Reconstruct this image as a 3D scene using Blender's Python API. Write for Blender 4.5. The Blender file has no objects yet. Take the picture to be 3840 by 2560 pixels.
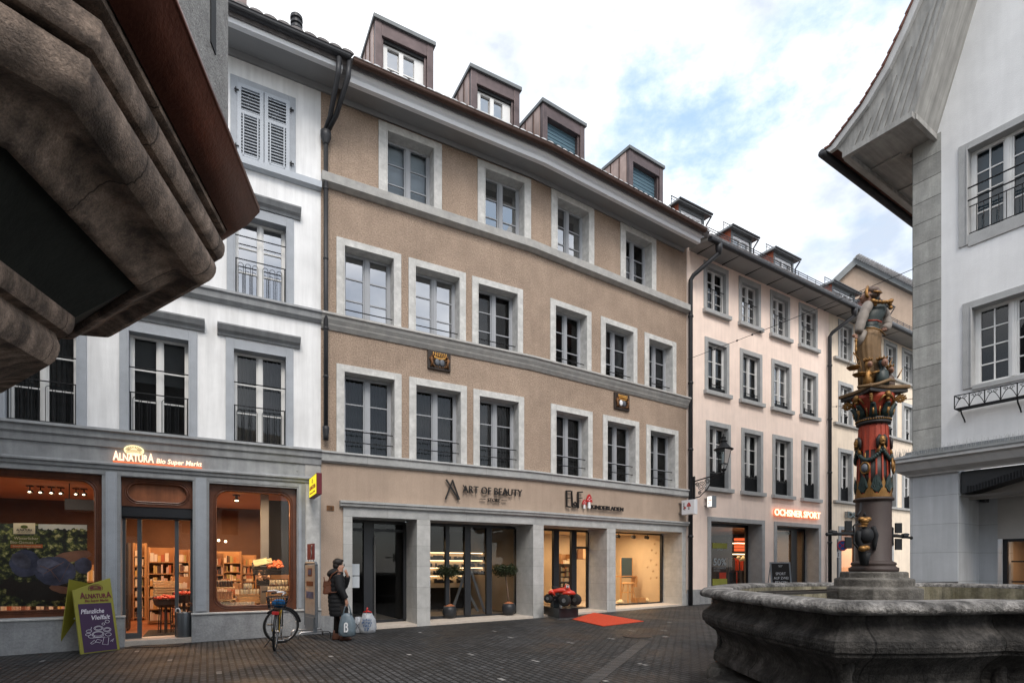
import bpy, bmesh, math, random
from mathutils import Vector, Matrix
random.seed(11)
R_ = math.radians
F, CX, YH, ZC = 2080.0, 1920.0, 2125.0, 1.54      # focal length, centre column, horizon row of the photograph (3840 px wide), eye height
sc = bpy.context.scene
col = sc.collection
# ------------------------------------------------------------------ camera, sky, sun, exposure
cam = bpy.data.cameras.new('camera'); camo = bpy.data.objects.new('camera', cam); col.objects.link(camo)
camo.location = (0, 0, ZC); camo.rotation_euler = (R_(90), 0, 0)
cam.sensor_width = 36; cam.lens = 36 * F / 3840; cam.shift_y = (YH - 1280) / 3840
cam.clip_start = .05; cam.clip_end = 600
sc.camera = camo
sc.view_settings.view_transform = 'Standard'; sc.view_settings.look = 'None'
sc.view_settings.exposure = 0.60; sc.view_settings.gamma = 1
SUN_EL, SUN_AZ = 48, 165
w = bpy.data.worlds.new('World'); sc.world = w; w.use_nodes = True
nt = w.node_tree; nt.nodes.clear()
def N_(nt, t, **k):
    n = nt.nodes.new(t)
    for a, b in k.items():
        if a.startswith('i_'):
            n.inputs[a[2:].replace('_', ' ')].default_value = b
        else: setattr(n, a, b)
    return n
def L_(nt, a, ao, b, bi): nt.links.new(a.outputs[ao], b.inputs[bi])
out = N_(nt, 'ShaderNodeOutputWorld')
sky = N_(nt, 'ShaderNodeTexSky', sky_type='NISHITA', sun_disc=False, sun_elevation=R_(SUN_EL), sun_rotation=R_(SUN_AZ))
bg1 = N_(nt, 'ShaderNodeBackground', i_Strength=.05)
bg2 = N_(nt, 'ShaderNodeBackground', i_Strength=1.08)
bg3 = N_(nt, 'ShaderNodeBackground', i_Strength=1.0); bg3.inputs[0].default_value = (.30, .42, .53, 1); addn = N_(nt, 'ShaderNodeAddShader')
mixs = N_(nt, 'ShaderNodeMixShader')
tc = N_(nt, 'ShaderNodeTexCoord')
mp = N_(nt, 'ShaderNodeMapping'); mp.inputs['Scale'].default_value = (1, 1, 1.7); mp.inputs['Location'].default_value = (.3, 1.7, .2)
ns = N_(nt, 'ShaderNodeTexNoise', i_Scale=4.2, i_Detail=10, i_Roughness=.62)
nd = N_(nt, 'ShaderNodeTexNoise', i_Scale=2.8, i_Detail=9, i_Roughness=.55)
L_(nt, tc, 'Generated', mp, 'Vector'); L_(nt, mp, 'Vector', ns, 'Vector'); L_(nt, mp, 'Vector', nd, 'Vector')
def blob(u, v, rad, amp):
    d = Vector(((u - CX) / F, 1, (YH - v) / F)).normalized()
    dp = N_(nt, 'ShaderNodeVectorMath', operation='DISTANCE'); dp.inputs[1].default_value = d
    L_(nt, tc, 'Generated', dp, 0)
    mr = N_(nt, 'ShaderNodeMapRange', interpolation_type='SMOOTHSTEP'); mr.inputs['From Min'].default_value = 0; mr.inputs['From Max'].default_value = rad
    mr.inputs['To Min'].default_value = amp; mr.inputs['To Max'].default_value = 0
    L_(nt, dp, 'Value', mr, 'Value'); return mr
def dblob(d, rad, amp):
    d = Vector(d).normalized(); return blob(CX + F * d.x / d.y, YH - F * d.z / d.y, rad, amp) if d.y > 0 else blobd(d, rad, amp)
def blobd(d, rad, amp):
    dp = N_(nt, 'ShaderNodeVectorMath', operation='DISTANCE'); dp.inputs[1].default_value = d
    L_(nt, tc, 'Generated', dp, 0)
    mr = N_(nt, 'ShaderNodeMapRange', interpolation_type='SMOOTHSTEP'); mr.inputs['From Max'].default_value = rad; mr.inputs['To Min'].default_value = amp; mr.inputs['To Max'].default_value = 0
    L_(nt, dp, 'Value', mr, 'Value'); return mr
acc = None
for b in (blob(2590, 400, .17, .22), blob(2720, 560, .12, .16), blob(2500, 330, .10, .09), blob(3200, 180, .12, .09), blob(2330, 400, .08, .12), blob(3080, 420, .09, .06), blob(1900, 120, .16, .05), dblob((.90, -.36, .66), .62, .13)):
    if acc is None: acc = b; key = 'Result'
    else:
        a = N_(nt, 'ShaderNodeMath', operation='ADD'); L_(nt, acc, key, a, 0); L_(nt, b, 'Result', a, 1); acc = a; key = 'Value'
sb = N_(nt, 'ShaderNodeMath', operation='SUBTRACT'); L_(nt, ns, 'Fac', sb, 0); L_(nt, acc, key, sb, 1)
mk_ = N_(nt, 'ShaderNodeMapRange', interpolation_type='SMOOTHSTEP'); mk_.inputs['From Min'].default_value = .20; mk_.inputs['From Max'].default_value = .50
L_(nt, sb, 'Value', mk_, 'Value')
cr = N_(nt, 'ShaderNodeValToRGB'); e = cr.color_ramp.elements
e[0].position = .40; e[0].color = (.38, .405, .44, 1); e[1].position = .59; e[1].color = (1, .985, .96, 1)
L_(nt, nd, 'Fac', cr, 'Fac'); L_(nt, cr, 'Color', bg2, 'Color')
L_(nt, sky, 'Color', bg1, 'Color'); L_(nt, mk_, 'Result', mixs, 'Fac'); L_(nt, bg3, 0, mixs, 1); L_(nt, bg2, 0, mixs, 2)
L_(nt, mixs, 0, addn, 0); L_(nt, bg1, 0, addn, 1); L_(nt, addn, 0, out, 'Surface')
sun = bpy.data.lights.new('sun', 'SUN'); suno = bpy.data.objects.new('sun', sun); col.objects.link(suno)
sun.energy = 1.5; sun.angle = R_(24); sun.color = (1, .93, .84)
sd = Vector((math.sin(R_(SUN_AZ)) * math.cos(R_(SUN_EL)), math.cos(R_(SUN_AZ)) * math.cos(R_(SUN_EL)), math.sin(R_(SUN_EL))))
suno.rotation_euler = sd.to_track_quat('Z', 'Y').to_euler()
# ------------------------------------------------------------------ materials
def lin(c):
    return tuple((x / 12.92 if x <= .04045 else ((x + .055) / 1.055) ** 2.4) for x in c)
MATS = {}
def mk(name, base, rough=.8, var=.12, scale=3., bump=.0, bscale=60., metal=0., var2=.0, scale2=.7, tint=None, streak=0., spec=.4, bdist=.01, fine=0., coat=0.):
    """procedural material: base colour (linear) with two scales of mottling, optional vertical streaks, grain bump"""
    m = bpy.data.materials.new(name); m.use_nodes = True; nt = m.node_tree; p = nt.nodes['Principled BSDF']
    p.inputs['Roughness'].default_value = rough; p.inputs['Metallic'].default_value = metal
    p.inputs['Specular IOR Level'].default_value = spec
    if coat: p.inputs['Coat Weight'].default_value = coat
    tc = N_(nt, 'ShaderNodeTexCoord'); src = (tc, 'UV')
    def noise(s, d=5, stretch=None, r=.6):
        n = N_(nt, 'ShaderNodeTexNoise', i_Scale=s, i_Detail=d, i_Roughness=r)
        if stretch:
            mpp = N_(nt, 'ShaderNodeMapping'); mpp.inputs['Scale'].default_value = stretch
            L_(nt, src[0], src[1], mpp, 'Vector'); L_(nt, mpp, 'Vector', n, 'Vector')
        else: L_(nt, src[0], src[1], n, 'Vector')
        return n
    cur = N_(nt, 'ShaderNodeRGB'); cur.outputs[0].default_value = (*base, 1); curk = 0
    def mul(nn, amt, lo=.3, hi=.7, tin=None):
        nonlocal cur, curk
        mr = N_(nt, 'ShaderNodeMapRange'); mr.inputs['From Min'].default_value = lo; mr.inputs['From Max'].default_value = hi
        mr.inputs['To Min'].default_value = 1 if tin else 1 - amt; mr.inputs['To Max'].default_value = 0 if tin else 1 + amt
        L_(nt, nn, 'Fac', mr, 'Value')
        if tin:
            mx = N_(nt, 'ShaderNodeMix', data_type='RGBA'); mx.inputs['B'].default_value = (*tin, 1)
            sm = N_(nt, 'ShaderNodeMath', operation='MULTIPLY'); sm.inputs[1].default_value = amt; L_(nt, mr, 'Result', sm, 0); sm.use_clamp = True
            L_(nt, sm, 0, mx, 'Factor'); L_(nt, cur, curk, mx, 'A'); cur = mx; curk = 'Result'
        else:
            mx = N_(nt, 'ShaderNodeVectorMath', operation='SCALE'); L_(nt, cur, curk, mx, 0); L_(nt, mr, 'Result', mx, 'Scale'); cur = mx; curk = 0
    if var: mul(noise(scale), var)
    if var2: mul(noise(scale2, 4), var2)
    if fine: mul(noise(bscale, 3), fine)
    if tint: mul(noise(scale * .6, 8, r=.7), tint[1], .38, .62, tint[0])
    if streak: mul(noise(2.2, 6, (3, .22, 1)), streak, .35, .7)
    L_(nt, cur, curk, p, 'Base Color')
    if bump:
        b = N_(nt, 'ShaderNodeBump', i_Strength=bump, i_Distance=bdist); L_(nt, noise(bscale, 4, r=.65), 'Fac', b, 'Height'); L_(nt, b, 'Normal', p, 'Normal')
    m['src'] = 1
    MATS[name] = m; return m
def emis(name, c, s, tex=None):
    m = bpy.data.materials.new(name); m.use_nodes = True; nt = m.node_tree; nt.nodes.clear()
    o = N_(nt, 'ShaderNodeOutputMaterial'); e = N_(nt, 'ShaderNodeEmission', i_Strength=s); e.inputs[0].default_value = (*c, 1); L_(nt, e, 0, o, 0)
    MATS[name] = m; return m
def glass(name, refl=1.9, tintc=(.9, .95, .95), rough=.0, wav=0.):
    m = bpy.data.materials.new(name); m.use_nodes = True; nt = m.node_tree; nt.nodes.clear()
    o = N_(nt, 'ShaderNodeOutputMaterial'); t = N_(nt, 'ShaderNodeBsdfTransparent'); t.inputs[0].default_value = (*tintc, 1)
    g = N_(nt, 'ShaderNodeBsdfGlossy', i_Roughness=rough); f = N_(nt, 'ShaderNodeFresnel', i_IOR=refl); mx = N_(nt, 'ShaderNodeMixShader')
    L_(nt, f, 0, mx, 0); L_(nt, t, 0, mx, 1); L_(nt, g, 0, mx, 2); L_(nt, mx, 0, o, 0)
    if wav:
        tc = N_(nt, 'ShaderNodeTexCoord'); n = N_(nt, 'ShaderNodeTexNoise', i_Scale=1.3, i_Detail=2); b = N_(nt, 'ShaderNodeBump', i_Strength=wav, i_Distance=.02)
        L_(nt, tc, 'UV', n, 'Vector'); L_(nt, n, 'Fac', b, 'Height'); L_(nt, b, 'Normal', g, 'Normal'); L_(nt, b, 'Normal', f, 'Normal')
    MATS[name] = m; return m
def bricks(m, bw, bh, mortar=.008, dark=.45, offset=.5, vary=.12, bumps=.5, rot=0., mc=None):
    """adds block joints in UV space (metres) to a material made by mk"""
    nt = m.node_tree; p = nt.nodes['Principled BSDF']
    tc = N_(nt, 'ShaderNodeTexCoord'); mp = N_(nt, 'ShaderNodeMapping'); mp.inputs['Rotation'].default_value = (0, 0, rot)
    b = N_(nt, 'ShaderNodeTexBrick', offset=offset, squash=1); b.inputs['Scale'].default_value = 1
    b.inputs['Brick Width'].default_value = bw; b.inputs['Row Height'].default_value = bh; b.inputs['Mortar Size'].default_value = mortar
    b.inputs['Mortar Smooth'].default_value = .3; b.inputs['Bias'].default_value = 0
    b.inputs['Color1'].default_value = (1 - vary,) * 3 + (1,); b.inputs['Color2'].default_value = (1 + vary,) * 3 + (1,); b.inputs['Mortar'].default_value = (dark,) * 3 + (1,)
    wn = N_(nt, 'ShaderNodeTexNoise', i_Scale=7., i_Detail=3); ad = N_(nt, 'ShaderNodeVectorMath', operation='MULTIPLY_ADD'); ad.inputs[1].default_value = (.012,) * 3
    L_(nt, tc, 'UV', wn, 'Vector'); L_(nt, wn, 'Color', ad, 0); L_(nt, tc, 'UV', ad, 2)
    L_(nt, ad, 0, mp, 'Vector'); L_(nt, mp, 'Vector', b, 'Vector')
    l = p.inputs['Base Color'].links[0]; s = l.from_socket
    mx = N_(nt, 'ShaderNodeVectorMath', operation='MULTIPLY'); nt.links.new(s, mx.inputs[0]); L_(nt, b, 'Color', mx, 1); L_(nt, mx, 0, p, 'Base Color')
    bb = N_(nt, 'ShaderNodeBump', i_Strength=bumps, i_Distance=.012, invert=True); L_(nt, b, 'Fac', bb, 'Height')
    if p.inputs['Normal'].links: nt.links.new(p.inputs['Normal'].links[0].from_socket, bb.inputs['Normal'])
    L_(nt, bb, 'Normal', p, 'Normal')
    return b
S = lambda r, g, b: lin((r / 255, g / 255, b / 255))
mk('white_plaster', (.78, .785, .79), .9, .05, 1.5, .4, 45, var2=.09, streak=.10)
mk('tan_roughcast', (.385, .29, .222), .95, .08, 2., 1.1, 30, var2=.12, streak=.05, fine=.30, bdist=.035)
mk('tan_plaster', (.39, .30, .235), .92, .06, 2., .6, 50, var2=.10, streak=.06, fine=.16, bdist=.015)
mk('pink_plaster', (.93, .76, .66), .92, .04, 2., .35, 50, var2=.06, streak=.05, fine=.04)
mk('cream_plaster', (.82, .69, .55), .92, .05, 2., .35, 50, var2=.09, streak=.08)
mk('corner_plaster', (.74, .745, .75), .9, .04, 2., .5, 40, var2=.06, streak=.04)
mk('grey_blocks', (.44, .46, .48), .85, .05, 2., .25, 60, var2=.08, streak=.08)
bricks(MATS['grey_blocks'], 8, .62, .006, .62, 0, .02, .4)
mk('limestone', (.40, .39, .37), .85, .16, 5., .5, 90, var2=.10, fine=.15, tint=((.24, .25, .26), .35))
mk('limestone_light', (.60, .595, .575), .85, .16, 6., .5, 90, var2=.08, fine=.12, tint=((.36, .36, .35), .5))
mk('limestone_blocks', (.43, .43, .42), .85, .12, 5., .5, 90, var2=.10, fine=.18, streak=.06)
bricks(MATS['limestone_blocks'], 3.0, .52, .004, .6, 0, .06, .4)
mk('limestone_beam', (.42, .425, .42), .85, .14, 5., .5, 90, var2=.10, fine=.18, tint=((.24, .25, .26), .35))
bricks(MATS['limestone_beam'], 1.05, 3, .004, .6, 0, .05, .4)
mk('grey_stone', (.29, .30, .31), .85, .14, 4., .4, 80, var2=.14, fine=.12, streak=.12)
mk('plinth_stone', (.32, .325, .33), .9, .16, 4., 1.0, 24, var2=.14, fine=.12, streak=.10)
mk('quoin_stone', (.36, .36, .34), .9, .14, 3., .8, 26, var2=.14, fine=.10, tint=((.22, .23, .22), .35), streak=.15)
bricks(MATS['quoin_stone'], 5, .46, .010, .45, 0, .14, .9)
mk('surround_pink', (.38, .385, .385), .85, .10, 4., .5, 90, var2=.06, fine=.15)
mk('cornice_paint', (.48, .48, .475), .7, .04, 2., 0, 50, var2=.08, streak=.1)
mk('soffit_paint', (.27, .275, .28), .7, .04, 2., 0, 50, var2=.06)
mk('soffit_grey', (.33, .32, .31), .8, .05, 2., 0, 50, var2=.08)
mk('white_paint', (.76, .77, .79), .5, .03, 3., 0, 50)
mk('frame_grey', (.34, .355, .38), .5, .04, 3.)
mk('frame_white', (.70, .70, .69), .5, .04, 3.)
mk('shutter_paint', (.42, .455, .50), .6, .05, 3.)
mk('dark_iron', (.012, .013, .015), .6, .2, 6., spec=.25)
mk('gutter_dark', (.035, .036, .040), .5, .2, 5., metal=.3)
mk('copper_brown', (.07, .038, .028), .5, .25, 4., metal=.3, var2=.2)
mk('dormer_copper', (.105, .078, .078), .45, .25, 3., metal=.4, var2=.2)
mk('dormer_cheek', (.42, .31, .27), .45, .15, 3., metal=.3, var2=.2, streak=.2)
mk('zinc', (.14, .15, .155), .5, .12, 3., metal=.4, var2=.1)
mk('roof_tiles', (.16, .15, .15), .85, .25, 8., .8, 12)
mk('red_shingle', (.36, .105, .055), .85, .2, 6., .3, 30)
bricks(MATS['red_shingle'], .25, .16, .008, .4, .5, .15, .6)
mk('blind_blue', (.07, .13, .17), .6, .08, 2.)
mk('blind_white', (.52, .56, .60), .8, .05, 2.)
mk('blind_grey', (.16, .165, .17), .8, .1, 2.)
mk('curtain_grey', (.035, .036, .038), .9, .3, 3.)
mk('curtain_light', (.09, .09, .09), .9, .2, 3.)
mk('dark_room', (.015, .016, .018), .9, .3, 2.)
glass('window_glass', 1.55, (.80, .84, .86), 0, .05)
glass('sky_glass', 5.5, (.80, .84, .86), 0, .05)
glass('shop_glass', 1.5, (.93, .93, .92), 0, .03)
mk('anthracite', (.018, .020, .024), .4, .1, 3.)
mk('oak', (.12, .038, .016), .45, .22, 5., .3, 30, streak=.25, coat=.2)
mk('oak_panel', (.26, .09, .038), .45, .2, 4., .2, 30, streak=.25, coat=.2)
mk('step_stone', (.50, .44, .38), .85, .12, 8., .3, 60, fine=.15)
# ------------------------------------------------------------------ mesh builder
class MB:
    def __init__(s, T=None, flip=False):
        s.v = []; s.f = []; s.T = T; s.flip = flip; s.uvs = {}
    def add(s, vs, fs):
        b = len(s.v); s.v += [tuple(v) for v in vs]; s.f += [tuple(i + b for i in f) for f in fs]
    def box(s, a0, a1, b0, b1, c0, c1):
        s.add([(a0, b0, c0), (a1, b0, c0), (a1, b1, c0), (a0, b1, c0), (a0, b0, c1), (a1, b0, c1), (a1, b1, c1), (a0, b1, c1)],
              [(0, 3, 2, 1), (4, 5, 6, 7), (0, 1, 5, 4), (1, 2, 6, 5), (2, 3, 7, 6), (3, 0, 4, 7)])
    def quad(s, a, b, c, d): s.add([a, b, c, d], [(0, 1, 2, 3)])
    def hexa(s, p):   # eight corners: bottom ring then top ring
        s.add(p, [(0, 3, 2, 1), (4, 5, 6, 7), (0, 1, 5, 4), (1, 2, 6, 5), (2, 3, 7, 6), (3, 0, 4, 7)])
    def tube(s, pts, r, n=8, cap=True, r1=None):
        pts = [Vector(p) for p in pts]; m = len(pts); rings = []
        up = Vector((0, 0, 1)); pu = None
        for i, p in enumerate(pts):
            d = (pts[min(i + 1, m - 1)] - pts[max(i - 1, 0)]).normalized()
            if pu is None: pu = (up if abs(d.z) < .9 else Vector((1, 0, 0)))
            a = d.cross(pu); a = a.normalized() if a.length > 1e-5 else Vector((1, 0, 0)); b = a.cross(d).normalized(); pu = b
            rr = r if r1 is None else r + (r1 - r) * i / (m - 1)
            if isinstance(r, (list, tuple)): rr = r[i]
            rings.append([p + a * rr * math.cos(2 * math.pi * k / n) + b * rr * math.sin(2 * math.pi * k / n) for k in range(n)])
        vs = [q for rg in rings for q in rg]; fs = []
        for i in range(m - 1):
            for k in range(n):
                fs.append((i * n + k, i * n + (k + 1) % n, (i + 1) * n + (k + 1) % n, (i + 1) * n + k))
        if cap: fs.append(tuple(range(n))[::-1]); fs.append(tuple((m - 1) * n + k for k in range(n)))
        s.add(vs, fs)
    def lathe(s, c, prof, n=24, ang=0, squash=1):
        vs = []; fs = []; m = len(prof)
        for r, z in prof:
            for k in range(n):
                a = ang + 2 * math.pi * k / n; vs.append((c[0] + r * math.cos(a), c[1] + r * math.sin(a) * squash, c[2] + z))
        for i in range(m - 1):
            for k in range(n): fs.append((i * n + k, i * n + (k + 1) % n, (i + 1) * n + (k + 1) % n, (i + 1) * n + k))
        fs.append(tuple(range(n))[::-1]); fs.append(tuple((m - 1) * n + k for k in range(n)))
        s.add(vs, fs)
    def ell(s, c, r, n=12, m=8, rot=None):
        vs = []; fs = []
        for i in range(m + 1):
            t = math.pi * i / m
            for k in range(n):
                a = 2 * math.pi * k / n; p = Vector((r[0] * math.sin(t) * math.cos(a), r[1] * math.sin(t) * math.sin(a), r[2] * math.cos(t)))
                if rot: p = rot @ p
                vs.append((c[0] + p.x, c[1] + p.y, c[2] + p.z))
        for i in range(m):
            for k in range(n): fs.append((i * n + k, (i + 1) * n + k, (i + 1) * n + (k + 1) % n, i * n + (k + 1) % n))
        s.add(vs, fs)
    def prism(s, poly, n0, n1, axis=1):   # polygon in the (a,c) plane pushed from b=n0 to b=n1
        m = len(poly)
        def P(p, n): return (p[0], n, p[1]) if axis == 1 else ((p[0], p[1], n) if axis == 2 else (n, p[0], p[1]))
        s.add([P(p, n0) for p in poly] + [P(p, n1) for p in poly],
              [tuple(range(m)), tuple(range(2 * m - 1, m - 1, -1))] + [(i, i + m, (i + 1) % m + m, (i + 1) % m) for i in range(m)])
    def sweep(s, path, prof, closed=False, cap=True, dz=None, closeprof=True):
        """path: plan points; prof: (offset to the path's right, height) points"""
        m = len(path); rings = []; L = [0]
        for i in range(m):
            p = Vector(path[i])
            def nr(a, b):
                d = (Vector(b) - Vector(a)).normalized(); return Vector((d.y, -d.x))
            ns = []
            if closed or i > 0: ns.append(nr(path[i - 1], path[i]))
            if closed or i < m - 1: ns.append(nr(path[i], path[(i + 1) % m]))
            nn = ns[0] if len(ns) == 1 else (ns[0] + ns[1]).normalized() / max(.3, ((ns[0] + ns[1]).normalized()).dot(ns[0]))
            z = 0 if dz is None else dz[i]
            rings.append([(p.x + nn.x * o, p.y + nn.y * o, h + z) for o, h in prof])
        k = len(prof); b = len(s.v); s.v += [q for r in rings for q in r]
        segs = m if closed else m - 1
        acc = [0.]
        for j in range(k): acc.append(acc[-1] + math.dist(prof[j], prof[(j + 1) % k]))
        dist = 0.
        for i in range(segs):
            i2 = (i + 1) % m; dl = math.dist(path[i], path[i2])
            for j in range(k if closeprof else k - 1):
                j2 = (j + 1) % k; f = (b + i * k + j, b + i2 * k + j, b + i2 * k + j2, b + i * k + j2)
                s.uvs[len(s.f)] = [(dist, acc[j]), (dist + dl, acc[j]), (dist + dl, acc[j + 1]), (dist, acc[j + 1])]
                s.f.append(f)
            dist += dl
        if cap and not closed:
            s.f.append(tuple(b + j for j in range(k))); s.f.append(tuple(b + (m - 1) * k + j for j in range(k))[::-1])
    def build(s, name, mat, parent=None, smooth=False, bevel=0, origin=None, sub=0, recalc=True):
        me = bpy.data.meshes.new(name)
        org = Vector(origin) if origin is not None else (Vector(parent_loc(parent)) if parent is not None else Vector((0, 0, 0)))
        wv = [Vector(s.T(v)) if s.T else Vector(v) for v in s.v]
        me.from_pydata([v - org for v in wv], [], s.f)
        uvl = me.uv_layers.new(name='UVMap'); ud = uvl.data
        for fi, p in enumerate(me.polygons):
            if fi in s.uvs:
                for q, li in enumerate(p.loop_indices): ud[li].uv = s.uvs[fi][q]
                continue
            vs = [Vector(s.v[me.loops[li].vertex_index]) for li in p.loop_indices]
            nn = Vector((0, 0, 0))
            for i in range(len(vs)): nn += vs[i].cross(vs[(i + 1) % len(vs)]) if False else (vs[i] - vs[0]).cross(vs[(i + 1) % len(vs)] - vs[0])
            a = [abs(x) for x in nn]; k = a.index(max(a))
            for li, v in zip(p.loop_indices, vs):
                ud[li].uv = ((v.y, v.z) if k == 0 else (v.x, v.z) if k == 1 else (v.x, v.y))
        if recalc:
            bm = bmesh.new(); bm.from_mesh(me); bmesh.ops.recalc_face_normals(bm, faces=bm.faces); bm.to_mesh(me); bm.free()
        if smooth:
            for p in me.polygons: p.use_smooth = True
        me.materials.append(MATS[mat] if isinstance(mat, str) else mat)
        o = bpy.data.objects.new(name, me); col.objects.link(o)
        if parent is not None:
            o.parent = parent; o.location = Vector(org) - Vector(parent_loc(parent))
        else: o.location = org
        if bevel:
            md = o.modifiers.new('bevel', 'BEVEL'); md.width = bevel; md.segments = 2; md.limit_method = 'ANGLE'; md.angle_limit = R_(40)
        if sub:
            md = o.modifiers.new('sub', 'SUBSURF'); md.levels = sub; md.render_levels = sub
        return o
def parent_loc(o):
    if o is None: return (0, 0, 0)
    l = Vector(o.location); p = o.parent
    while p: l += Vector(p.location); p = p.parent
    return l
def tag(o, label=None, cat=None, group=None, kind=None):
    if label: o['label'] = label
    if cat: o['category'] = cat
    if group: o['group'] = group
    if kind: o['kind'] = kind
    return o
def thing(name, label, cat, loc=(0, 0, 0), rz=0, group=None):
    o = bpy.data.objects.new(name, None); col.objects.link(o); o.location = loc; o.rotation_euler = (0, 0, rz); o.empty_display_size = .2
    return tag(o, label, cat, group)
def copy_tree(o, parent=None):
    c = o.copy(); col.objects.link(c)
    if parent is not None: c.parent = parent
    for ch in list(o.children): copy_tree(ch, c)
    return c
# ------------------------------------------------------------------ wall frames: local (s along, n out towards the street, z up)
class Wall:
    def __init__(w, P, D):
        w.P = Vector(P); w.D = Vector(D).normalized(); w.N = Vector((w.D.y, -w.D.x))
    def s(w, u, n=0):
        k = (u - CX) / F; P = w.P + n * w.N
        return (k * P.y - P.x) / (w.D.x - k * w.D.y)
    def d(w, u, n=0): return w.P.y + n * w.N.y + w.s(u, n) * w.D.y
    def z(w, u, v, n=0): return ZC + (YH - v) * w.d(u, n) / F
    def xy(w, s, n=0): p = w.P + s * w.D + n * w.N; return (p.x, p.y)
    def T(w, p): q = w.P + p[0] * w.D + p[1] * w.N; return (q.x, q.y, p[2])
    def mb(w): return MB(w.T)
def at(u, v, z):
    d = F * (z - ZC) / (YH - v); return Vector(((u - CX) / F * d, d, z))
def zg(x, y): return .03 + .0155 * ((x + 4.04) * .876 + (y - 12.97) * .482)
def on_ground(u, v):
    z = 0
    for _ in range(6): p = at(u, v, z); z = zg(p.x, p.y)
    return p
W0 = Wall((-4.04, 12.97), (3779, 2080))
W1 = Wall(W0.xy(W0.s(1990)), (3053, 2080))
WP = Wall(W1.xy(W1.s(2575)), (3330, 2080))
WR = Wall((9.04, 12.5), (1360, -2080))
def WB(u): return W0 if u < 1990 else W1
def xyz(wl, u, v, n=0): s = wl.s(u, n); return (*wl.xy(s, n), wl.z(u, v, n))
def text_mesh(body, size, extrude, font_shear=0, spacing=1, bold=0, align='LEFT'):
    c = bpy.data.curves.new('t', 'FONT'); c.body = body; c.size = size; c.extrude = extrude; c.shear = font_shear; c.space_character = spacing; c.offset = bold
    c.align_x = align; c.resolution_u = 3
    o = bpy.data.objects.new('t', c); col.objects.link(o)
    dg = bpy.context.evaluated_depsgraph_get(); me = o.evaluated_get(dg).to_mesh()
    v = [tuple(x.co) for x in me.vertices]; f = [tuple(p.vertices) for p in me.polygons]
    o.evaluated_get(dg).to_mesh_clear(); bpy.data.objects.remove(o); bpy.data.curves.remove(c)
    return v, f
def text_on(mb, body, s0, s1, n, z0, h, ext=.02, fit=True, **k):
    """lettering from s0 to s1 along a wall frame, baseline z0, cap height h"""
    v, f = text_mesh(body, 1, ext, **k)
    xs = [p[0] for p in v]; x0, x1 = min(xs), max(xs); ys = [p[1] for p in v]; y1 = max(ys)
    sx = (s1 - s0) / (x1 - x0); sz = h / .73
    mb.add([(s0 + (p[0] - x0) * sx, n + p[2], z0 + p[1] * sz) for p in v], f)
# wall sheet with openings
def wall_sheet(mb, s0, s1, z0, z1, holes, n=0, nx=0):
    ss = sorted({s0, s1, *[h[0] for h in holes], *[h[1] for h in holes]}); zs = sorted({z0, z1, *[h[2] for h in holes], *[h[3] for h in holes]})
    ss = [x for x in ss if s0 <= x <= s1]; zs = [x for x in zs if z0 <= x <= z1]
    for i in range(len(ss) - 1):
        for j in range(len(zs) - 1):
            c = ((ss[i] + ss[i + 1]) / 2, (zs[j] + zs[j + 1]) / 2)
            if any(h[0] < c[0] < h[1] and h[2] < c[1] < h[3] for h in holes): continue
            mb.quad((ss[i], n, zs[j]), (ss[i + 1], n, zs[j]), (ss[i + 1], n, zs[j + 1]), (ss[i], n, zs[j + 1]))
# ================================================================== ground
gm = mk('cobbles', (.043, .0435, .0455), .62, .25, 3., .9, 40, var2=.38, scale2=.28, fine=.35, tint=((.034, .033, .033), .5), spec=.35, bdist=.008)
gb = bricks(gm, .19, .10, .017, .12, .5, .35, 1.0, rot=math.atan2(-.482 * 1 - 0, .876) * 0)
nt = gm.node_tree; p = nt.nodes['Principled BSDF']
# a few stones are pale; puddle-dark damp patches are smoother
tc = N_(nt, 'ShaderNodeTexCoord'); vo = N_(nt, 'ShaderNodeTexWhiteNoise'); sn = N_(nt, 'ShaderNodeVectorMath', operation='SNAP'); sn.inputs[1].default_value = (.19, .10, 1)
L_(nt, tc, 'UV', sn, 0); L_(nt, sn, 0, vo, 'Vector')
gt = N_(nt, 'ShaderNodeMath', operation='GREATER_THAN'); gt.inputs[1].default_value = .994; L_(nt, vo, 'Value', gt, 0)
inv = N_(nt, 'ShaderNodeMath', operation='SUBTRACT'); inv.inputs[0].default_value = 1; L_(nt, gb, 'Fac', inv, 1)
mm = N_(nt, 'ShaderNodeMath', operation='MULTIPLY'); L_(nt, gt, 0, mm, 0); L_(nt, inv, 0, mm, 1)
mx = N_(nt, 'ShaderNodeMix', data_type='RGBA'); mx.inputs['B'].default_value = (.22, .215, .21, 1)
s_ = p.inputs['Base Color'].links[0].from_socket; nt.links.new(s_, mx.inputs['A']); L_(nt, mm, 0, mx, 'Factor'); L_(nt, mx, 'Result', p, 'Base Color')
wn = N_(nt, 'ShaderNodeTexNoise', i_Scale=.6, i_Detail=4); L_(nt, tc, 'UV', wn, 'Vector')
mr = N_(nt, 'ShaderNodeMapRange'); mr.inputs['From Min'].default_value = .38; mr.inputs['From Max'].default_value = .62; mr.inputs['To Min'].default_value = .48; mr.inputs['To Max'].default_value = .8
L_(nt, wn, 'Fac', mr, 'Value'); L_(nt, mr, 'Result', p, 'Roughness')
g = MB(lambda q: (*W0.xy(q[0], q[1]), q[2]))
GA = math.atan2(2080, -2003) - math.atan2(W0.D.y, W0.D.x)       # the courses run across the street at a slant
ca, sa = math.cos(GA), math.sin(GA)
GR = 6
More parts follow.
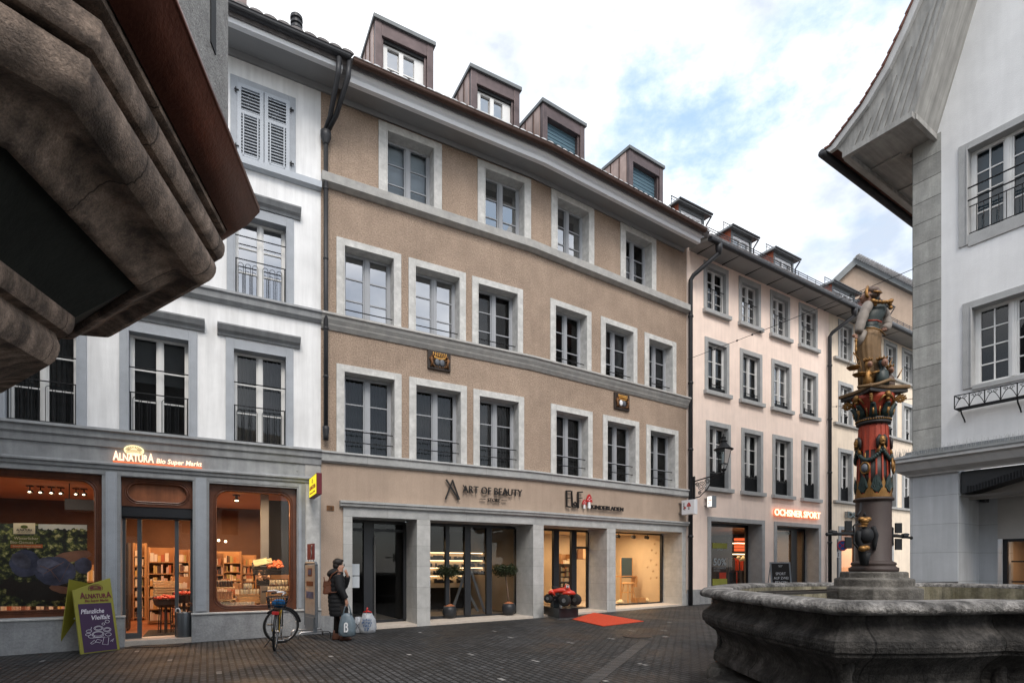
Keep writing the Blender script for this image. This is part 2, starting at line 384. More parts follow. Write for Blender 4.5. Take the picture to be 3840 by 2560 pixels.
for i in range(-10, 16):
    for j in range(-10, 10):
        a0, a1, b0, b1 = i * GR, i * GR + GR, j * GR, j * GR + GR
        q = [(a0, b0), (a1, b0), (a1, b1), (a0, b1)]
        fi = len(g.f); g.add([(a, b, .03 + .0155 * a) for a, b in q], [(0, 1, 2, 3)])
        g.uvs[fi] = [(b, a) for a, b in q]
grd = g.build('ground', gm, recalc=False); tag(grd, 'dark worn cobblestone street with pale stones scattered in it', 'street', kind='structure')
# row of larger setts that edges the fountain side of the street
e0 = on_ground(2377, 2435); e1 = on_ground(2213, 2559); ed = (e1 - e0).normalized(); en = Vector((ed.y, -ed.x, 0))
mk('sett_strip', (.052, .050, .050), .6, .2, 4., .8, 40, fine=.2); bricks(MATS['sett_strip'], .22, .30, .012, .3, .5, .2, 1)
g = MB(); L = 7.0; a = e0 - ed * 1.2
q = [a - en * .11, a + ed * L - en * .11, a + ed * L + en * .11, a + en * .11]
fi = 0; g.add([(x.x, x.y, zg(x.x, x.y) + .004) for x in q], [(0, 1, 2, 3)]); g.uvs[0] = [(0, 0), (L, 0), (L, .22), (0, .22)]
tag(g.build('paving_strip', 'sett_strip', recalc=False), 'narrow line of larger grey setts laid through the cobbles', 'paving', kind='structure')
# ================================================================== windows
def window(wl, par, S0, S1, Z0, Z1, bs=.17, bt=.22, bb=0., depth=.34, rows=3, gl='window_glass', back='dark_room', rail=None, smat='limestone_light', fmat='frame_grey',
           sill=0, proud=.03, low=0, leaf=2, cols=1, pleat=False, half=None, name='window', t=.06, mh=.055):
    o0, o1, zb, zt = S0 + bs, S1 - bs, Z0 + bb, Z1 - bt
    m = wl.mb()
    m.box(S0, o0, -depth, proud, Z0, Z1); m.box(o1, S1, -depth, proud, Z0, Z1); m.box(o0, o1, -depth, proud, zt, Z1)
    m.box(o0, o1, -depth, .0 if not bb else proud, Z0 - .05, zb)
    m.box(o0 - .03, o0, proud, proud + .012, Z0, zt + .03); m.box(o1, o1 + .03, proud, proud + .012, Z0, zt + .03); m.box(o0, o1, proud, proud + .012, zt, zt + .03)
    if sill: m.box(S0 - .06, S1 + .06, -.1, .14, Z0 - .14, Z0)
    wnd = m.build(name, smat, par, bevel=.008)
    d = -depth; f = wl.mb()
    zf = zb + low
    f.box(o0, o0 + t, d, d + .07, zf, zt); f.box(o1 - t, o1, d, d + .07, zf, zt); f.box(o0 + t, o1 - t, d, d + .07, zt - t, zt); f.box(o0 + t, o1 - t, d, d + .07, zf, zf + t + .02)
    c = (o0 + o1) / 2
    if leaf == 2: f.box(c - mh, c + mh, d + .001, d + .085, zf + t, zt - t); f.box(c - .02, c + .02, d + .085, d + .10, zf + t, zt - t)
    h = (zt - zf - 2 * t) / rows
    for i in range(1, rows): f.box(o0 + t, o1 - t, d + .012, d + .045, zf + t + i * h - .013, zf + t + i * h + .013)
    for lc in ((o0 + t, c - mh), (c + mh, o1 - t)):
        f.box(lc[0], lc[0] + t * .5, d + .004, d + .055, zf + t, zt - t); f.box(lc[1] - t * .5, lc[1], d + .004, d + .055, zf + t, zt - t)
        for k in range(1, cols):
            x = lc[0] + (lc[1] - lc[0]) * k / cols; f.box(x - .012, x + .012, d + .014, d + .047, zf + t, zt - t)
    f.build('frame', fmat, wnd)
    g = wl.mb(); g.quad((o0 + t, d + .02, zf + t), (o1 - t, d + .02, zf + t), (o1 - t, d + .02, zt - t), (o0 + t, d + .02, zt - t)); g.build('pane', gl, wnd, recalc=False)
    b = wl.mb()
    if pleat:
        n = 26; vs = []
        for i in range(n + 1):
            x = o0 + (o1 - o0) * i / n; y = d - .16 + (.025 if i % 2 else -.025) + random.uniform(-.01, .01); vs += [(x, y, zf - .1), (x, y, zt + .05)]
        b.add(vs, [(2 * i, 2 * i + 2, 2 * i + 3, 2 * i + 1) for i in range(n)])
        b.build('curtain', back, wnd, recalc=False)
    elif back.startswith('blind'):
        n = 30; zz0 = zf if half is None else zf + (zt - zf) * half
        for i in range(n):
            z = zz0 + (zt - zz0) * i / n; b.add([(o0, d - .10, z), (o1, d - .10, z), (o1, d - .075, z + (zt - zz0) / n), (o0, d - .075, z + (zt - zz0) / n)], [(0, 1, 2, 3)])
        b.build('blind', back, wnd, recalc=False)
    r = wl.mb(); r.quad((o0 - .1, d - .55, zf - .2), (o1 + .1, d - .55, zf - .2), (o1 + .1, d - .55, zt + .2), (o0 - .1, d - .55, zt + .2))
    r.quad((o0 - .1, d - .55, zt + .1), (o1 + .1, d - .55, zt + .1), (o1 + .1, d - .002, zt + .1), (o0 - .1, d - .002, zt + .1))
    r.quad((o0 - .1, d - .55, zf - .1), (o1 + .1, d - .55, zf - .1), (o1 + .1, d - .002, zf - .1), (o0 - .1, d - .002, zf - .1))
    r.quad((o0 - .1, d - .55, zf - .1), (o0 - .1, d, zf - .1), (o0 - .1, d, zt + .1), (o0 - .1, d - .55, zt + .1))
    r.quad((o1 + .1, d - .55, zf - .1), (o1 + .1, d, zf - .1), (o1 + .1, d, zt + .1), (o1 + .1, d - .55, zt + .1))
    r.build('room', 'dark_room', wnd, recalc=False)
    if rail:
        q = wl.mb(); k, hts = rail[0], rail[1:]
        if k == 'bars':
            for hh in hts: q.tube([(o0 - .0, -.10, zb + hh), (o1, -.10, zb + hh)], .013, 6)
        if k == 'grid':      # balusters between a top and a bottom bar
            top = hts[0]
            for hh in (top, .06): q.tube([(o0, -.06, zb + hh), (o1, -.06, zb + hh)], .012, 6)
            nb = int((o1 - o0) / .12)
            for i in range(1, nb): x = o0 + (o1 - o0) * i / nb; q.tube([(x, -.06, zb + .06), (x, -.06, zb + top)], .007, 5)
        if k == 'loops':     # hairpin balustrade with a second bar above
            for hh in (.04, .80): q.tube([(o0, -.05, zb + hh), (o1, -.05, zb + hh)], .012, 6)
            q2 = wl.mb(); q2.tube([(o0, -.05, zb + 1.30), (o1, -.05, zb + 1.30)], .012, 6); q2.build('safety_bar', 'dark_iron', wnd)
            for x in (o0 + .02, o1 - .02): q.tube([(x, -.05, zb + .04), (x, -.05, zb + .8)], .012, 6)
            hw = (o1 - o0) / 2
            for c0 in (o0 + .04, o0 + hw + .02):
                n = 3; st = (hw - .08) / n
                for i in range(n):
                    a, e = c0 + i * st + .02, c0 + (i + 1) * st - .02; rr = (e - a) / 2
                    pts = [(a, -.05, zb + .05)] + [(a + rr - rr * math.cos(math.pi * j / 8), -.05, zb + .72 - rr + rr * math.sin(math.pi * j / 8)) for j in range(9)] + [(e, -.05, zb + .05)]
                    q.tube(pts, .006, 5)
        if k == 'slats':     # dark slatted guard standing on the sill
            top = hts[0]; q.box(o0, o1, -.16, -.155, zb, zb + top)
            nb = int((o1 - o0) / .055)
            for i in range(nb + 1): x = o0 + (o1 - o0) * i / nb; q.box(x - .011, x + .011, -.155, -.13, zb, zb + top)
            q.tube([(o0 - .02, -.14, zb + top), (o1 + .02, -.14, zb + top)], .016, 6)
            for x in (o0 + .08, o1 - .08): q.box(x - .012, x + .012, -.16, -.1, zb + top, zb + top + .07)
        if k == 'low':
            q.tube([(o0, -.06, zb + .30), (o1, -.06, zb + .30)], .012, 6); q.box(o0, o1, -.07, -.045, zb + .10, zb + .20)
            for x in (o0 + .25, o1 - .25): q.box(x - .03, x + .03, -.07, -.03, zb + .08, zb + .33)
        q.build('railing', 'dark_iron', wnd)
    return (S0 + bs * .5, S1 - bs * .5, zb - (.02 if bb else .04), zt + bt * .5)
def interp(l, u):
    for (a, b), (c, d) in zip(l, l[1:]):
        if u <= c: return b + (d - b) * (u - a) / (c - a)
    return l[-1][1]
# ================================================================== brown house
ZB0, ZL3, ZL2, ZL1, ZE = 2.75, 4.21, 7.39, 10.57, 12.36
brown = thing('brown_townhouse', 'tan roughcast townhouse with pale stone window surrounds, two shops below and four copper dormers', 'building', (*W0.xy(-.41), 0))
SL, SK, SR = W0.s(1203), W0.s(1990), W1.s(2575)
path_b = [W0.xy(SL), W0.xy(SK), W1.xy(SR)]
hB = {0: [], 1: []}
def bwin(L_o, Lv, R_o, Rv, iL, iR, iv, zbot, **k):
    wl = WB(L_o + 5); i = 0 if wl is W0 else 1
    S0, S1 = wl.s(L_o), wl.s(R_o); Z1 = (wl.z(L_o, Lv) + wl.z(R_o, Rv)) / 2
    bs = (wl.s(iL) - S0 + S1 - wl.s(iR)) / 2; bt = wl.z(L_o, Lv) - wl.z(iL, iv) - .0
    hB[i].append(window(wl, brown, S0, S1, zbot, Z1, bs, min(max(bt, .17), .26), **k))
T4 = [(1419, 450, 1656, 545, 1454, 1627, 493), (1790.6, 596, 1990, 676, 1818, 1964, 633), (2066, 706, 2226.5, 782, 2089, 2207, 744), (2325.7, 832, 2459, 896, 2343.7, 2441.6, 867)]
for i, q in enumerate(T4):
    bwin(*q, ZL1 - .02, rail=('bars', .16), gl='sky_glass' if i in (1, 2) else 'window_glass', back=['blind_white', 'blind_blue', 'blind_blue', 'dark_room'][i])
T2 = [(1261, 888, 1503.7, 954, 1291.4, 1475, 921.6), (1531.4, 962.4, 1745.7, 1027.8, 1557, 1721, 997), (1769.4, 1035, 1960, 1087, 1792, 1938.8, 1064.5),
      (2062.4, 1118.4, 2216, 1170, 2081, 2198, 1146), (2252, 1185, 2388, 1232.6, 2269.4, 2373.5, 1212), (2416, 1246, 2534, 1284.5, 2430.6, 2519, 1269)]
for i, q in enumerate(T2):
    bwin(*q, ZL2 - .02, rail=('bars', .26), gl='sky_glass' if i in (0, 1) else 'window_glass', back=['blind_white', 'blind_white', 'curtain_light', 'dark_room', 'blind_grey', 'blind_grey'][i], half=None if i < 4 else .3)
T1 = [(1261, 1363, 1505, 1403, 1290.6, 1478, 1394.7), (1533.5, 1411, 1749.8, 1449, 1560, 1726.5, 1443), (1774, 1456.7, 1964, 1489.8, 1797.5, 1943.7, 1485),
      (2064.5, 1512, 2220.4, 1545, 2083.7, 2202.9, 1539), (2260, 1554, 2395, 1581.6, 2276, 2380.8, 1577), (2422.4, 1591, 2542, 1615, 2436.7, 2528.6, 1612)]
for i, q in enumerate(T1):
    bwin(*q, ZL3 - .02, rail=('bars', .30, .56), back='curtain_grey' if i < 4 else 'dark_room', pleat=i < 4, bb=.02)
# wall sheets: rough upper part, smooth band over the shops
for i, (wl, a, b) in enumerate(((W0, SL, SK), (W1, 0, SR))):
    m = wl.mb(); wall_sheet(m, a, b, ZL3 - .12, ZE + .35, hB[i]); m.build('wall', 'tan_roughcast', brown, recalc=False)
    m = wl.mb(); sh = [(W0.s(1318), SK + 1, -1, 2.98)] if i == 0 else [(-1, W1.s(2568), -1, 2.98)]
    wall_sheet(m, a, b, -.2, ZL3 - .12, sh); m.build('wall', 'tan_plaster', brown, recalc=False)
def ledge(par, name, path, prof, mat, z, **k):
    m = MB(); m.sweep(path, prof, dz=[z] * len(path), **k); return m.build(name, mat, par)
ledge(brown, 'ledge', path_b, [(-.05, 0), (.17, 0), (.17, -.20), (.14, -.22), (.05, -.27), (-.05, -.27)], 'limestone', ZL1)
ledge(brown, 'ledge', path_b, [(-.05, 0), (.20, -.02), (.21, -.07), (.17, -.10), (.15, -.16), (.10, -.24), (.09, -.27), (.03, -.36), (-.05, -.36)], 'limestone', ZL2)
ledge(brown, 'ledge', path_b, [(-.05, 0), (.13, 0), (.14, -.04), (.10, -.07), (.09, -.22), (.04, -.26), (-.05, -.26)], 'limestone_beam', ZL3)
pe = [W0.xy(W0.s(1308, .7)), W0.xy(SK), W1.xy(W1.s(2624, .7))]
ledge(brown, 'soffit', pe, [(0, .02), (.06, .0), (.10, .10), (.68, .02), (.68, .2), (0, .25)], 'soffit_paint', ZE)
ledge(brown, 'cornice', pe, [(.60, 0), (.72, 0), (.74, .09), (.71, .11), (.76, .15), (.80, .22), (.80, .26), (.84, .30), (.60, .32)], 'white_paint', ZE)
pg = [W0.xy(W0.s(1322, .9)), W0.xy(SK), W1.xy(W1.s(2640, .9))]
gp = [(.96 + .075 * math.cos(t), .36 - .07 + .075 * math.sin(t)) for t in [math.pi + math.pi * i / 8 for i in range(9)]]
ledge(brown, 'gutter', pg, [(.85, .22)] + gp + [(1.05, .32), (1.02, .32), (.87, .35)], 'copper_brown', ZE)
m = MB(); k = 0                                   # row of tile noses, light glints painted in white, and the roof plane behind
mk('tile_nose_glint', (.58, .59, .61), .35, .3, 6., .5, 20)
for wl, a, b in ((W0, W0.s(1322, .9), SK), (W1, 0.12, W1.s(2640, .9))):
    x = a
    while x < b:
        mb = MB(wl.T); n = 6; r = .105
        vs = []
        for yy, zz in ((.98, ZE + .36), (.7, ZE + .50)):
            for j in range(n + 1): t = math.pi * j / n; vs.append(wl.T((x + r - r * math.cos(t), yy, zz + .055 * math.sin(t))))
        m.add(vs, [(j, j + 1, j + n + 2, j + n + 1) for j in range(n)] + [tuple(range(n + 1))])
        x += .21
m.build('roof_edge', 'tile_nose_glint', brown, recalc=False)
rp = [W0.xy(SL - 0.0), W0.xy(SK), W1.xy(SR)]
ledge(brown, 'roof', rp, [(.95, .34), (.4, .62), (-5.5, 2.7), (-5.5, 2.4), (.4, .5), (.85, .22)], 'roof_tiles', ZE)
# dormers
def dormer(wl, uL, vL, uR, vR, n=-.15, shut=False, uo0=0, uo1=0):
    s0, s1 = wl.s(uL, n), wl.s(uR, n); zt = (wl.z(uL, vL, n) + wl.z(uR, vR, n)) / 2; zb = ZE + .4
    m = wl.mb(); t = .17
    D = -2.6
    m.box(s0, s0 + t, D, n, zb, zt - .1); m.box(s1 - t, s1, D, n, zb, zt - .1); m.box(s0 + t, s1 - t, n - .20, n - .01, zt - .42, zt - .1)
    m.box(s0 + t, s0 + t + .05, n - .3, n - .06, zb, zt - .42); m.box(s1 - t - .06, s1 - t, n - .3, n - .06, zb, zt - .42)
    dm = m.build('dormer', 'dormer_copper', brown, bevel=.01)
    r = wl.mb(); r.box(s0 - .05, s1 + .05, D, n + .05, zt - .1, zt); r.build('roof', 'zinc', dm, bevel=.008)
    c = wl.mb(); c.box(s0 - .012, s0 - .002, D, n - .14, zb, zt - .1)
    c.build('cheek', 'dormer_cheek', dm)
    c = wl.mb()
    for y in (-.45, -.85, -1.3, -1.8): c.box(s0 - .035, s0 - .012, n + y - .012, n + y + .012, zb, zt - .1)
    c.build('seam', 'copper_brown', dm)
    a, b = s0 + t + .05, s1 - t - .06
    if shut:
        q = wl.mb(); nn = 34; h = (zt - .42 - zb) / nn
        for i in range(nn): q.box(a, b, n - .22, n - .20 + (.012 if i % 2 else .0), zb + i * h, zb + (i + 1) * h)
        q.build('blind', 'blind_blue', dm)
    else:
        q = wl.mb(); q.box(a, a + .12, n - .22, n - .14, zb, zt - .42); q.box(b - .24, b, n - .22, n - .14, zb, zt - .42); q.box(a + .12, b - .24, n - .22, n - .14, zt - .55, zt - .42)
        c = (a + .12 + b - .24) / 2; q.box(c - .055, c + .055, n - .22, n - .12, zb, zt - .55)
        for i in (1, 2): z = zb + (zt - .55 - zb) * i / 3 + .10; q.box(a + .12, b - .24, n - .21, n - .16, z - .015, z + .015)
        q.build('frame', 'frame_white', dm)
        q = wl.mb(); q.quad((a + .1, n - .19, zb), (b - .2, n - .19, zb), (b - .2, n - .19, zt - .5), (a + .1, n - .19, zt - .5)); q.build('pane', 'sky_glass', dm, recalc=False)
        q = wl.mb(); q.quad((a, n - .4, zb), (b, n - .4, zb), (b, n - .4, zt - .45), (a, n - .4, zt - .45)); q.build('blind', 'blind_white', dm, recalc=False)
        q = wl.mb(); q.box(a, b, n - .14, n - .08, zt - .50, zt - .42); q.build('blind_box', 'dark_iron', dm)
dormer(W0, 1407, 52, 1626, 163)
dormer(W0, 1767, 236, 1949, 335)
dormer(W1, 2036, 377, 2193, 459, shut=True)
dormer(W1, 2361, 548, 2487, 622, shut=True)
# shopfront: cornice, beam, pillars, floor
SC0, SC1 = W0.s(1272), W1.s(2577) - .05
pc = [W0.xy(SC0), W0.xy(SK), W1.xy(SC1)]
ledge(brown, 'shop_cornice', pc, [(-.05, 0), (.15, 0), (.15, -.05), (.12, -.07), (.11, -.12), (.05, -.15), (-.05, -.15)], 'limestone_beam', 3.09)
pc = [W0.xy(W0.s(1286)), W0.xy(SK), W1.xy(W1.s(2569))]
ledge(brown, 'shop_beam', pc, [(-.85, 0), (.04, 0), (.04, .24), (-.85, .24)], 'limestone_beam', ZB0 - .02)
REC = .85
PIL = [(W0, W0.s(1286), W0.s(1320.4)), (W0, W0.s(1562), W0.s(1612)), (W1, W1.s(1997), W1.s(2036.7)), (W1, W1.s(2273.5), W1.s(2306)), (W1, W1.s(2555), W1.s(2569))]
for wl, a, b in PIL:
    m = wl.mb(); m.box(a, b, -REC - .1, .038, -.3, ZB0 - .022); m.build('pillar', 'limestone_blocks', brown, bevel=.01)
def gz(wl, s): return zg(*wl.xy(s))
for wl, a, b in ((W0, PIL[0][2], PIL[1][1]), (W0, PIL[1][2], SK), (W1, 0, PIL[2][1]), (W1, PIL[2][2], PIL[3][1]), (W1, PIL[3][2], PIL[4][1])):
    z0, z1 = gz(wl, a) + .06, gz(wl, b) + .06
    m = wl.mb(); m.hexa([(a, -REC - 3, -.3), (b, -REC - 3, -.3), (b, .03, -.3), (a, .03, -.3), (a, -REC - 3, z0), (b, -REC - 3, z1), (b, .03, z1), (a, .03, z0)]); m.build('doorstep', 'step_stone', brown)
m = W0.mb(); m.box(SL, PIL[0][1], -.1, .02, -.3, .42); m.build('plinth', 'plinth_stone', brown)
m = W1.mb(); m.box(W1.s(2569), SR, -.1, .02, -.3, .62); m.build('plinth', 'plinth_stone', brown)
# ---- shop rooms (simple real rooms behind the glass)
def room(wl, par, s0, s1, n0, n1, z0, z1, mat, cmat, fmat, name='interior'):
    m = wl.mb(); m.quad((s0, n1, z0), (s1, n1, z0), (s1, n1, z1), (s0, n1, z1)); m.quad((s0, n0, z0), (s0, n1, z0), (s0, n1, z1), (s0, n0, z1)); m.quad((s1, n0, z0), (s1, n1, z0), (s1, n1, z1), (s1, n0, z1))
    r = m.build(name, mat, par, recalc=False)
    m = wl.mb(); m.quad((s0, n0, z1), (s1, n0, z1), (s1, n1, z1), (s0, n1, z1)); m.build('ceiling', cmat, r, recalc=False)
    m = wl.mb(); m.quad((s0, n0, z0), (s1, n0, z0), (s1, n1, z0), (s0, n1, z0)); m.build('floor', fmat, r, recalc=False)
    return r
def lamp(wl, s, n, z, e, c=(1, .62, .3), size=.5, sy=None):
    l = bpy.data.lights.new('shop_lamp_fill', 'AREA'); l.energy = e; l.color = c; l.size = size; l.shape = 'RECTANGLE'; l.size_y = sy or size
    o = bpy.data.objects.new('shop_lamp_fill', l); col.objects.link(o); o.location = wl.T((s, n, z)); o.rotation_euler = (0, 0, math.atan2(wl.D.y, wl.D.x)); return o
mk('shop_dark_wall', (.035, .034, .034), .9, .1); mk('shop_cream_wall', (.62, .50, .36), .9, .05); mk('shop_wood_floor', (.22, .12, .06), .5, .2)
mk('shop_orange_wall', (.10, .05, .03), .9, .15); mk('shop_orange_ceiling', (.60, .36, .22), .8, .05); mk('terracotta_floor', (.30, .11, .05), .45, .1); bricks(MATS['terracotta_floor'], .33, .33, .006, .6, 0, .08, .2)
m = W0.mb(); m.box(SK - 8.4, SK - 8.3, -6, -.4, 0, 3.2)
G = -REC                                       # glazing line
def glazing(wl, par, s0, s1, z0, z1, posts, name='shop_window', glassmat='shop_glass', t=.07, heads=()):
    m = wl.mb(); m.box(s0, s1, G - .06, G, z1 - t, z1); m.box(s0, s1, G - .06, G, z0, z0 + t)
    for a, b in posts: m.box(a, b, G - .05, G + .05, z0 + t, z1 - t)
    for a, b, z in heads: m.box(a, b, G - .05, G + .01, z, z + .07)
    f = m.build(name, 'anthracite', par)
    q = wl.mb(); q.quad((s0, G - .03, z0 + t), (s1, G - .03, z0 + t), (s1, G - .03, z1 - t), (s0, G - .03, z1 - t)); q.build('pane', glassmat, f, recalc=False)
    return f
# opening 1: house door
a, b = PIL[0][2], PIL[1][1]; z0 = gz(W0, a) + .07
def sg(wl, u): return wl.s(u, G)
doorf = glazing(W0, brown, a, b, z0, ZB0 - .03, [(a, a + .06), (sg(W0, 1363), sg(W0, 1394)), (b - .08, b), (sg(W0, 1394), sg(W0, 1400))], 'door', 'shop_glass', heads=[(a, b, 2.45)])
m = W0.mb(); m.tube([W0_ for W0_ in [(sg(W0, 1401), G + .12, z0 + .15), (sg(W0, 1401), G + .12, 2.3)]], .018, 8); m.tube([(sg(W0, 1401), G, z0 + .5), (sg(W0, 1401), G + .12, z0 + .5)], .01, 6); m.tube([(sg(W0, 1401), G, 2.0), (sg(W0, 1401), G + .12, 2.0)], .01, 6)
mk('steel', (.42, .42, .42), .28, .05, 3., metal=.9); m.build('handle', 'steel', doorf)
room(W0, brown, a, b, G - .06, -4, z0, ZB0, 'shop_dark_wall', 'shop_dark_wall', 'anthracite')
m = W0.mb(); m.box(a + .03, a + .38, G - .025, G - .015, 1.33, 1.62); m.box(a + .03, a + .38, G - .025, G - .015, 1.02, 1.31); m.build('notice', 'blind_white', doorf)
# opening 2: cosmetics shop
a, b2 = PIL[1][2], PIL[2][1]; z0 = gz(W0, a) + .07
f = glazing(W0, brown, a, SK, z0, ZB0 - .03, [(a, a + .05), (sg(W0, 1669), sg(W0, 1683)), (sg(W0, 1741), sg(W0, 1763)), (sg(W0, 1822), sg(W0, 1842)), (SK - .02, SK + .03)], 'shop_window', 'shop_glass')
room(W0, brown, a, SK + .6, G - .06, -4.2, z0, ZB0, 'shop_dark_wall', 'shop_dark_wall', 'anthracite')
# opening 3 and 4: toy shop
a, b = PIL[2][2], PIL[3][1]; z0 = gz(W1, a) + .07
f3 = glazing(W1, brown, a, b, z0, ZB0 - .03, [(a, a + .03), (sg(W1, 2073), sg(W1, 2093)), (sg(W1, 2140), sg(W1, 2159)), (sg(W1, 2200), sg(W1, 2207)), (b - .04, b)], 'shop_window', heads=[(sg(W1, 2159), b, 2.12)])
a4, b4 = PIL[3][2], PIL[4][1]; z04 = gz(W1, a4) + .10
f4 = glazing(W1, brown, a4, b4, z04, ZB0 - .03, [(a4, a4 + .03), (b4 - .06, b4)], 'shop_window', t=.05)
r3 = room(W1, brown, a - .3, b4, G - .1, -3.6, z0, ZB0, 'shop_cream_wall', 'shop_cream_wall', 'shop_wood_floor')
lamp(W1, (a + b) / 2, G - 1.3, ZB0 - .06, 42, (1, .66, .34), 2.2, 1.4)
lamp(W1, (a4 + b4) / 2 - .2, G - 1.0, ZB0 - .06, 62, (1, .70, .40), 2.0, 1.0)
# ================================================================== white house with the organic shop
SWL = -9.5; SWR = W0.s(1203)
white = thing('white_townhouse', 'white plastered townhouse with slatted shutters above and a grey stone organic supermarket front', 'building', (*W0.xy(-5), 0))
mk('surround_white', (.36, .385, .42), .85, .08, 4., .4, 90, var2=.06, fine=.12)
hw = []
def pediment(s0, s1, z):
    m = W0.mb(); m.sweep([W0.xy(s0), W0.xy(s1)], [(-.03, 0), (.05, 0), (.07, .05), (.14, .09), (.18, .15), (.20, .18), (.2, .21), (-.03, .24)], dz=[z, z]) ; m.T = None
    return m.build('pediment', 'grey_stone', white)
for s0, s1 in ((-6.08, -4.74), (-4.22, -2.89), (-2.36, -1.01)):
    hw.append(window(W0, white, s0, s1, ZL3 + .02, 6.42, .155, .21, depth=.24, t=.05, mh=.042, rows=3, fmat='frame_white', smat='surround_white', rail=('loops',), proud=.045, back='blind_grey' if s0 < -3 and s0 > -5 else 'curtain_light', pleat=not (-5 < s0 < -3), half=.55))
    pediment(s0 - .16, s1 + .14, 6.46)
for s0, s1 in ((-6.0, -4.7), (-4.2, -2.9), (-2.34, -1.0)):
    hw.append(window(W0, white, s0, s1, ZL2 + .02, 9.33, .16, .21, depth=.24, t=.05, mh=.042, rows=3, fmat='frame_white', smat='surround_white', rail=('loops',), proud=.045, gl='sky_glass' if s0 > -3 else 'window_glass'))
    pediment(s0 - .15, s1 + .14, 9.36)
for s0, s1 in ((-6.0, -4.7), (-4.1, -2.8), (-2.27, -.96)):
    hw.append((s0 + .05, s1 - .05, 10.35, 12.0))
    m = W0.mb(); z0, z1 = 10.3, 12.08
    m.box(s0, s0 + .15, -.2, .03, z0, z1); m.box(s1 - .15, s1, -.2, .03, z0, z1); m.box(s0 + .15, s1 - .15, -.2, .03, z1 - .15, z1); m.box(s0 + .15, s1 - .15, -.2, -.15, z0, z1 - .15)
    wn = m.build('window', 'surround_white', white, bevel=.006)
    c = (s0 + s1) / 2
    for a, b in ((s0 + .13, c - .008), (c + .008, s1 - .13)):
        m = W0.mb(); t = .075; zz0, zz1 = z0 + .06, z1 - .14; zm = zz0 + (zz1 - zz0) * .62
        for q in ((a, a + t, zz0, zz1), (b - t, b, zz0, zz1), (a + t, b - t, zz0, zz0 + t), (a + t, b - t, zz1 - t, zz1), (a + t, b - t, zm - t / 2, zm + t / 2)): m.box(q[0], q[1], .012, .052, q[2], q[3])
        m.box(a + t + .03, a + t + .055, .05, .075, zz0 + .02, zm); m.box(b - t - .055, b - t - .03, .05, .075, zz0 + .02, zm); m.box(a + t + .03, b - t - .03, .05, .075, zz0 + .02, zz0 + .05)
        sh = m.build('shutter', 'shutter_paint', wn)
        m = W0.mb()
        for (p0, p1) in ((zz0 + t, zm - t / 2), (zm + t / 2, zz1 - t)):
            n = int((p1 - p0) / .062)
            for i in range(n):
                z = p0 + (p1 - p0) * (i + .2) / n
                m.hexa([(a + t, .004, z + .04), (b - t, .004, z + .04), (b - t, .046, z), (a + t, .046, z), (a + t, .004, z + .052), (b - t, .004, z + .052), (b - t, .046, z + .012), (a + t, .046, z + .012)])
        m.build('slats', 'shutter_paint', sh)
    m = W0.mb()
    for a in (s0 + .1, s1 - .1):
        for z in (10.55, 11.75): m.box(a - .03, a + .06, .05, .075, z, z + .02); m.tube([(a, .06, z - .05), (a, .06, z + .06)], .012, 6)
    m.build('hinge', 'dark_iron', wn)
# shop openings in the ground floor
OA, OD, OB = (-8.6, -4.5, .60, 3.34), (-4.2, -2.97, -.3, 3.33), (-2.67, -.93, .57, 3.31)
m = W0.mb(); wall_sheet(m, SWL, SWR, ZL3 - .2, 12.9, hw); m.build('wall', 'white_plaster', white, recalc=False)
m = W0.mb(); wall_sheet(m, SWL, SWR, -.4, ZL3, [OA, OD, OB], n=.02); m.build('wall', 'grey_stone', white, recalc=False)
m = W0.mb()                                         # reveals and pilasters
for o in (OA, OD, OB):
    m.box(o[0] - .02, o[0], -.32, .019, o[2], o[3]); m.box(o[1], o[1] + .02, -.32, .019, o[2], o[3]); m.box(o[0], o[1], -.32, .019, o[3], o[3] + .02)
    if o is not OD: m.box(o[0], o[1], -.32, .019, o[2] - .02, o[2])
m.build('reveal', 'grey_stone', white)
for a, b in ((-4.44, -4.26), (-2.92, -2.72), (-.90, -.84), (-.74, -.45)):
    m = W0.mb(); m.box(a, b, .02, .045, .62, 3.40); m.box(a + .03, b - .03, .045, .05, .75, 3.3); m.build('pilaster', 'surround_white' if b < -.8 else 'limestone_light', white, bevel=.006)
m = W0.mb(); m.box(-.76, -.43, .02, .035, .55, ZL3 - .3); m.build('pilaster', 'limestone', white)
wp = [W0.xy(SWL), W0.xy(SWR)]
ledge(white, 'ledge', wp, [(-.05, 0), (.17, 0), (.18, -.05), (.13, -.08), (.12, -.18), (.08, -.22), (.06, -.34), (.0, -.36)], 'grey_stone', ZL3 + .01)
ledge(white, 'ledge', wp, [(-.05, 0), (.17, -.01), (.18, -.06), (.14, -.09), (.12, -.2), (.05, -.26), (-.05, -.26)], 'grey_stone', ZL2)
ledge(white, 'ledge', wp, [(-.05, 0), (.14, 0), (.14, -.14), (.06, -.17), (-.05, -.17)], 'shutter_paint', 10.33)
ledge(white, 'moulding', wp, [(.0, 0), (.06, .0), (.10, -.03), (.10, -.06), (.06, -.08), (.055, -.13), (.02, -.16)], 'grey_stone', 3.59)
m = W0.mb()
for a, b in ((-9.4, -4.45), (-4.2, -2.95), (-2.68, -.9)): m.box(a, b, .02, .032, 3.345, 3.405)
m.box(-.95, -.9, .02, .03, 3.7, 3.9); m.build('moulding', 'grey_stone', white)
m = W0.mb()
for a, b in ((SWL, -4.13), (-2.99, SWR)): m.hexa([(a, -.05, -.4), (b, -.05, -.4), (b, .09, -.4), (a, .09, -.4), (a, -.05, .55), (b, -.05, .55), (b, .07, .55), (a, .07, .55)])
m.build('plinth', 'plinth_stone', white, bevel=.01)
m = W0.mb()
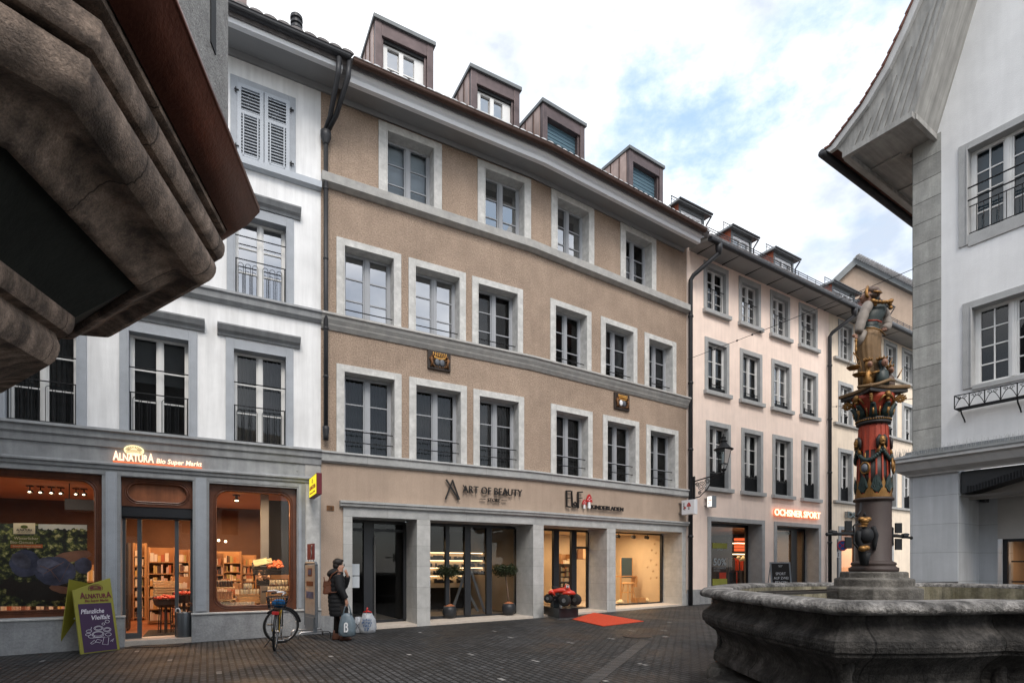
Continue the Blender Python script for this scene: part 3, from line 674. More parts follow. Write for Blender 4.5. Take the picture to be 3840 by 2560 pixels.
for a, b in ((SWL, -4.12), (-3.0, SWR)): m.box(a, b, -.05, .10, .551, .585)
m.build('plinth_cap', 'limestone_light', white, bevel=.006)
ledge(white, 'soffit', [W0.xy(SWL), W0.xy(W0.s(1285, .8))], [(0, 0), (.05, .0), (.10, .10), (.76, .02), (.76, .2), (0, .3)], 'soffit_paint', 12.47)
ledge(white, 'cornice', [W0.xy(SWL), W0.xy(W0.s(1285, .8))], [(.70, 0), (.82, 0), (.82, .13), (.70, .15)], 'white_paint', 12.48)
gp = [(.95 + .085 * math.cos(t), .24 + .085 * math.sin(t)) for t in [math.pi + math.pi * i / 8 for i in range(9)]]
ledge(white, 'gutter', [W0.xy(SWL), W0.xy(W0.s(1312, .95))], [(.85, .12)] + gp + [(1.05, .26), (1.02, .26), (.87, .26)], 'gutter_dark', 12.46)
ledge(white, 'roof', [W0.xy(SWL), W0.xy(-.35 + 0 * SWR) if False else W0.xy(-.3)], [(.98, .28), (.4, .55), (-5.2, 2.9), (-5.2, 2.6), (.4, .4), (.85, .12)], 'roof_tiles', 12.46)
m = MB(); x = SWL
while x < -.05:
    vs = []; n = 6; r = .13
    for yy, zz in ((1.0, 12.76), (.6, 12.98)):
        for j in range(n + 1): t = math.pi * j / n; vs.append(W0.T((x + r - r * math.cos(t), yy, zz + .06 * math.sin(t))))
    m.add(vs, [(j, j + 1, j + n + 2, j + n + 1) for j in range(n)] + [tuple(range(n + 1))]); x += .26
m.build('roof_edge', 'roof_tiles', white, recalc=False)
s, n = W0.s(1112, .3), .3; z = W0.z(1112, 115, .3)
m = W0.mb(); m.lathe((s, n, z), [(.10, -.5), (.10, -.02), (.13, 0), (.13, .05), (.10, .06), (.10, .10), (.13, .11), (.13, .15), (.105, .17), (.105, .21), (.135, .22), (.13, .29), (.09, .33), (.01, .35)], 16); m.build('roof_vent', 'gutter_dark', white, smooth=False)
s = W0.s(905, .2)
m = W0.mb(); m.box(s - .25, s + .1, -.3, .3, 12.9, 14.2); m.build('chimney', 'dormer_copper', white)
# drainpipes between the houses
dp = W0.mb(); s = W0.s(1222, .12)
dp.tube([(W0.s(1272, .93), .93, 12.6), (W0.s(1268, .93), .93, 12.25), (W0.s(1240, .35), .30, 11.75), (s, .12, 11.55)], [.06, .055, .055, .055], 8)
dp.tube([(W0.s(1310, .93), .93, 12.62), (W0.s(1306, .93), .93, 12.28), (W0.s(1262, .40), .36, 11.78), (s + .03, .12, 11.5)], .055, 8)
dp.lathe((s, .12, 11.25), [(.055, -.05), (.06, .0), (.12, .12), (.12, .25), (.10, .26)], 12)
dp.tube([(s, .12, 11.25), (s, .12, 4.45)], .05, 10)
for z in (10.2, 8.6, 7.0, 5.9): dp.lathe((s, .12, z), [(.05, -.03), (.062, -.02), (.062, .02), (.05, .03)], 10)
dp.lathe((s, .12, 4.45), [(.05, .32), (.075, .30), (.075, .22), (.06, .1), (.06, 0)], 10)
dp.build('drainpipe', 'gutter_dark', brown, smooth=True)
# wooden shop window frames with rounded corners
def ring(m, o, wd, rad, n0, n1, K=7):
    a0, a1, c0, c1 = o; i0, i1, j0, j1 = a0 + wd, a1 - wd, c0 + wd, c1 - wd
    inn = []; outp = []
    for (cx, cz, st, ox, oz) in ((i1 - rad, j1 - rad, 0, a1, c1), (i0 + rad, j1 - rad, 90, a0, c1), (i0 + rad, j0 + rad, 180, a0, c0), (i1 - rad, j0 + rad, 270, a1, c0)):
        for k in range(K + 1):
            t = R_(st + 90 * k / K); inn.append((cx + rad * math.cos(t), cz + rad * math.sin(t))); outp.append((ox, oz))
    n = len(inn); b = len(m.v)
    vs = [(x, n1, z) for x, z in inn] + [(x, n1, z) for x, z in outp] + [(x, n0, z) for x, z in inn] + [(x, n0, z) for x, z in outp]
    fs = []
    for i in range(n):
        j = (i + 1) % n
        fs.append((i, j, n + j, n + i) if outp[i] != outp[j] else (i, j, n + i))
        fs.append((i, 2 * n + i, 2 * n + j, j))
        if outp[i] != outp[j]: fs.append((n + i, n + j, 3 * n + j, 3 * n + i))
    m.add(vs, fs); return inn
def bead(m, o, wd, rad, n, r, K=7):
    a0, a1, c0, c1 = o; i0, i1, j0, j1 = a0 + wd, a1 - wd, c0 + wd, c1 - wd; pts = []
    for (cx, cz, st) in ((i1 - rad, j1 - rad, 0), (i0 + rad, j1 - rad, 90), (i0 + rad, j0 + rad, 180), (i1 - rad, j0 + rad, 270)):
        for k in range(K + 1): t = R_(st + 90 * k / K); pts.append((cx + rad * math.cos(t), n, cz + rad * math.sin(t)))
    pts.append(pts[0]); pts.append(pts[1]); m.tube(pts, r, 8, cap=False)
for o in (OA, OB):
    m = W0.mb(); ring(m, o, .13, .24, -.30, -.12); bead(m, o, .125, .24, -.115, .018); bead(m, o, .085, .26, -.115, .010); m.box(o[0], o[1], -.2, -.1, o[2], o[2] + .05)
    fr = m.build('shop_window', 'oak', white, recalc=False)
    m = W0.mb(); m.quad((o[0] + .1, -.2, o[2] + .1), (o[1] - .1, -.2, o[2] + .1), (o[1] - .1, -.2, o[3] - .1), (o[0] + .1, -.2, o[3] - .1)); m.build('pane', 'shop_glass', fr, recalc=False)
m = W0.mb(); o = (OD[0], OD[1], 2.76, OD[3]); ring(m, o, .10, .20, -.28, -.10); bead(m, o, .095, .2, -.095, .016); bead(m, o, .06, .22, -.095, .009)
fr = m.build('transom', 'oak', white, recalc=False)
m = W0.mb(); m.box(o[0] + .05, o[1] - .05, -.2, -.17, 2.82, 3.27); m.build('panel', 'oak_panel', fr)
m = W0.mb(); m.box(OD[0], OD[1], -.38, -.12, 2.56, 2.755); m.box(OD[0], OD[1], -.36, -.20, 2.52, 2.56)
dr = m.build('door', 'anthracite', white)
mk('alu_dark', (.10, .11, .12), .4, .05, 3., metal=.5)
m = W0.mb(); sa, sb_, sc_, sd_ = OD[0], W0.s(524, -.3), W0.s(662, -.3), OD[1]
for a, b in ((sa, sa + .05), (sb_ - .04, sb_ + .035), (sc_ - .03, sc_ + .04), (sd_ - .05, sd_)): m.box(a, b, -.36, -.28, .09, 2.52)
m.box(sa, sb_, -.35, -.29, .09, .2); m.box(sc_, sd_, -.35, -.29, .09, .2)
df = m.build('frame', 'alu_dark', dr)
m = W0.mb()
for a, b in ((sa + .05, sb_ - .04), (sc_ + .04, sd_ - .05)): m.quad((a, -.32, .2), (b, -.32, .2), (b, -.32, 2.52), (a, -.32, 2.52))
m.build('pane', 'shop_glass', dr, recalc=False)
m = W0.mb(); m.box(OD[0], OD[1], -.6, .06, -.3, .085); m.build('doorstep', 'step_stone', white, bevel=.01)
room(W0, white, -9.4, -.5, -.36, -6.0, .08, 3.36, 'shop_orange_wall', 'shop_orange_ceiling', 'terracotta_floor')
lamp(W0, -3.4, -2.2, 3.25, 40, (1, .52, .26), 1.4, 1.0); lamp(W0, -1.75, -.62, 3.25, 48, (1, .66, .38), 1.2, .2); lamp(W0, -6.4, -3.0, 3.2, 32, (1, .55, .28), 2.2, 1.2); lamp(W0, -6.2, -.30, 3.28, 50, (1, .85, .70), 2.6, .06)  # display and poster lights are added inside the glass to brighten them
lamp(W0, -2.6, -4.3, 3.1, 110, (1, .60, .30), 3.5, 1.5)
# ================================================================== pink house and the cream one beyond
pink = thing('pink_townhouse', 'pale pink townhouse with four columns of windows and a lit sports shop below', 'building', (*WP.xy(2), 0))
cream = thing('cream_townhouse', 'cream coloured townhouse beyond the pink one, half hidden by the fountain column', 'building', (*WP.xy(9), 0))
SP1 = WP.s(3108); SP2 = SP1 + 12
hp = []; hc = []
PX = [(2638.4, 2730, 2642, 2733, 2647, 2739), (2769.8, 2851.4, 2773.9, 2856.7, 2779, 2860), (2887.3, 2960.8, 2892, 2966, 2896, 2971), (2994.7, 3064, 2999.6, 3065.7, 3004.5, 3071)]
for i, q in enumerate(PX):
    hp.append(window(WP, pink, WP.s(q[0]), WP.s(q[1]), 10.72, 12.44, .16, .20, depth=.18, t=.045, mh=.04, rows=4, cols=1, fmat='frame_white', smat='surround_pink', rail=('grid', .85), sill=1, gl='sky_glass' if i else 'window_glass', back='curtain_light' if i == 0 else 'dark_room', pleat=i == 0))
    hp.append(window(WP, pink, WP.s(q[2]), WP.s(q[3]), 7.84, 9.75, .16, .17, depth=.18, t=.045, mh=.04, rows=3, fmat='frame_white', smat='surround_pink', rail=('low',), sill=1, gl='sky_glass' if i > 1 else 'window_glass', back='blind_grey' if i < 2 else 'dark_room', half=.35))
    hp.append(window(WP, pink, WP.s(q[4]), WP.s(q[5]), 4.40, 6.78, .16, .17, depth=.22, t=.045, mh=.04, rows=3, fmat='frame_white', smat='surround_pink', rail=('slats', .62), sill=1, low=.55, back='curtain_light', pleat=True))
cs = [(3142.4, 3214), (3318, 3363), (3378, 3424)]
cw = [(WP.s(a), WP.s(b)) for a, b in cs]
for k, (a, b) in enumerate(((cw[0][0], cw[0][0] + 1.25), (cw[1][1] - 1.3, cw[1][1]), (cw[2][0] + .1, cw[2][0] + 1.35))):
    hc.append(window(WP, cream, a, b, 10.74, 12.47, .16, .19, depth=.18, t=.045, mh=.04, rows=4, fmat='frame_white', smat='surround_pink', rail=('grid', .85), gl='sky_glass'))
    hc.append(window(WP, cream, a, b, 7.88, 9.75, .16, .17, depth=.18, t=.045, mh=.04, rows=3, fmat='frame_white', smat='surround_pink', rail=('slats', .4), gl='sky_glass'))
    hc.append(window(WP, cream, a, b, 4.46, 6.79, .16, .17, depth=.22, t=.045, mh=.04, rows=3, fmat='frame_white', smat='surround_pink', rail=('slats', .62), low=.55, back='curtain_light', pleat=True))
for z in (4.46, 7.88, 10.74): ledge(cream, 'ledge', [WP.xy(SP1 + .35), WP.xy(SP2)], [(-.02, 0), (.12, 0), (.12, -.1), (-.02, -.14)], 'limestone', z)
P1 = (WP.s(2665), WP.s(2856)); P2 = (WP.s(2912), WP.s(3068.6)); P3 = (SP1 + .95, SP1 + 5.6)
for (a, b), par in ((P1, pink), (P2, pink), (P3, cream)):
    m = WP.mb(); zt = 3.19
    m.box(a - .18, a, -.75, .03, -.2, zt + .16); m.box(b, b + .18, -.75, .03, -.2, zt + .16); m.box(a, b, -.75, .03, zt, zt + .16)
    m.build('surround', 'surround_pink', par, bevel=.008)
hp += [(P1[0] - .1, P1[1] + .1, -1, 3.25), (P2[0] - .1, P2[1] + .1, -1, 3.25)]; hc.append((P3[0] - .1, P3[1] + .1, -1, 3.25))
m = WP.mb(); wall_sheet(m, 0, SP1, -.3, 13.0, hp); m.build('wall', 'pink_plaster', pink, recalc=False)
m = WP.mb(); wall_sheet(m, SP1, SP2, -.3, 13.0, hc); m.build('wall', 'cream_plaster', cream, recalc=False)
m = WP.mb(); m.box(0, P1[0] - .18, -.1, .025, -.3, .75); m.build('plinth', 'plinth_stone', pink)
for par, a, b in ((pink, .12, SP1 + .2), (cream, SP1 + .2, SP2)):
    pp = [WP.xy(a), WP.xy(b)]
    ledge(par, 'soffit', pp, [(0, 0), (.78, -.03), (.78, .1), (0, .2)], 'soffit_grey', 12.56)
    gp = [(.88 + .085 * math.cos(t), 12.52 + .075 * math.sin(t)) for t in [math.pi + math.pi * i / 8 for i in range(9)]]
    ledge(par, 'gutter', pp, [(.78, 12.5)] + gp + [(.97, 12.56), (.8, 12.58)], 'gutter_dark', 0)
    ledge(par, 'roof', pp, [(.92, .0), (-5.5, 1.1), (-5.5, .8), (.8, -.06)], 'roof_tiles', 12.66)
    ledge(par, 'roof_edge', pp, [(.95, 0), (.55, .18), (.53, .14), (.9, -.05)], 'tile_nose_glint', 12.67)
    x = a + .4
    while x < b and x < 14: m = WP.mb(); m.box(x - .008, x + .008, .02, .77, 12.525, 12.56); m.build('soffit_joint', 'dark_iron', par); x += 1.35
# snow guard along the eave
for par, a, b in ((pink, .15, SP1), (cream, SP1 + .3, SP2)):
    m = WP.mb(); m.tube([(a, .72, 13.02), (b, .72, 13.02)], .015, 5); m.tube([(a, .72, 12.94), (b, .72, 12.94)], .015, 5); x = a
    while x < b: m.tube([(x, .72, 12.8), (x, .72, 13.05)], .012, 4); x += .6
    m.build('snow_guard', 'gutter_dark', par)
def pdormer(par, uL, vL, uR, n=.05):
    wl = WP; s0, s1 = wl.s(uL, n + .14), wl.s(uR, n + .14); zt = wl.z(uL, vL, n + .14); D = -3.2; zb = 12.75
    a, b = s0 + .16, s1 - .22
    m = wl.mb(); m.box(a, a + .10, D, n, zb, zt - .12); m.box(b - .10, b, D, n, zb, zt - .12); m.box(a + .10, b - .10, n - .25, n - .01, zt - .26, zt - .12); m.box(a + .14, b - .14, n - .2, n - .01, zb, zb + .25)
    dm = m.build('dormer', 'zinc', par)
    m = wl.mb(); m.hexa([(s0, D, zt - .10), (s1, D, zt - .10), (s1, n + .14, zt - .12), (s0, n + .14, zt - .12), (s0 + .1, D, zt + .02), (s1 - .1, D, zt + .02), (s1 - .06, n + .08, zt), (s0 + .06, n + .08, zt)]); m.build('roof', 'zinc', dm)
    m = wl.mb(); m.tube([(s0, n + .18, zt - .08), (s1, n + .18, zt - .08)], .04, 8); m.tube([(s1 - .06, n + .18, zt - .16), (b + .05, n + .04, zt - .45), (b + .05, n + .04, zb)], .03, 6); m.build('gutter', 'gutter_dark', dm)
    m = wl.mb(); m.box(a - .02, a - .001, D, n - .02, zb, zt - .12); m.box(b + .001, b + .02, D, n - .02, zb, zt - .12); m.build('cheek', 'red_shingle', dm)
    m = wl.mb(); x = s0 + .25
    while x < s1 - .2:
        r = .1; vs = []
        for yy, zz in ((n + .10, zt), (n - .6, zt + .05)):
            for j in range(6): t = math.pi * j / 5; vs.append((x + r - r * math.cos(t), yy, zz + .06 * math.sin(t)))
        m.add(vs, [(j, j + 1, j + 7, j + 6) for j in range(5)] + [(0, 1, 2, 3, 4, 5)]); x += .2
    m.build('roof_edge', 'tile_nose_glint', dm, recalc=False)
    m = wl.mb(); m.tube([(s0 + .1, n - .3, zt + .3), (s1 - .1, n - .3, zt + .3)], .016, 5); m.tube([(s0 + .1, n - .3, zt + .2), (s1 - .1, n - .3, zt + .2)], .010, 5)
    for q in (s0 + .12, (s0 + s1) / 2, s1 - .12): m.tube([(q, n - .3, zt - .05), (q, n - .3, zt + .3)], .014, 5)
    m.build('snow_guard', 'dark_iron', dm)
    m = wl.mb(); p0, p1, q0, q1 = a + .10, b - .10, zb + .25, zt - .26; t = .09
    m.box(p0, p1, n - .12, n - .05, q1 - t, q1); m.box(p0, p1, n - .12, n - .05, q0, q0 + t)
    for x in (p0, (p0 + p1) / 2 - t / 2, p1 - t): m.box(x, x + t, n - .12, n - .05, q0 + t, q1 - t)
    m.build('frame', 'white_paint', dm)
    m = wl.mb(); m.quad((p0, n - .10, q0), (p1, n - .10, q0), (p1, n - .10, q1), (p0, n - .10, q1)); m.build('pane', 'sky_glass', dm, recalc=False)
    m = wl.mb(); m.quad((p0, n - .3, q0), (p1, n - .3, q0), (p1, n - .3, q1), (p0, n - .3, q1)); m.build('blind', 'blind_white', dm, recalc=False)
pdormer(pink, 2546, 735, 2669); pdormer(pink, 2744, 835, 2845); pdormer(pink, 2905, 919, 3000); pdormer(pink, 3126, 1045, 3228); pdormer(cream, 3262, 1100, 3352)
for par, u in ((pink, 2590), (cream, 3112)):
    s = WP.s(u, .12); m = WP.mb(); r = .075
    m.tube([(s + .55, .85, 12.5), (s + .55, .85, 12.2), (s + .05, .2, 11.6), (s, .12, 11.45), (s, .12, .1)], r, 10)
    m.lathe((s + .55, .85, 12.25), [(.07, -.1), (.12, .1), (.12, .3)], 10)
    for z in (10.2, 7.9, 5.6, 2.6): m.lathe((s, .12, z), [(r, -.04), (r + .02, -.03), (r + .02, .03), (r, .04)], 10)
    m.build('drainpipe', 'gutter_dark', par, smooth=True)
# shop glazing of the pink house
G2 = -.62
for (a, b), par, posts in ((P1, pink, [(.985, 1.0)]), (P2, pink, [(.0, .02), (.22, .28), (.66, .80), (.96, 1)]), (P3, cream, [(0, .02), (.22, .26), (.5, .53), (.8, .86), (.97, 1)])):
    m = WP.mb(); L = b - a; b2 = b
    for p0, p1 in posts: m.box(a + L * p0, a + L * p1, G2 - .05, G2 + .04, .2, 3.1)
    m.box(a, b2, G2 - .05, G2 + .03, 3.08, 3.19); m.box(a, b2, G2 - .05, G2 + .03, .15, .30)
    f = m.build('shop_window', 'anthracite', par)
    m = WP.mb(); m.quad((a, G2 - .02, .3), (b2, G2 - .02, .3), (b2, G2 - .02, 3.1), (a, G2 - .02, 3.1)); m.build('pane', 'shop_glass', f, recalc=False)
mk('sport_wall', (.10, .085, .075), .9, .1); mk('sport_ceiling', (.45, .30, .20), .9, .1)
room(WP, pink, P1[0] - .3, P2[1] + .4, G2 - .06, -6, .2, 3.16, 'sport_wall', 'sport_ceiling', 'anthracite')
room(WP, cream, P3[0] - .1, P3[1] + .1, G2 - .06, -3.5, .2, 3.16, 'shop_cream_wall', 'sport_ceiling', 'anthracite')
lamp(WP, (P2[0] + P2[1]) / 2, -2.2, 3.05, 60, (1, .62, .32), 2.5, 1.0); lamp(WP, P1[1] - .8, -2.6, 3.05, 25, (1, .6, .35), .8, .8); lamp(WP, (P3[0] + P3[1]) / 2, -1.8, 3.0, 130, (1, .55, .36), 4, 1.0)
# gabled house beyond
GH = Wall((17.0, 30.5), (1, -.25))
gh = thing('gabled_house', 'distant house with a plain tan rendered gable above the roofs', 'building', (17, 30.5, 0))
def gq(u, v, n=0): return (GH.s(u, n), GH.z(u, v, n))
pk, lf, rt = gq(3205, 1000), gq(3150, 1052), gq(3470, 1132)
m = GH.mb(); m.prism([(lf[0], 0), lf, pk, rt, (rt[0], 0)], -8, 0); m.build('wall', 'tan_plaster', gh)
m = GH.mb()
for a, b in ((lf, pk), (pk, rt)):
    a = Vector(a); b = Vector(b); d = (b - a).normalized(); a2, b2 = a - d * (.6 if a != Vector(pk) else 0), b + d * (.6 if b != Vector(pk) else 0)
    m.hexa([(a2.x, .25, a2.y), (b2.x, .25, b2.y), (b2.x, -8, b2.y), (a2.x, -8, a2.y), (a2.x, .25, a2.y + .4), (b2.x, .25, b2.y + .4), (b2.x, -8, b2.y + .4), (a2.x, -8, a2.y + .4)])
m.build('roof', 'zinc', gh)
m = GH.mb(); a = Vector(pk); b = Vector(rt); n = 34
for i in range(n):
    q = a + (b - a) * (i + .5) / n; m.ell((q.x, .1, q.y + .42), (.16, .5, .09), 8, 4)
m.build('roof_edge', 'tile_nose_glint', gh)
# ================================================================== corner house on the right
corner = thing('corner_house', 'tall white corner house with grey quoins, steep flared roof and wide boarded eaves', 'building', (9.04, 12.5, 0))
ZC1, ZC2, ZS = 3.60, 4.02, 10.97
mk('boarded_eave', (.30, .295, .28), .75, .14, 3., .2, 30, streak=.25)
hr = []
WL = 2 * WR.s(3771) - WR.s(3629) + (WR.s(3629) - WR.s(3596))
hr.append(window(WR, corner, WR.s(3596), WL, 8.30, 10.44, .16, .15, bb=.20, depth=.24, rows=4, cols=2, fmat='frame_white', smat='surround_pink', rail=('grid', .62), back='blind_blue'))
WL2 = 2 * WR.s(3790) - WR.s(3642) + (WR.s(3642) - WR.s(3611))
hr.append(window(WR, corner, WR.s(3611), WL2, 5.28, 7.09, .16, .15, bb=.05, depth=.24, rows=4, cols=2, fmat='frame_white', smat='surround_pink'))
m = WR.mb(); a, b = WR.s(3630), WL - .16
for z in (8.5 + .72, 8.5 + .98): m.tube([(a, .02, z), (b, .02, z)], .016, 6)
m.build('railing', 'dark_iron', corner)
# wall with the steep gable side
t0, z0 = .4535, ZS + .08; sl = (13.33 - 11.05) / (1.149 - .4535)
m = WR.mb(); wall_sheet(m, 0, 9, ZC1, ZS + .08, hr)
m.add([(t0, 0, z0), (9, 0, z0), (9, 0, 20), (t0 + (20 - z0) / sl, 0, 20)], [(0, 1, 2, 3)])
m.build('wall', 'corner_plaster', corner, recalc=False)
m = WR.mb(); m.box(-.01, .53, -.1, .012, ZC2, ZS + .02); m.build('quoin', 'quoin_stone', corner)
m = MB(lambda q: WR.T((q[1], -q[0], q[2]))); m.quad((0, -.001, ZC1), (12, -.001, ZC1), (12, -.001, ZS + .1), (0, -.001, ZS + .1)); m.build('wall', 'corner_plaster', corner, recalc=False)
m = WR.mb(); m.box(-.012, 0, -.5, .0, ZC2, ZS + .02); m.build('quoin', 'quoin_stone', corner)
# ground floor: grey pier, recessed entrance, cornice
g1 = 1.15
m = WR.mb(); m.box(-.05, WR.s(3596), -g1, .04, -.2, ZC1 + .02); m.build('pier', 'grey_blocks', corner, bevel=.012)
m = WR.mb(); m.box(-.04, 0, -12, -g1, -.2, ZC1); m.build('wall', 'grey_blocks', corner)
m = WR.mb(); s2 = WR.s(3741, -g1); m.box(WR.s(3596) - .2, s2, -g1 - 1, -g1, -.2, ZC1); m.build('wall', 'grey_blocks', corner)
mk('entrance_grey', (.42, .40, .38), .9, .06)  # warm grey of the entrance ceiling and lintel
m = WR.mb(); s3 = WR.s(3760, -g1 - .6); m.quad((WR.s(3596), -g1, 3.05), (9, -g1, 3.05), (9, .0, 3.05), (WR.s(3596), .0, 3.05)); m.quad((s2, -g1, 2.15), (9, -g1, 2.15), (9, -g1, 3.1), (s2, -g1, 3.1)); m.build('ceiling', 'entrance_grey', corner, recalc=False); m = WR.mb(); m.box(WR.s(3596), 9, -.62, -.57, 3.0, ZC1 + .02); m.build('lintel', 'entrance_grey', corner)
m = WR.mb(); gz_ = -g1 - .35
for a in (s2 + .0, s2 + .42, s2 + 1.6): m.box(a, a + .08, gz_ - .05, gz_ + .03, .2, 2.2)
m.box(s2, 9, gz_ - .05, gz_ + .03, 2.1, 2.2)
sf = m.build('shop_window', 'anthracite', corner)
m = WR.mb(); m.quad((s2, gz_, .2), (9, gz_, .2), (9, gz_, 2.1), (s2, gz_, 2.1)); m.build('pane', 'shop_glass', sf, recalc=False)
room(WR, corner, s2 - .1, 6, gz_ - .05, gz_ - 2.0, .2, 2.3, 'shop_cream_wall', 'shop_cream_wall', 'anthracite')
lamp(WR, s2 + .9, gz_ - .6, 2.2, 8, (1, .6, .35), .8, .4)
m = WR.mb()
for z in (.75, 1.2, 1.65): m.box(s2 + .1, s2 + 1.5, gz_ - .5, gz_ - .15, z, z + .03)
m.build('shelf', 'anthracite', corner)
pc = [WR.xy(-.0, -10), WR.xy(0), WR.xy(9)]
pc = [WR.T((0, -10, 0))[:2], WR.T((0, 0, 0))[:2], WR.T((9, 0, 0))[:2]]
ledge(corner, 'cornice', pc, [(-.02, .02), (.10, .0), (.12, .04), (.26, .12), (.32, .22), (.34, .27), (.42, .30), (.42, .37), (.20, .42), (.10, .50), (-.02, .50)], 'cornice_paint', ZC1 - .04)
ledge(corner, 'lead_cover', pc, [(.0, .0), (.44, -.10), (.44, -.085), (.12, .03), (.10, .09), (.0, .11)], 'zinc', ZC1 + .43)
m = WR.mb()
for i in range(420):
    if i < 260: s, n = random.uniform(-.4, 3.4), random.uniform(.05, .42)
    else: s, n = random.uniform(-.42, -.1), random.uniform(-3.0, .4)
    z = ZC1 + .42 + .05; m.tube([(s, n, z - .08), (s + random.uniform(-.03, .03), n + random.uniform(-.04, .04), z + random.uniform(.05, .13))], .0022, 3, cap=False)
m.build('bird_spikes', 'steel', corner)['kind'] = 'stuff'
# dark awning roller over the entrance
A1 = WR.s(3598, .05); m = WR.mb()
za, zb_ = WR.z(3600, 1850, -.05), WR.z(3838, 1784, -.05)
m.prism([(A1, ZC1 - .03), (5, ZC1 - .03), (5, zb_ + .02), (WR.s(3838, -.05), zb_), (A1 + .2, za + .02), (A1, za)], -.55, -.05)
aw = m.build('awning', 'anthracite', corner)
m = WR.mb()
for i in range(60):
    s = A1 + .1 + i * .05; z = za + (zb_ - za) * max(0, (s - A1 - .2)) / (WR.s(3838) - A1 - .2) + .02; m.box(s, s + .02, -.05, -.03, z, z + .13)
m.build('fringe', 'dark_iron', aw)
m = WR.mb(); x = WR.s(3675, -g1 + .2); m.box(x, x + .10, -g1, -g1 + .25, WR.z(3680, 1883, -g1 + .1), WR.z(3680, 1845, -g1 + .1)); m.build('speaker', 'anthracite', corner)
# eave solid: cross-section (t, z) pushed back along the street; outer curve read off the roof verge
gv = 1.21
VP_ = [(3094, 563), (3116, 547), (3232, 390), (3315, 249), (3381, 108), (3427, 0)]
cv = [(WR.s(u, gv), WR.z(u, v, gv)) for u, v in VP_]
e_ = Vector(cv[-1]) - Vector(cv[-2]); cv += [tuple(Vector(cv[-1]) + e_ * 2), tuple(Vector(cv[-1]) + e_ * 5)]
pin = (WR.s(3419, gv), WR.z(3419, 419, gv)); pl = (WR.s(3161, gv), WR.z(3161, 572, gv))
top = (pin[0] + (cv[-1][1] - pin[1]) / sl, cv[-1][1])
off = [(p[0] + .10, p[1] - .10) for p in cv]
box = [pl, (pl[0] - .02, pl[1] + .03)] + [o for o in off[1:] if o[1] > pl[1] + .04] + [top, pin]
m = WR.mb(); m.prism(box, -11, gv - .10); m.build('eave', 'boarded_eave', corner)
m = WR.mb()                                       # cover strips on the boarded end
for i in range(1, 9):
    f = i / 9; a = Vector(pl).lerp(Vector(pin), f)
    tt = 0
    d = Vector((1, sl * (.55 + .45 * f))).normalized(); L = .25 + 3.2 * f * f + .5 * f
    b = a + d * min(L, 3.4); m.hexa([(a.x - .03, gv - .10, a.y), (a.x + .03, gv - .10, a.y), (a.x + .03, gv - .075, a.y), (a.x - .03, gv - .075, a.y), (b.x - .03, gv - .10, b.y), (b.x + .03, gv - .10, b.y), (b.x + .03, gv - .075, b.y), (b.x - .03, gv - .075, b.y)])
m.build('cover_strip', 'boarded_eave', corner)
m = WR.mb(); d = Vector((1, sl)).normalized()    # ribs under the steep verge
for n in (.05, .30, .55, .80, 1.05):
    a = Vector((t0 - .03, z0)); b = a + d * 9; m.hexa([(a.x - .05, n, a.y), (a.x, n, a.y), (a.x, n + .05, a.y), (a.x - .05, n + .05, a.y), (b.x - .05, n, b.y), (b.x, n, b.y), (b.x, n + .05, b.y), (b.x - .05, n + .05, b.y)])
m.build('eave_rib', 'boarded_eave', corner)
m = WR.mb(); m.box(pl[0] - .03, pin[0], gv - .14, gv - .02, pl[1] - .10, pl[1] + .02); m.box(pin[0] - .06, pin[0] + .03, .02, gv - .14, pin[1] - .10, pin[1] + .02)
m.box(pl[0] - .05, pl[0] + .09, -11, gv - .14, pl[1] - .10, pl[1] + .02); m.box(-.2, -.1, -11, -.1, pl[1] - .07, pl[1]);
for n in (.1, -1.3, -2.7, -4.1, -5.5): m.box(pl[0] + .1, -.2, n - .03, n + .03, pl[1] - .04, pl[1] + .0)
m.build('eave_moulding', 'boarded_eave', corner, bevel=.006)
m = WR.mb()                                       # pale verge board following the curve, roof skin with tile butts above it
for a, b, c, d in zip(cv, cv[1:], off, off[1:]): m.hexa([(a[0], gv - .10, a[1]), (b[0], gv - .10, b[1]), (b[0], gv, b[1]), (a[0], gv, a[1]), (c[0], gv - .10, c[1]), (d[0], gv - .10, d[1]), (d[0], gv, d[1]), (c[0], gv, c[1])])
m.build('verge_board', 'cornice_paint', corner)
mk('corner_tiles', (.14, .06, .045), .85, .3, 8., .5, 20)
m = WR.mb()
for i, (a, b) in enumerate(zip(cv, cv[1:])):
    a = Vector(a); b = Vector(b); d = (b - a).normalized(); nn = Vector((-d.y, d.x)); L = (b - a).length; k = max(1, int(L / .16))
    for j in range(k):
        p = a + d * L * j / k; q = a + d * L * (j + 1.15) / k
        m.hexa([(p.x, gv + .04, p.y), (q.x, gv + .04, q.y), (q.x, -11, q.y), (p.x, -11, p.y)] + [(p.x + nn.x * .05, gv + .04, p.y + nn.y * .05), (q.x + nn.x * .02, gv + .04, q.y + nn.y * .02), (q.x + nn.x * .02, -11, q.y + nn.y * .02), (p.x + nn.x * .05, -11, p.y + nn.y * .05)])
m.build('roof', 'corner_tiles', corner)
m = WR.mb(); m.tube([(cv[0][0] - .06, gv + .03, cv[0][1] - .04), (cv[0][0] - .06, -11, cv[0][1] - .04)], .09, 10); m.build('gutter', 'gutter_dark', corner, smooth=True)
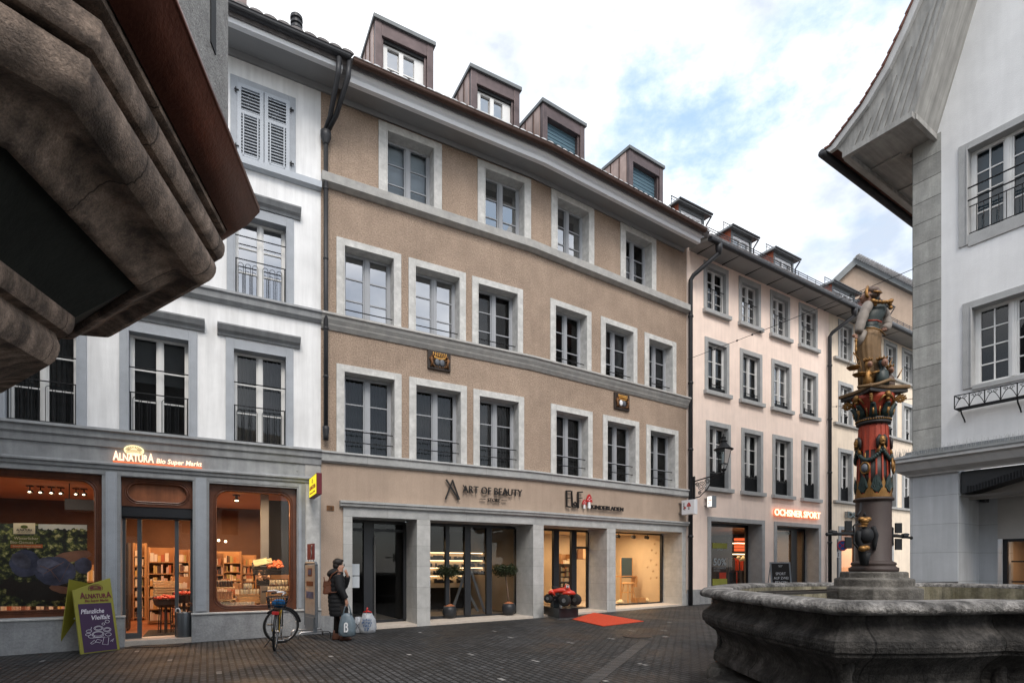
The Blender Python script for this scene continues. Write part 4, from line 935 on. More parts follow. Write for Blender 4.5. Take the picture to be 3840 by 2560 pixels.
# wrought flower rail under the lower window
m = WR.mb(); a = WR.s(3579, .28); b = WL2 + .15; zr = WR.z(3579, 1485, .28); zb_ = zr - .27
for z in (zr, zb_): m.tube([(a, 0, z), (a, .28, z), (b, .28, z), (b, 0, z)], .012, 6)
for i in range(8): y = .03 + .03 * i; m.box(a, b, y, y + .012, zb_ - .004, zb_ + .004)
nn = 7
for i in range(nn + 1):
    x = a + (b - a) * i / nn; m.tube([(x, .28, zb_), (x, .28, zr)], .010, 6)
    if i < nn:
        w_ = (b - a) / nn; pts = [(x + w_ * j / 12, .28, zb_ + .20 * math.sin(math.pi * j / 12)) for j in range(13)]; m.tube(pts, .007, 5)
        for sg_ in (-1, 1):
            c = (x + w_ / 2 + sg_ * .045, zr - .06); m.tube([(c[0] + sg_ * (.04 - .003 * j) * math.cos(j * .8), .28, c[1] + (.04 - .003 * j) * math.sin(j * .8)) for j in range(11)], .006, 5)
for x in (a + .1, a + 1.0, a + 1.9): m.tube([(x, .26, zb_), (x, .22, zb_ - .10), (x, .08, zb_ - .2), (x, .02, zb_ - .26)], .014, 6)
m.build('flower_rail', 'dark_iron', corner)
# ================================================================== stone oriel overhead on the left
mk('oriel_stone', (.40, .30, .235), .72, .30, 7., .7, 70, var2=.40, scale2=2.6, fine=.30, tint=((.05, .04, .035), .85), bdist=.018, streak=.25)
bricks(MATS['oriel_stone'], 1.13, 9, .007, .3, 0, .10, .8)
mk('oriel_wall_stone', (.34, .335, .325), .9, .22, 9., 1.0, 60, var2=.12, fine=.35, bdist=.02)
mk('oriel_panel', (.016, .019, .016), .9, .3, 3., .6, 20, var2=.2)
mk('oriel_copper', (.115, .042, .028), .36, .3, 3., .25, 40, metal=.75, var2=.25, fine=.15)
oriel = thing('corbelled_oriel', 'dark moulded stone oriel with a copper skirt jutting overhead at the near corner', 'building', (-3.6, 2.6, 0))
dA = Vector((-.195, .981)); dB = Vector((-.825, .565)); dZ = Vector((.555, .832)); dY = Vector((.98, .196)); dC = Vector((-.972, -.235))
c0 = Vector((-1.926, 4.235)); v1 = c0 - dA * 1.9; v0 = v1 - dZ * 1.94; vm = v0 - dY * 1.94; c3 = c0 + dB * 1.98; c4 = c3 + dC * 1.9
path = [tuple(q) for q in (vm, v0, v1, c0, c3, c4)]
# inside is to the left of the path, so inward offsets are negative
def osweep(name, prof, mat, smooth=False, closeprof=True, **k):
    m = MB(); m.sweep(path, [(-a, z) for a, z in prof], closeprof=closeprof, cap=False)
    return m.build(name, mat, oriel, smooth=smooth, **k)
def smoothp(p, k=3):
    outp = []
    for i in range(len(p) - 1):
        p0, p1, p2, p3 = p[max(i - 1, 0)], p[i], p[i + 1], p[min(i + 2, len(p) - 1)]
        for j in range(k):
            t = j / k; outp.append(tuple(.5 * ((2 * p1[q]) + (-p0[q] + p2[q]) * t + (2 * p0[q] - 5 * p1[q] + 4 * p2[q] - p3[q]) * t * t + (-p0[q] + 3 * p1[q] - 3 * p2[q] + p3[q]) * t ** 3) for q in (0, 1)))
    outp.append(p[-1]); return outp
skirt = [(.22, 4.44), (.0, 4.285), (.0, 4.245), (.035, 4.19), (.075, 4.125), (.12, 4.075), (.16, 4.05), (.205, 4.035)]
osweep('copper_skirt', skirt[:3] + smoothp(skirt[2:], 3), 'oriel_copper', closeprof=False, recalc=False, smooth=True)
stone = [(.22, 4.05), (.215, 4.02), (.24, 4.0), (.38, 4.01), (.37, 3.93), (.24, 3.925), (.22, 3.905), (.228, 3.84), (.26, 3.80), (.33, 3.80), (.28, 3.765), (.275, 3.70), (.31, 3.63), (.38, 3.585), (.46, 3.60), (.50, 3.585), (.60, 3.50), (.655, 3.445), (.70, 3.435), (.715, 3.47)]
def crisp(o):
    md = o.modifiers.new('edges', 'EDGE_SPLIT'); md.split_angle = R_(28); return o
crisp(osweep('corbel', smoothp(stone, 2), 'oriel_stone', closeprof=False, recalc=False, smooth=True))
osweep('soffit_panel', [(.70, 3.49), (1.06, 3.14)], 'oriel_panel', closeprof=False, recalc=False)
st2 = [(1.03, 3.18), (1.035, 3.10), (1.06, 3.05), (1.12, 3.04), (1.10, 2.97), (1.11, 2.90), (1.15, 2.83), (1.25, 2.80), (1.5, 2.66), (1.9, 2.6)]
crisp(osweep('lower_corbel', smoothp(st2, 2), 'oriel_stone', closeprof=False, recalc=False, smooth=True))
m = MB(); m.sweep(path, [(-.20, 4.40), (-.20, 9.5), (-.5, 9.5), (-.5, 4.3)], cap=False); m.build('wall', 'oriel_wall_stone', oriel)
q = Wall(tuple(v1), tuple(dA))                    # flat dark strip painted in for the shade of a wall groove
m = MB(q.T); su = q.s(800, -.195); m.box(su - .05, su + .05, -.21, -.192, q.z(800, 175, -.19), 9)
m.build('groove_shade', 'dark_iron', oriel)
# the body the oriel grows from, and the houses across the square (they shade and are mirrored in the panes)
m = MB(); m.sweep([(-12, -11), (-4.35, -11), (-4.35, 1.2), (-5.3, 4.6), (-12, 4.6)], [(0, 0), (0, 9.5), (-1, 9.5), (-1, 0)], closed=False); m.build('house_wall', 'oriel_wall_stone', oriel)
m = MB(); m.hexa([(-13, -12, 9.5), (-3.9, -12, 9.5), (-3.9, 4.2, 9.5), (-13, 4.2, 9.5), (-9, -12, 14), (-8.6, -12, 14), (-8.6, 4.2, 14), (-9, 4.2, 14)]); m.build('roof', 'roof_tiles', oriel)
opp = thing('opposite_house', 'plastered house across the square behind the viewer', 'building', (6, -12, 0))
m = MB(); m.box(-5, 12, -16, -12, -.3, 11); m.build('wall', 'cream_plaster', opp)
m = MB(); m.prism([(-5.6, 11), (4.5, 11), (-.5, 15.5)], -16, -11.6); m.build('roof', 'roof_tiles', opp)
m = MB()
for i in range(5):
    for j in range(3): m.box(-2.4 + i * 2.5, -1.3 + i * 2.5, -12.02, -11.97, .9 + j * 2.8, 2.5 + j * 2.8)
m.build('shutters', 'gutter_dark', opp)
# ================================================================== lettering and signs on the fronts
mk('letter_black', (.012, .011, .011), .5, .1); mk('red_paint', (.45, .02, .02), .4, .1); mk('letter_red', (.35, .02, .03), .5, .1); mk('chalk', (.75, .72, .78), .9, .05)
emis('lit_letters', (1, .60, .40), 1.6); emis('lit_halo', (1, .20, .07), .9); emis('lit_gold', (1, .78, .42), 1.1); emis('lit_white', (1, .93, .85), 1.0); emis('lit_yellow', (1, .84, .05), .72); emis('warm_strip', (1, .66, .34), 3.5); emis('warm_spot', (1, .8, .5), 5)
mk('maroon', (.13, .008, .018), .5, .1); mk('sign_grey', (.25, .27, .29), .5, .1); mk('sign_white', (.74, .75, .78), .5, .02)
def letters(mb, wl, body, u0, u1, v0, v1, h, n, ext=.02, **k):
    """word between columns u0 and u1 of the photograph, baseline rows v0/v1, on the wall frame"""
    z = (wl.z(u0, v0, n) + wl.z(u1, v1, n)) / 2
    text_on(mb, body, wl.s(u0, n), wl.s(u1, n), n, z, h, ext, **k)
# organic market: sun emblem over the name
t = thing('shop_sign', 'glowing orange Alnatura lettering with an oval sunrise emblem on the grey stone band', 'sign', W0.T((-3.9, .1, 3.75)))
m = W0.mb(); k = dict(bold=.02)
zb = W0.z(500, 1734, .08)
text_on(m, 'A', W0.s(424, .08), W0.s(447, .08), .10, 3.63, .185, .015, bold=.02); text_on(m, 'LNATUR', W0.s(448, .08), W0.s(555, .08), .10, 3.63, .145, .015, bold=.02); text_on(m, 'A', W0.s(555, .08), W0.s(577, .08), .10, 3.63, .185, .015, bold=.02)
text_on(m, 'Bio Super Markt', W0.s(587, .08), W0.s(757, .08), .10, 3.63, .095, .015, bold=.01, font_shear=.15)
m.build('letters', 'lit_letters', t)
m = W0.mb(); m.box(W0.s(424, .06), W0.s(757, .06), .05, .075, 3.595, 3.615); m.build('light_bar', 'lit_halo', t)
m = W0.mb(); cs_ = (W0.s(502.6, .08), W0.z(502, 1688, .08)); n = 36
m.prism([(cs_[0] + .165 * math.cos(2 * math.pi * i / n), cs_[1] + .10 * math.sin(2 * math.pi * i / n)) for i in range(n)], .05, .10); em = m.build('emblem', 'lit_gold', t)
def sunrays(mb, c, rx, rz, n, w=.006, f=1.0, T3=None, mat=None):
    T3 = T3 or (lambda x, z: (x, n, z))
    for i in range(13):
        a = math.pi * (i + .5) / 13; r0, r1 = .38, .86
        p = Vector((math.cos(a), math.sin(a))); q = Vector((-p.y, p.x)) * w
        A = Vector((c[0] + rx * r0 * p.x, c[1] - rz * .05 + rz * r0 * p.y)); B = Vector((c[0] + rx * r1 * p.x, c[1] - rz * .05 + rz * r1 * p.y))
        mb.add([T3(*(A - q * .5)), T3(*(A + q * .5)), T3(*(B + q)), T3(*(B - q))], [(0, 1, 2, 3)])
    for k in (.25, .5, .75):
        pts = [(c[0] + rx * .8 * math.cos(a) * (1 - .1 * k), c[1] - rz * (.15 + k * .75) + rz * .32 * math.sin(a)) for a in [math.pi * j / 10 for j in range(11)]]
        for P0, P1 in zip(pts, pts[1:]): mb.add([T3(*P0), T3(*P1), T3(P1[0], P1[1] + w * 1.3), T3(P0[0], P0[1] + w * 1.3)], [(0, 1, 2, 3)])
mk('emblem_line', (.20, .10, .03), .6, .1)
m = W0.mb(); sunrays(m, cs_, .165, .10, .103, .007); m.build('rays', 'emblem_line', em, recalc=False)
# cosmetics shop
t = thing('shop_sign', 'thin black lettering of the beauty store with a crossed-stroke emblem on tan plaster', 'sign', W0.T((3.2, .1, 3.4)))
m = W0.mb()
def stroke(mb, wl, pts, w, n0=.05, n1=.09):
    for (ua, va), (ub, vb) in zip(pts, pts[1:]):
        a = Vector((wl.s(ua, .07), wl.z(ua, va, .07))); b = Vector((wl.s(ub, .07), wl.z(ub, vb, .07))); d = (b - a).normalized(); q = Vector((-d.y, d.x)) * w / 2; a = a - d * w * .3; b = b + d * w * .3
        mb.hexa([(a.x - q.x, n0, a.y - q.y), (b.x - q.x, n0, b.y - q.y), (b.x - q.x, n1, b.y - q.y), (a.x - q.x, n1, a.y - q.y), (a.x + q.x, n0, a.y + q.y), (b.x + q.x, n0, b.y + q.y), (b.x + q.x, n1, b.y + q.y), (a.x + q.x, n1, a.y + q.y)])
stroke(m, W0, [(1674, 1798), (1719, 1871)], .034); stroke(m, W0, [(1671, 1869), (1697, 1800), (1722, 1871)], .030)
letters(m, W0, 'ART OF BEAUTY', 1736, 1958, 1846, 1860, .195, .07, spacing=1.05)
m.build('letters', 'letter_black', t)
m = W0.mb(); stroke(m, W0, [(1737, 1818), (1748, 1838)], .014); stroke(m, W0, [(1893, 1829), (1903, 1848)], .014); m.build('letter_accent', 'letter_black', t)
m = W0.mb(); letters(m, W0, 'STORE', 1829, 1875, 1879, 1881, .092, .07); stroke(m, W0, [(1800, 1869.5), (1820, 1870.5)], .014); stroke(m, W0, [(1882, 1875), (1900, 1876)], .014); m.build('subtitle', 'letter_black', t)
def mushroom(m_red, m_white, T3, c, w, h):
    """toadstool outline: white stem and red cap, as flat cut-out shapes with a little depth"""
    x, z = c; n = 12
    cap = [(x - w / 2 + w * i / n, z + h * (.45 + .55 * math.sin(math.pi * i / n) ** .7)) for i in range(n + 1)]
    m_red.add([T3(a, b, .03) for a, b in cap] + [T3(a, b, 0) for a, b in cap], [tuple(range(n + 1))] + [(i, i + 1, n + 2 + i, n + 1 + i) for i in range(n)])
    st = [(x - w * .12, z + h * .46), (x - w * .2, z + h * .05), (x, z), (x + w * .2, z + h * .05), (x + w * .12, z + h * .46)]
    m_white.add([T3(a, b, .032) for a, b in st] + [T3(a, b, 0) for a, b in st], [tuple(range(5))] + [(i, (i + 1) % 5, 5 + (i + 1) % 5, 5 + i) for i in range(5)])
    for (a, b) in ((-.25, .62), (.02, .80), (.24, .66), (.0, .58), (-.1, .74)):
        r = w * .06; m_white.add([T3(x + a * w + r * math.cos(k), z + b * h + r * math.sin(k), .036) for k in [math.pi * j / 4 for j in range(8)]], [tuple(range(8))])
t = thing('shop_sign', 'tall black hand-drawn ELF letters and Kinderladen word with two red toadstools', 'sign', W1.T((2.0, .1, 3.2)))
m = W1.mb(); zb = W1.z(2128, 1899, .08)
e_w = .035
stroke(m, W1, [(2124, 1842), (2125, 1899)], e_w, .05, .10); stroke(m, W1, [(2123, 1840), (2139, 1840)], e_w, .05, .10); stroke(m, W1, [(2125, 1866), (2137, 1866)], e_w * .8, .05, .10); stroke(m, W1, [(2125, 1898), (2138, 1900)], e_w, .05, .10)
stroke(m, W1, [(2143, 1841), (2146, 1899), (2160, 1900), (2162, 1888), (2156, 1882), (2150, 1888), (2155, 1893)], e_w * .8, .05, .10)
stroke(m, W1, [(2167, 1846), (2168, 1903)], e_w, .05, .10); stroke(m, W1, [(2166, 1845), (2183, 1844)], e_w, .05, .10); stroke(m, W1, [(2168, 1868), (2181, 1866)], e_w * .8, .05, .10)
m.build('letters', 'letter_black', t)
m = W1.mb(); letters(m, W1, 'KINDERLADEN', 2218, 2337, 1908, 1914.5, .125, .08, bold=.01); m.build('subtitle', 'letter_black', t)
mr_, mw = W1.mb(), W1.mb(); T3 = lambda a, b, o: (a, .07 + o, b)
for uu, w_, h_ in ((2202, .25, .43), (2184, .17, .27)):
    mr_, mw = W1.mb(), W1.mb(); mushroom(mr_, mw, T3, (W1.s(uu), W1.z(uu, 1907)), w_, h_); mr_.build('toadstool_cap', 'red_paint', t, recalc=False); mw.build('toadstool_stem', 'white_paint', t, recalc=False)
# sports shop
t = thing('shop_sign', 'orange glowing Ochsner Sport lettering on the pink wall above the shop door', 'sign', WP.T((3.5, .1, 3.7)))
m = WP.mb(); letters(m, WP, 'OCHSNER SPORT', 2905, 3076, 1930.6, 1943, .265, .12, ext=.01, bold=.03); m.build('letters', 'lit_letters', t)
m = WP.mb(); letters(m, WP, 'OCHSNER SPORT', 2903.5, 3074, 1931.5, 1944, .285, .06, ext=.03, bold=.05); m.build('backing', 'lit_halo', t)
t = thing('shop_sign', 'dark teal raised letters over the shoe shop, partly hidden by the fountain column', 'sign', WP.T((7.6, .1, 3.7)))
mk('letter_teal', (.03, .055, .06), .4, .1); mk('letter_side', (.30, .31, .31), .5, .1)
m = WP.mb(); letters(m, WP, 'DOSENBACH', 3180, 3325, 1938, 1952, .26, .16, ext=.01, bold=.03); m.build('letters', 'letter_teal', t)
m = WP.mb(); letters(m, WP, 'DOSENBACH', 3174, 3320, 1938, 1952, .27, .08, ext=.07, bold=.03); m.build('backing', 'letter_side', t)
# projecting signs
def psign(label, wl, uw, ue, n0, vt, vb, th, fmat, smat, wing=None):
    s = wl.s(uw, n0)
    k = (ue - CX) / F; P = wl.P + s * wl.D; n1 = (k * P.y - P.x) / (wl.N.x - k * wl.N.y)
    zt, zb = wl.z(uw, vt, n0), wl.z(uw, vb, n0)
    t = thing('hanging_sign', label, 'sign', wl.T((s, 0, (zt + zb) / 2)), 0, 'signs sticking out from the house fronts')
    m = wl.mb(); m.box(s, s + th, n0, n1, zb, zt); m.build('box', smat, t, bevel=.006)
    m = wl.mb(); m.box(s - .006, s - .001, n0 + .02, n1 - .02, zb + .02, zt - .02); f = m.build('face', fmat, t)
    m = wl.mb()
    for z in (zb + .08, zt - .08): m.box(s + .01, s + th - .01, 0, n0, z - .02, z + .02)
    m.build('bracket', 'steel', t)
    return t, s, n0, n1, zb, zt
def side_text(m, wl, s, n0, n1, body, z, h, **k):   # writing on the left face of a projecting sign, reading from the wall outwards
    v, f = text_mesh(body, 1, .002, **k); xs = [p[0] for p in v]; x0, x1 = min(xs), max(xs)
    m.add([(s - .008 - p[2], n0 + (p[0] - x0) / (x1 - x0) * (n1 - n0), z + p[1] * h / .73) for p in v], f)
t, s, n0, n1, zb, zt = psign('lit yellow and maroon box sign of the organic market on the grey pilaster', W0, 1160, 1187, .12, 1794, 1869, .11, 'lit_yellow', 'maroon')
m = W0.mb(); side_text(m, W0, s, n0 + .08, n1 - .08, 'ALNATURA', zb + .16, .09, bold=.02); side_text(m, W0, s, n0 + .15, n1 - .15, 'Bio Super Markt', zb + .07, .04)
cc = ((n0 + n1) / 2, zb + .32); sunrays(m, cc, .11, .075, 0, .006, T3=lambda x, z: (s - .009, x, z)); m.build('writing', 'letter_red', t, recalc=False)
t, s, n0, n1, zb, zt = psign('white box sign with ELF and small red toadstools at the tan house corner', W1, 2556, 2604, .14, 1876, 1930, .16, 'sign_white', 'sign_white')
m = W1.mb(); side_text(m, W1, s, n0 + .12, n1 - .45, 'ELF', zb + .17, .24); m.build('writing', 'letter_black', t, recalc=False)
mr_, mw = W1.mb(), W1.mb(); T3 = lambda a, b, o: (s - .008 - o * .05, a, b); mushroom(mr_, mw, T3, (n1 - .22, zb + .15), .18, .25); mushroom(mr_, mw, T3, (n1 - .38, zb + .14), .10, .14)
mr_.build('toadstool_cap', 'red_paint', t, recalc=False); mw.build('toadstool_stem', 'letter_side', t, recalc=False)
t, s, n0, n1, zb, zt = psign('small lit sign box with orange writing on the pink wall under the street lamp', WP, 2651, 2671, .12, 1859, 1902, .22, 'lit_white', 'sign_grey')
m = WP.mb(); side_text(m, WP, s, n0 + .06, n1 - .04, 'OCHSNER', zb + .22, .06); side_text(m, WP, s, n0 + .06, n1 - .12, 'SPORT', zb + .12, .06); m.build('writing', 'lit_halo', t, recalc=False)
# plaques
mk('plaque_dark', (.03, .02, .015), .6, .3); mk('gold', (.75, .42, .12), .32, .15, 8., metal=.85); mk('relief_bronze', (.16, .075, .03), .5, .3, 8., metal=.5); mk('shield_grey', (.10, .11, .13), .5, .2)
def arms(label, wl, u0, u1, vt, vb, spikes, col2):
    s0, s1 = wl.s(u0), wl.s(u1); zt, zb = wl.z(u0, vt), wl.z((u0 + u1) / 2, vb); w_ = s1 - s0; h = zt - zb; c = (s0 + s1) / 2
    t = thing('coat_of_arms', label, 'plaque', wl.T((c, 0, zb)), 0, 'painted coats of arms on the tan facade')
    m = wl.mb(); m.box(s0, s1, .0, .06, zb, zt); m.build('panel', 'plaque_dark', t, bevel=.01)
    m = wl.mb(); m.tube([(c - w_ * .27 + w_ * .54 * i / 10, .08, zt - h * .33 - .03 * math.sin(math.pi * i / 10)) for i in range(11)], .018, 6)
    m.tube([(c - w_ * .24 + w_ * .48 * i / 10, .08, zt - h * .38 - .03 * math.sin(math.pi * i / 10)) for i in range(11)], .012, 6)
    for i in range(spikes):
        x = c - w_ * .28 + w_ * .56 * i / (spikes - 1); m.tube([(c + (x - c) * .9, .08, zt - h * .34), (x, .085, zt - h * .17)], .011, 5); m.ell((x, .085, zt - h * .15), (.022, .02, .022), 8, 6)
    m.build('crown', 'gold', t, smooth=True)
    for sg_ in (-1, 1):
        m = wl.mb(); x = c + sg_ * w_ * .34
        m.tube([(x, .08, zt - h * .34), (x + sg_ * .02, .09, zt - h * .5), (x - sg_ * .01, .09, zt - h * .7), (x + sg_ * .03, .08, zb + h * .12)], [.03, .04, .035, .02], 7); m.ell((x - sg_ * .02, .10, zt - h * .30), (.035, .03, .035), 8, 6)
        m.tube([(x, .09, zt - h * .45), (x - sg_ * w_ * .12, .10, zt - h * .5)], .014, 6); m.tube([(x, .09, zb + h * .3), (x - sg_ * w_ * .10, .09, zb + h * .12)], .016, 6); m.tube([(x + sg_ * .03, .08, zb + h * .4), (x + sg_ * .07, .08, zt - h * .45), (x + sg_ * .04, .08, zt - h * .38)], .009, 6)
        m.build('lion', 'relief_bronze', t, smooth=True)
        m = wl.mb(); sx = c + sg_ * w_ * .105; m.ell((sx, .075, zt - h * .60), (w_ * .11, .03, h * .19), 14, 8); m.build('shield', col2[0] if sg_ < 0 else col2[1], t, smooth=True)
    m = wl.mb()
    for i in range(9): a = math.pi * (1 + i / 8); m.ell((c + w_ * .30 * math.cos(a), .07, zb + h * .28 + h * .14 * math.sin(a)), (.02, .02, .02), 6, 5)
    m.build('garland', 'relief_bronze', t)
arms('square dark coat of arms with a spiky gold crown over grey shields', W0, 1602, 1687, 1312, 1390, 7, ('shield_grey', 'shield_grey'))
arms('upright dark coat of arms with a wide gold crown over a white shield', W1, 2300, 2356, 1470, 1538, 9, ('white_paint', 'shield_grey'))
t = thing('number_plate', 'small bronze house number plate beside the shop cornice', 'plate', W0.T((W0.s(1238), 0, 2.95)))
m = W0.mb(); m.box(W0.s(1225), W0.s(1252), 0, .02, W0.z(1238, 1913), W0.z(1238, 1895)); m.build('plate', 'relief_bronze', t)
m = W0.mb(); text_on(m, '18', W0.s(1232), W0.s(1246), .022, W0.z(1238, 1910), .08, .003); m.build('number', 'plaque_dark', t)
# ================================================================== street lamp on its scrolled bracket
s = WP.s(2606, .1); lp = thing('wall_lantern', 'black four-sided glass lantern on a scrolled iron bracket by the downpipe', 'lamp', WP.T((s, 0, 4.6)))
zA = WP.z(2711, 1772, 1.27); NL = 1.27
m = WP.mb(); m.box(s - .03, s + .03, .03, .09, zA - .75, zA + .05)
m.tube([(s, .08, zA - .12), (s, NL * .5, zA - .06), (s, NL, zA)], .022, 8)
m.tube([(s, .08, zA - .70), (s, .3, zA - .68), (s, .62, zA - .45), (s, .85, zA - .15), (s, NL, zA - .02)], .018, 8)
for (cx, cz, r, tu, dr) in ((.38, zA - .33, .17, 2.6, 1), (.20, zA - .25, .08, 2, -1), (.62, zA - .20, .10, 2.2, -1), (.82, zA - .10, .06, 2, 1), (.30, zA - .55, .07, 2, 1)):
    pts = [(s, cx + dr * (r * (1 - j / 30)) * math.cos(j * tu * 6.28 / 26), cz + (r * (1 - j / 30)) * math.sin(j * tu * 6.28 / 26)) for j in range(26)]
    m.tube(pts, .011, 5)
m.build('bracket', 'dark_iron', lp)
m = WP.mb(); z0 = zA; r0, r1 = .13, .235; h0, h1 = z0 + .30, z0 + .78
m.lathe((s, NL, z0), [(.03, -.05), (.05, 0), (.03, .04), (.09, .10), (.10, .13), (.03, .12)], 10)
for a in range(4):
    t_ = math.pi / 4 + a * math.pi / 2; m.tube([(s + .06 * math.cos(t_), NL + .06 * math.sin(t_), z0 + .1), (s + r0 * math.cos(t_), NL + r0 * math.sin(t_), h0), (s + r1 * math.cos(t_), NL + r1 * math.sin(t_), h1)], .010, 6)
    t2 = t_ + math.pi / 2
    for r, h in ((r0, h0), (r1, h1)): m.tube([(s + r * math.cos(t_), NL + r * math.sin(t_), h), (s + r * math.cos(t2), NL + r * math.sin(t2), h)], .012, 6)
m.build('cage', 'dark_iron', lp)
m = WP.mb(); m.lathe((s, NL, h1), [(r1 + .07, -.02), (r1 + .08, .0), (r1, .04), (.15, .14), (.10, .22), (.09, .24), (.12, .25), (.12, .28), (.07, .30), (.075, .38), (.09, .39), (.03, .43), (.02, .5), (.0, .53)], 20); m.build('cap', 'dark_iron', lp, smooth=True)
glass('lamp_glass', 1.5, (.75, .8, .8), .05)
m = WP.mb()
for a in range(4):
    t_ = math.pi / 4 + a * math.pi / 2; t2 = t_ + math.pi / 2
    m.quad((s + r0 * math.cos(t_), NL + r0 * math.sin(t_), h0), (s + r0 * math.cos(t2), NL + r0 * math.sin(t2), h0), (s + r1 * math.cos(t2), NL + r1 * math.sin(t2), h1), (s + r1 * math.cos(t_), NL + r1 * math.sin(t_), h1))
m.build('glass', 'lamp_glass', lp, recalc=False)
m = WP.mb(); m.lathe((s, NL, h0 + .08), [(.03, -.1), (.05, 0), (.05, .22), (.03, .26)], 10); m.build('bulb', 'blind_white', lp, smooth=True)
# ================================================================== wires across the street
def wire(label, a, b, beads=()):
    a, b = Vector(a), Vector(b); m = MB(); pts = []
    for i in range(21): t = i / 20; q = a.lerp(b, t); q.z -= .12 * 4 * t * (1 - t) * .3; pts.append(q)
    m.tube(pts, .008, 5)
    for t in beads: q = a.lerp(b, t); q.z -= .036 * 4 * t * (1 - t); m.ell(q, (.03, .03, .03), 8, 6)
    o = m.build('overhead_wire', 'dark_iron', origin=tuple(a)); tag(o, label, 'wire', 'wires strung across the street')
wire('thin dark wire with small beads rising from the first drainpipe to the corner house', xyz(WP, 2579, 1347, .1), xyz(WR, 3426, 1008, .02), (.17, .3, .38, .42, .8))
wire('lower thin wire running behind the fountain figure to the grey quoin', xyz(WP, 3120, 1524, .1), xyz(WR, 3424, 1494, .02), (.1, .7))
# ================================================================== goods behind the shop windows
def P3(wl, u, v, n): s = wl.s(u, n); return (s, n, wl.z(u, v, n))
mk('goods', (.5, .34, .2), .6, .3, 6.); GN = MATS['goods'].node_tree
def stock(name, wl, s0, s1, n, levels, hts, seed, parent, dens=.085, dark=0.):
    """rows of small packages standing on shelves; one colour mix by position"""
    rnd = random.Random(seed); m = wl.mb()
    for z in levels:
        x = s0 + .02
        while x < s1 - .05:
            w_ = rnd.uniform(.45, 1.1) * dens; h = rnd.uniform(*hts)
            if rnd.random() > .12: m.box(x, x + w_ * .88, n - .03 + rnd.uniform(0, .06), n + .10, z, z + h)
            x += w_
    return m.build(name, 'goods', parent)
nt = GN; p = nt.nodes['Principled BSDF']; tc = N_(nt, 'ShaderNodeTexCoord'); sn = N_(nt, 'ShaderNodeVectorMath', operation='SNAP'); sn.inputs[1].default_value = (.085, .4, 1); wn_ = N_(nt, 'ShaderNodeTexWhiteNoise'); rp_ = N_(nt, 'ShaderNodeValToRGB')
el = rp_.color_ramp.elements; el[0].color = (.75, .62, .42, 1); el[1].color = (.08, .05, .04, 1); el[1].position = .95
for ps, c in ((.25, (.8, .74, .62, 1)), (.4, (.45, .12, .05, 1)), (.52, (.7, .45, .15, 1)), (.64, (.30, .30, .12, 1)), (.74, (.8, .7, .55, 1)), (.85, (.5, .2, .12, 1))): q = el.new(ps); q.color = c
L_(nt, tc, 'UV', sn, 0); L_(nt, sn, 0, wn_, 'Vector'); L_(nt, wn_, 'Value', rp_, 'Fac'); L_(nt, rp_, 'Color', p, 'Base Color')
mk('shelf_wood', (.40, .22, .10), .6, .15); mk('shelf_dark', (.05, .035, .03), .6, .15); mk('crate_wood', (.62, .42, .22), .7, .15, 6.); mk('crate_black', (.02, .018, .018), .6, .1)
def shelves(label, wl, s0, s1, n, z0, z1, k, seed, group='stocked shop shelves seen through the glass', dens=.085, mat='shelf_wood', cat='shelf'):
    t = thing('shelf_unit', label, cat, wl.T(((s0 + s1) / 2, n, z0)), 0, group)
    m = wl.mb(); m.box(s0, s0 + .03, n - .3, n + .12, z0, z1); m.box(s1 - .03, s1, n - .3, n + .12, z0, z1); m.box(s0, s1, n - .32, n - .3, z0, z1); m.build('frame', mat, t)
    lv = [z0 + .08 + (z1 - z0 - .15) * i / k for i in range(k)]
    for z in lv:
        m = wl.mb(); m.box(s0 + .03, s1 - .03, n - .3, n + .12, z - .03, z); m.build('board', mat, t)
    o = stock('packages', wl, s0 + .03, s1 - .03, n, lv, ((z1 - z0) / k * .45, (z1 - z0) / k * .75), seed, t, dens); o['kind'] = 'stuff'
    return t
a = P3(W0, 565, 2100, -4.4)[0]
shelves('tall bread and grocery shelf glowing behind the open supermarket door', W0, W0.s(555, -3.6), W0.s(655, -3.6), -3.6, .1, 2.05, 6, 1)
shelves('narrow bottle shelf just right of the sliding door frame', W0, W0.s(664, -3.4), W0.s(712, -3.4), -3.4, .1, 2.0, 7, 2)
shelves('back shelf with rows of jars in the right market window', W0, W0.s(812, -4.8), W0.s(905, -4.8), -4.8, .3, 2.0, 6, 3)
shelves('end shelf at the left edge of the right market window', W0, W0.s(806, -3.0), W0.s(840, -3.0), -3.0, .3, 1.9, 6, 4)
shelves('drinks cooler at the left inside the market door', W0, W0.s(461, -2.2), W0.s(484, -2.2), -2.2, .1, 2.1, 5, 5, mat='shelf_dark')
shelves('wide back wall shelf behind the fruit crate', W0, W0.s(905, -4.9), W0.s(960, -4.9), -4.9, .1, 1.9, 7, 11, dens=.06)
shelves('low display rack crowded with jars in the left half of the right market window', W0, W0.s(806, -1.5), W0.s(905, -1.5), -1.5, .1, 1.15, 5, 12, dens=.06)
shelves('rack of preserves in the right corner of the right market window', W0, W0.s(1010, -1.3), W0.s(1088, -1.3), -1.3, .1, 1.35, 6, 13, dens=.06)
shelves('half height shelf right behind the tomato baskets', W0, W0.s(640, -2.6), W0.s(716, -2.6), -2.6, .1, 1.3, 5, 14, dens=.06)
shelves('tall shelf far back on the left inside the market door', W0, W0.s(500, -5.0), W0.s(548, -5.0), -5.0, .1, 2.2, 7, 15, dens=.06)
m = W0.mb(); s_ = W0.s(992, -1.9); m.box(s_ - .09, s_ + .09, -2.0, -1.8, .1, 3.35); tag(m.build('shop_column', 'sign_grey', origin=W0.T((s_, -1.9, .1))), 'grey round-edged column behind the fruit crate in the right market window', 'column', kind='thing')
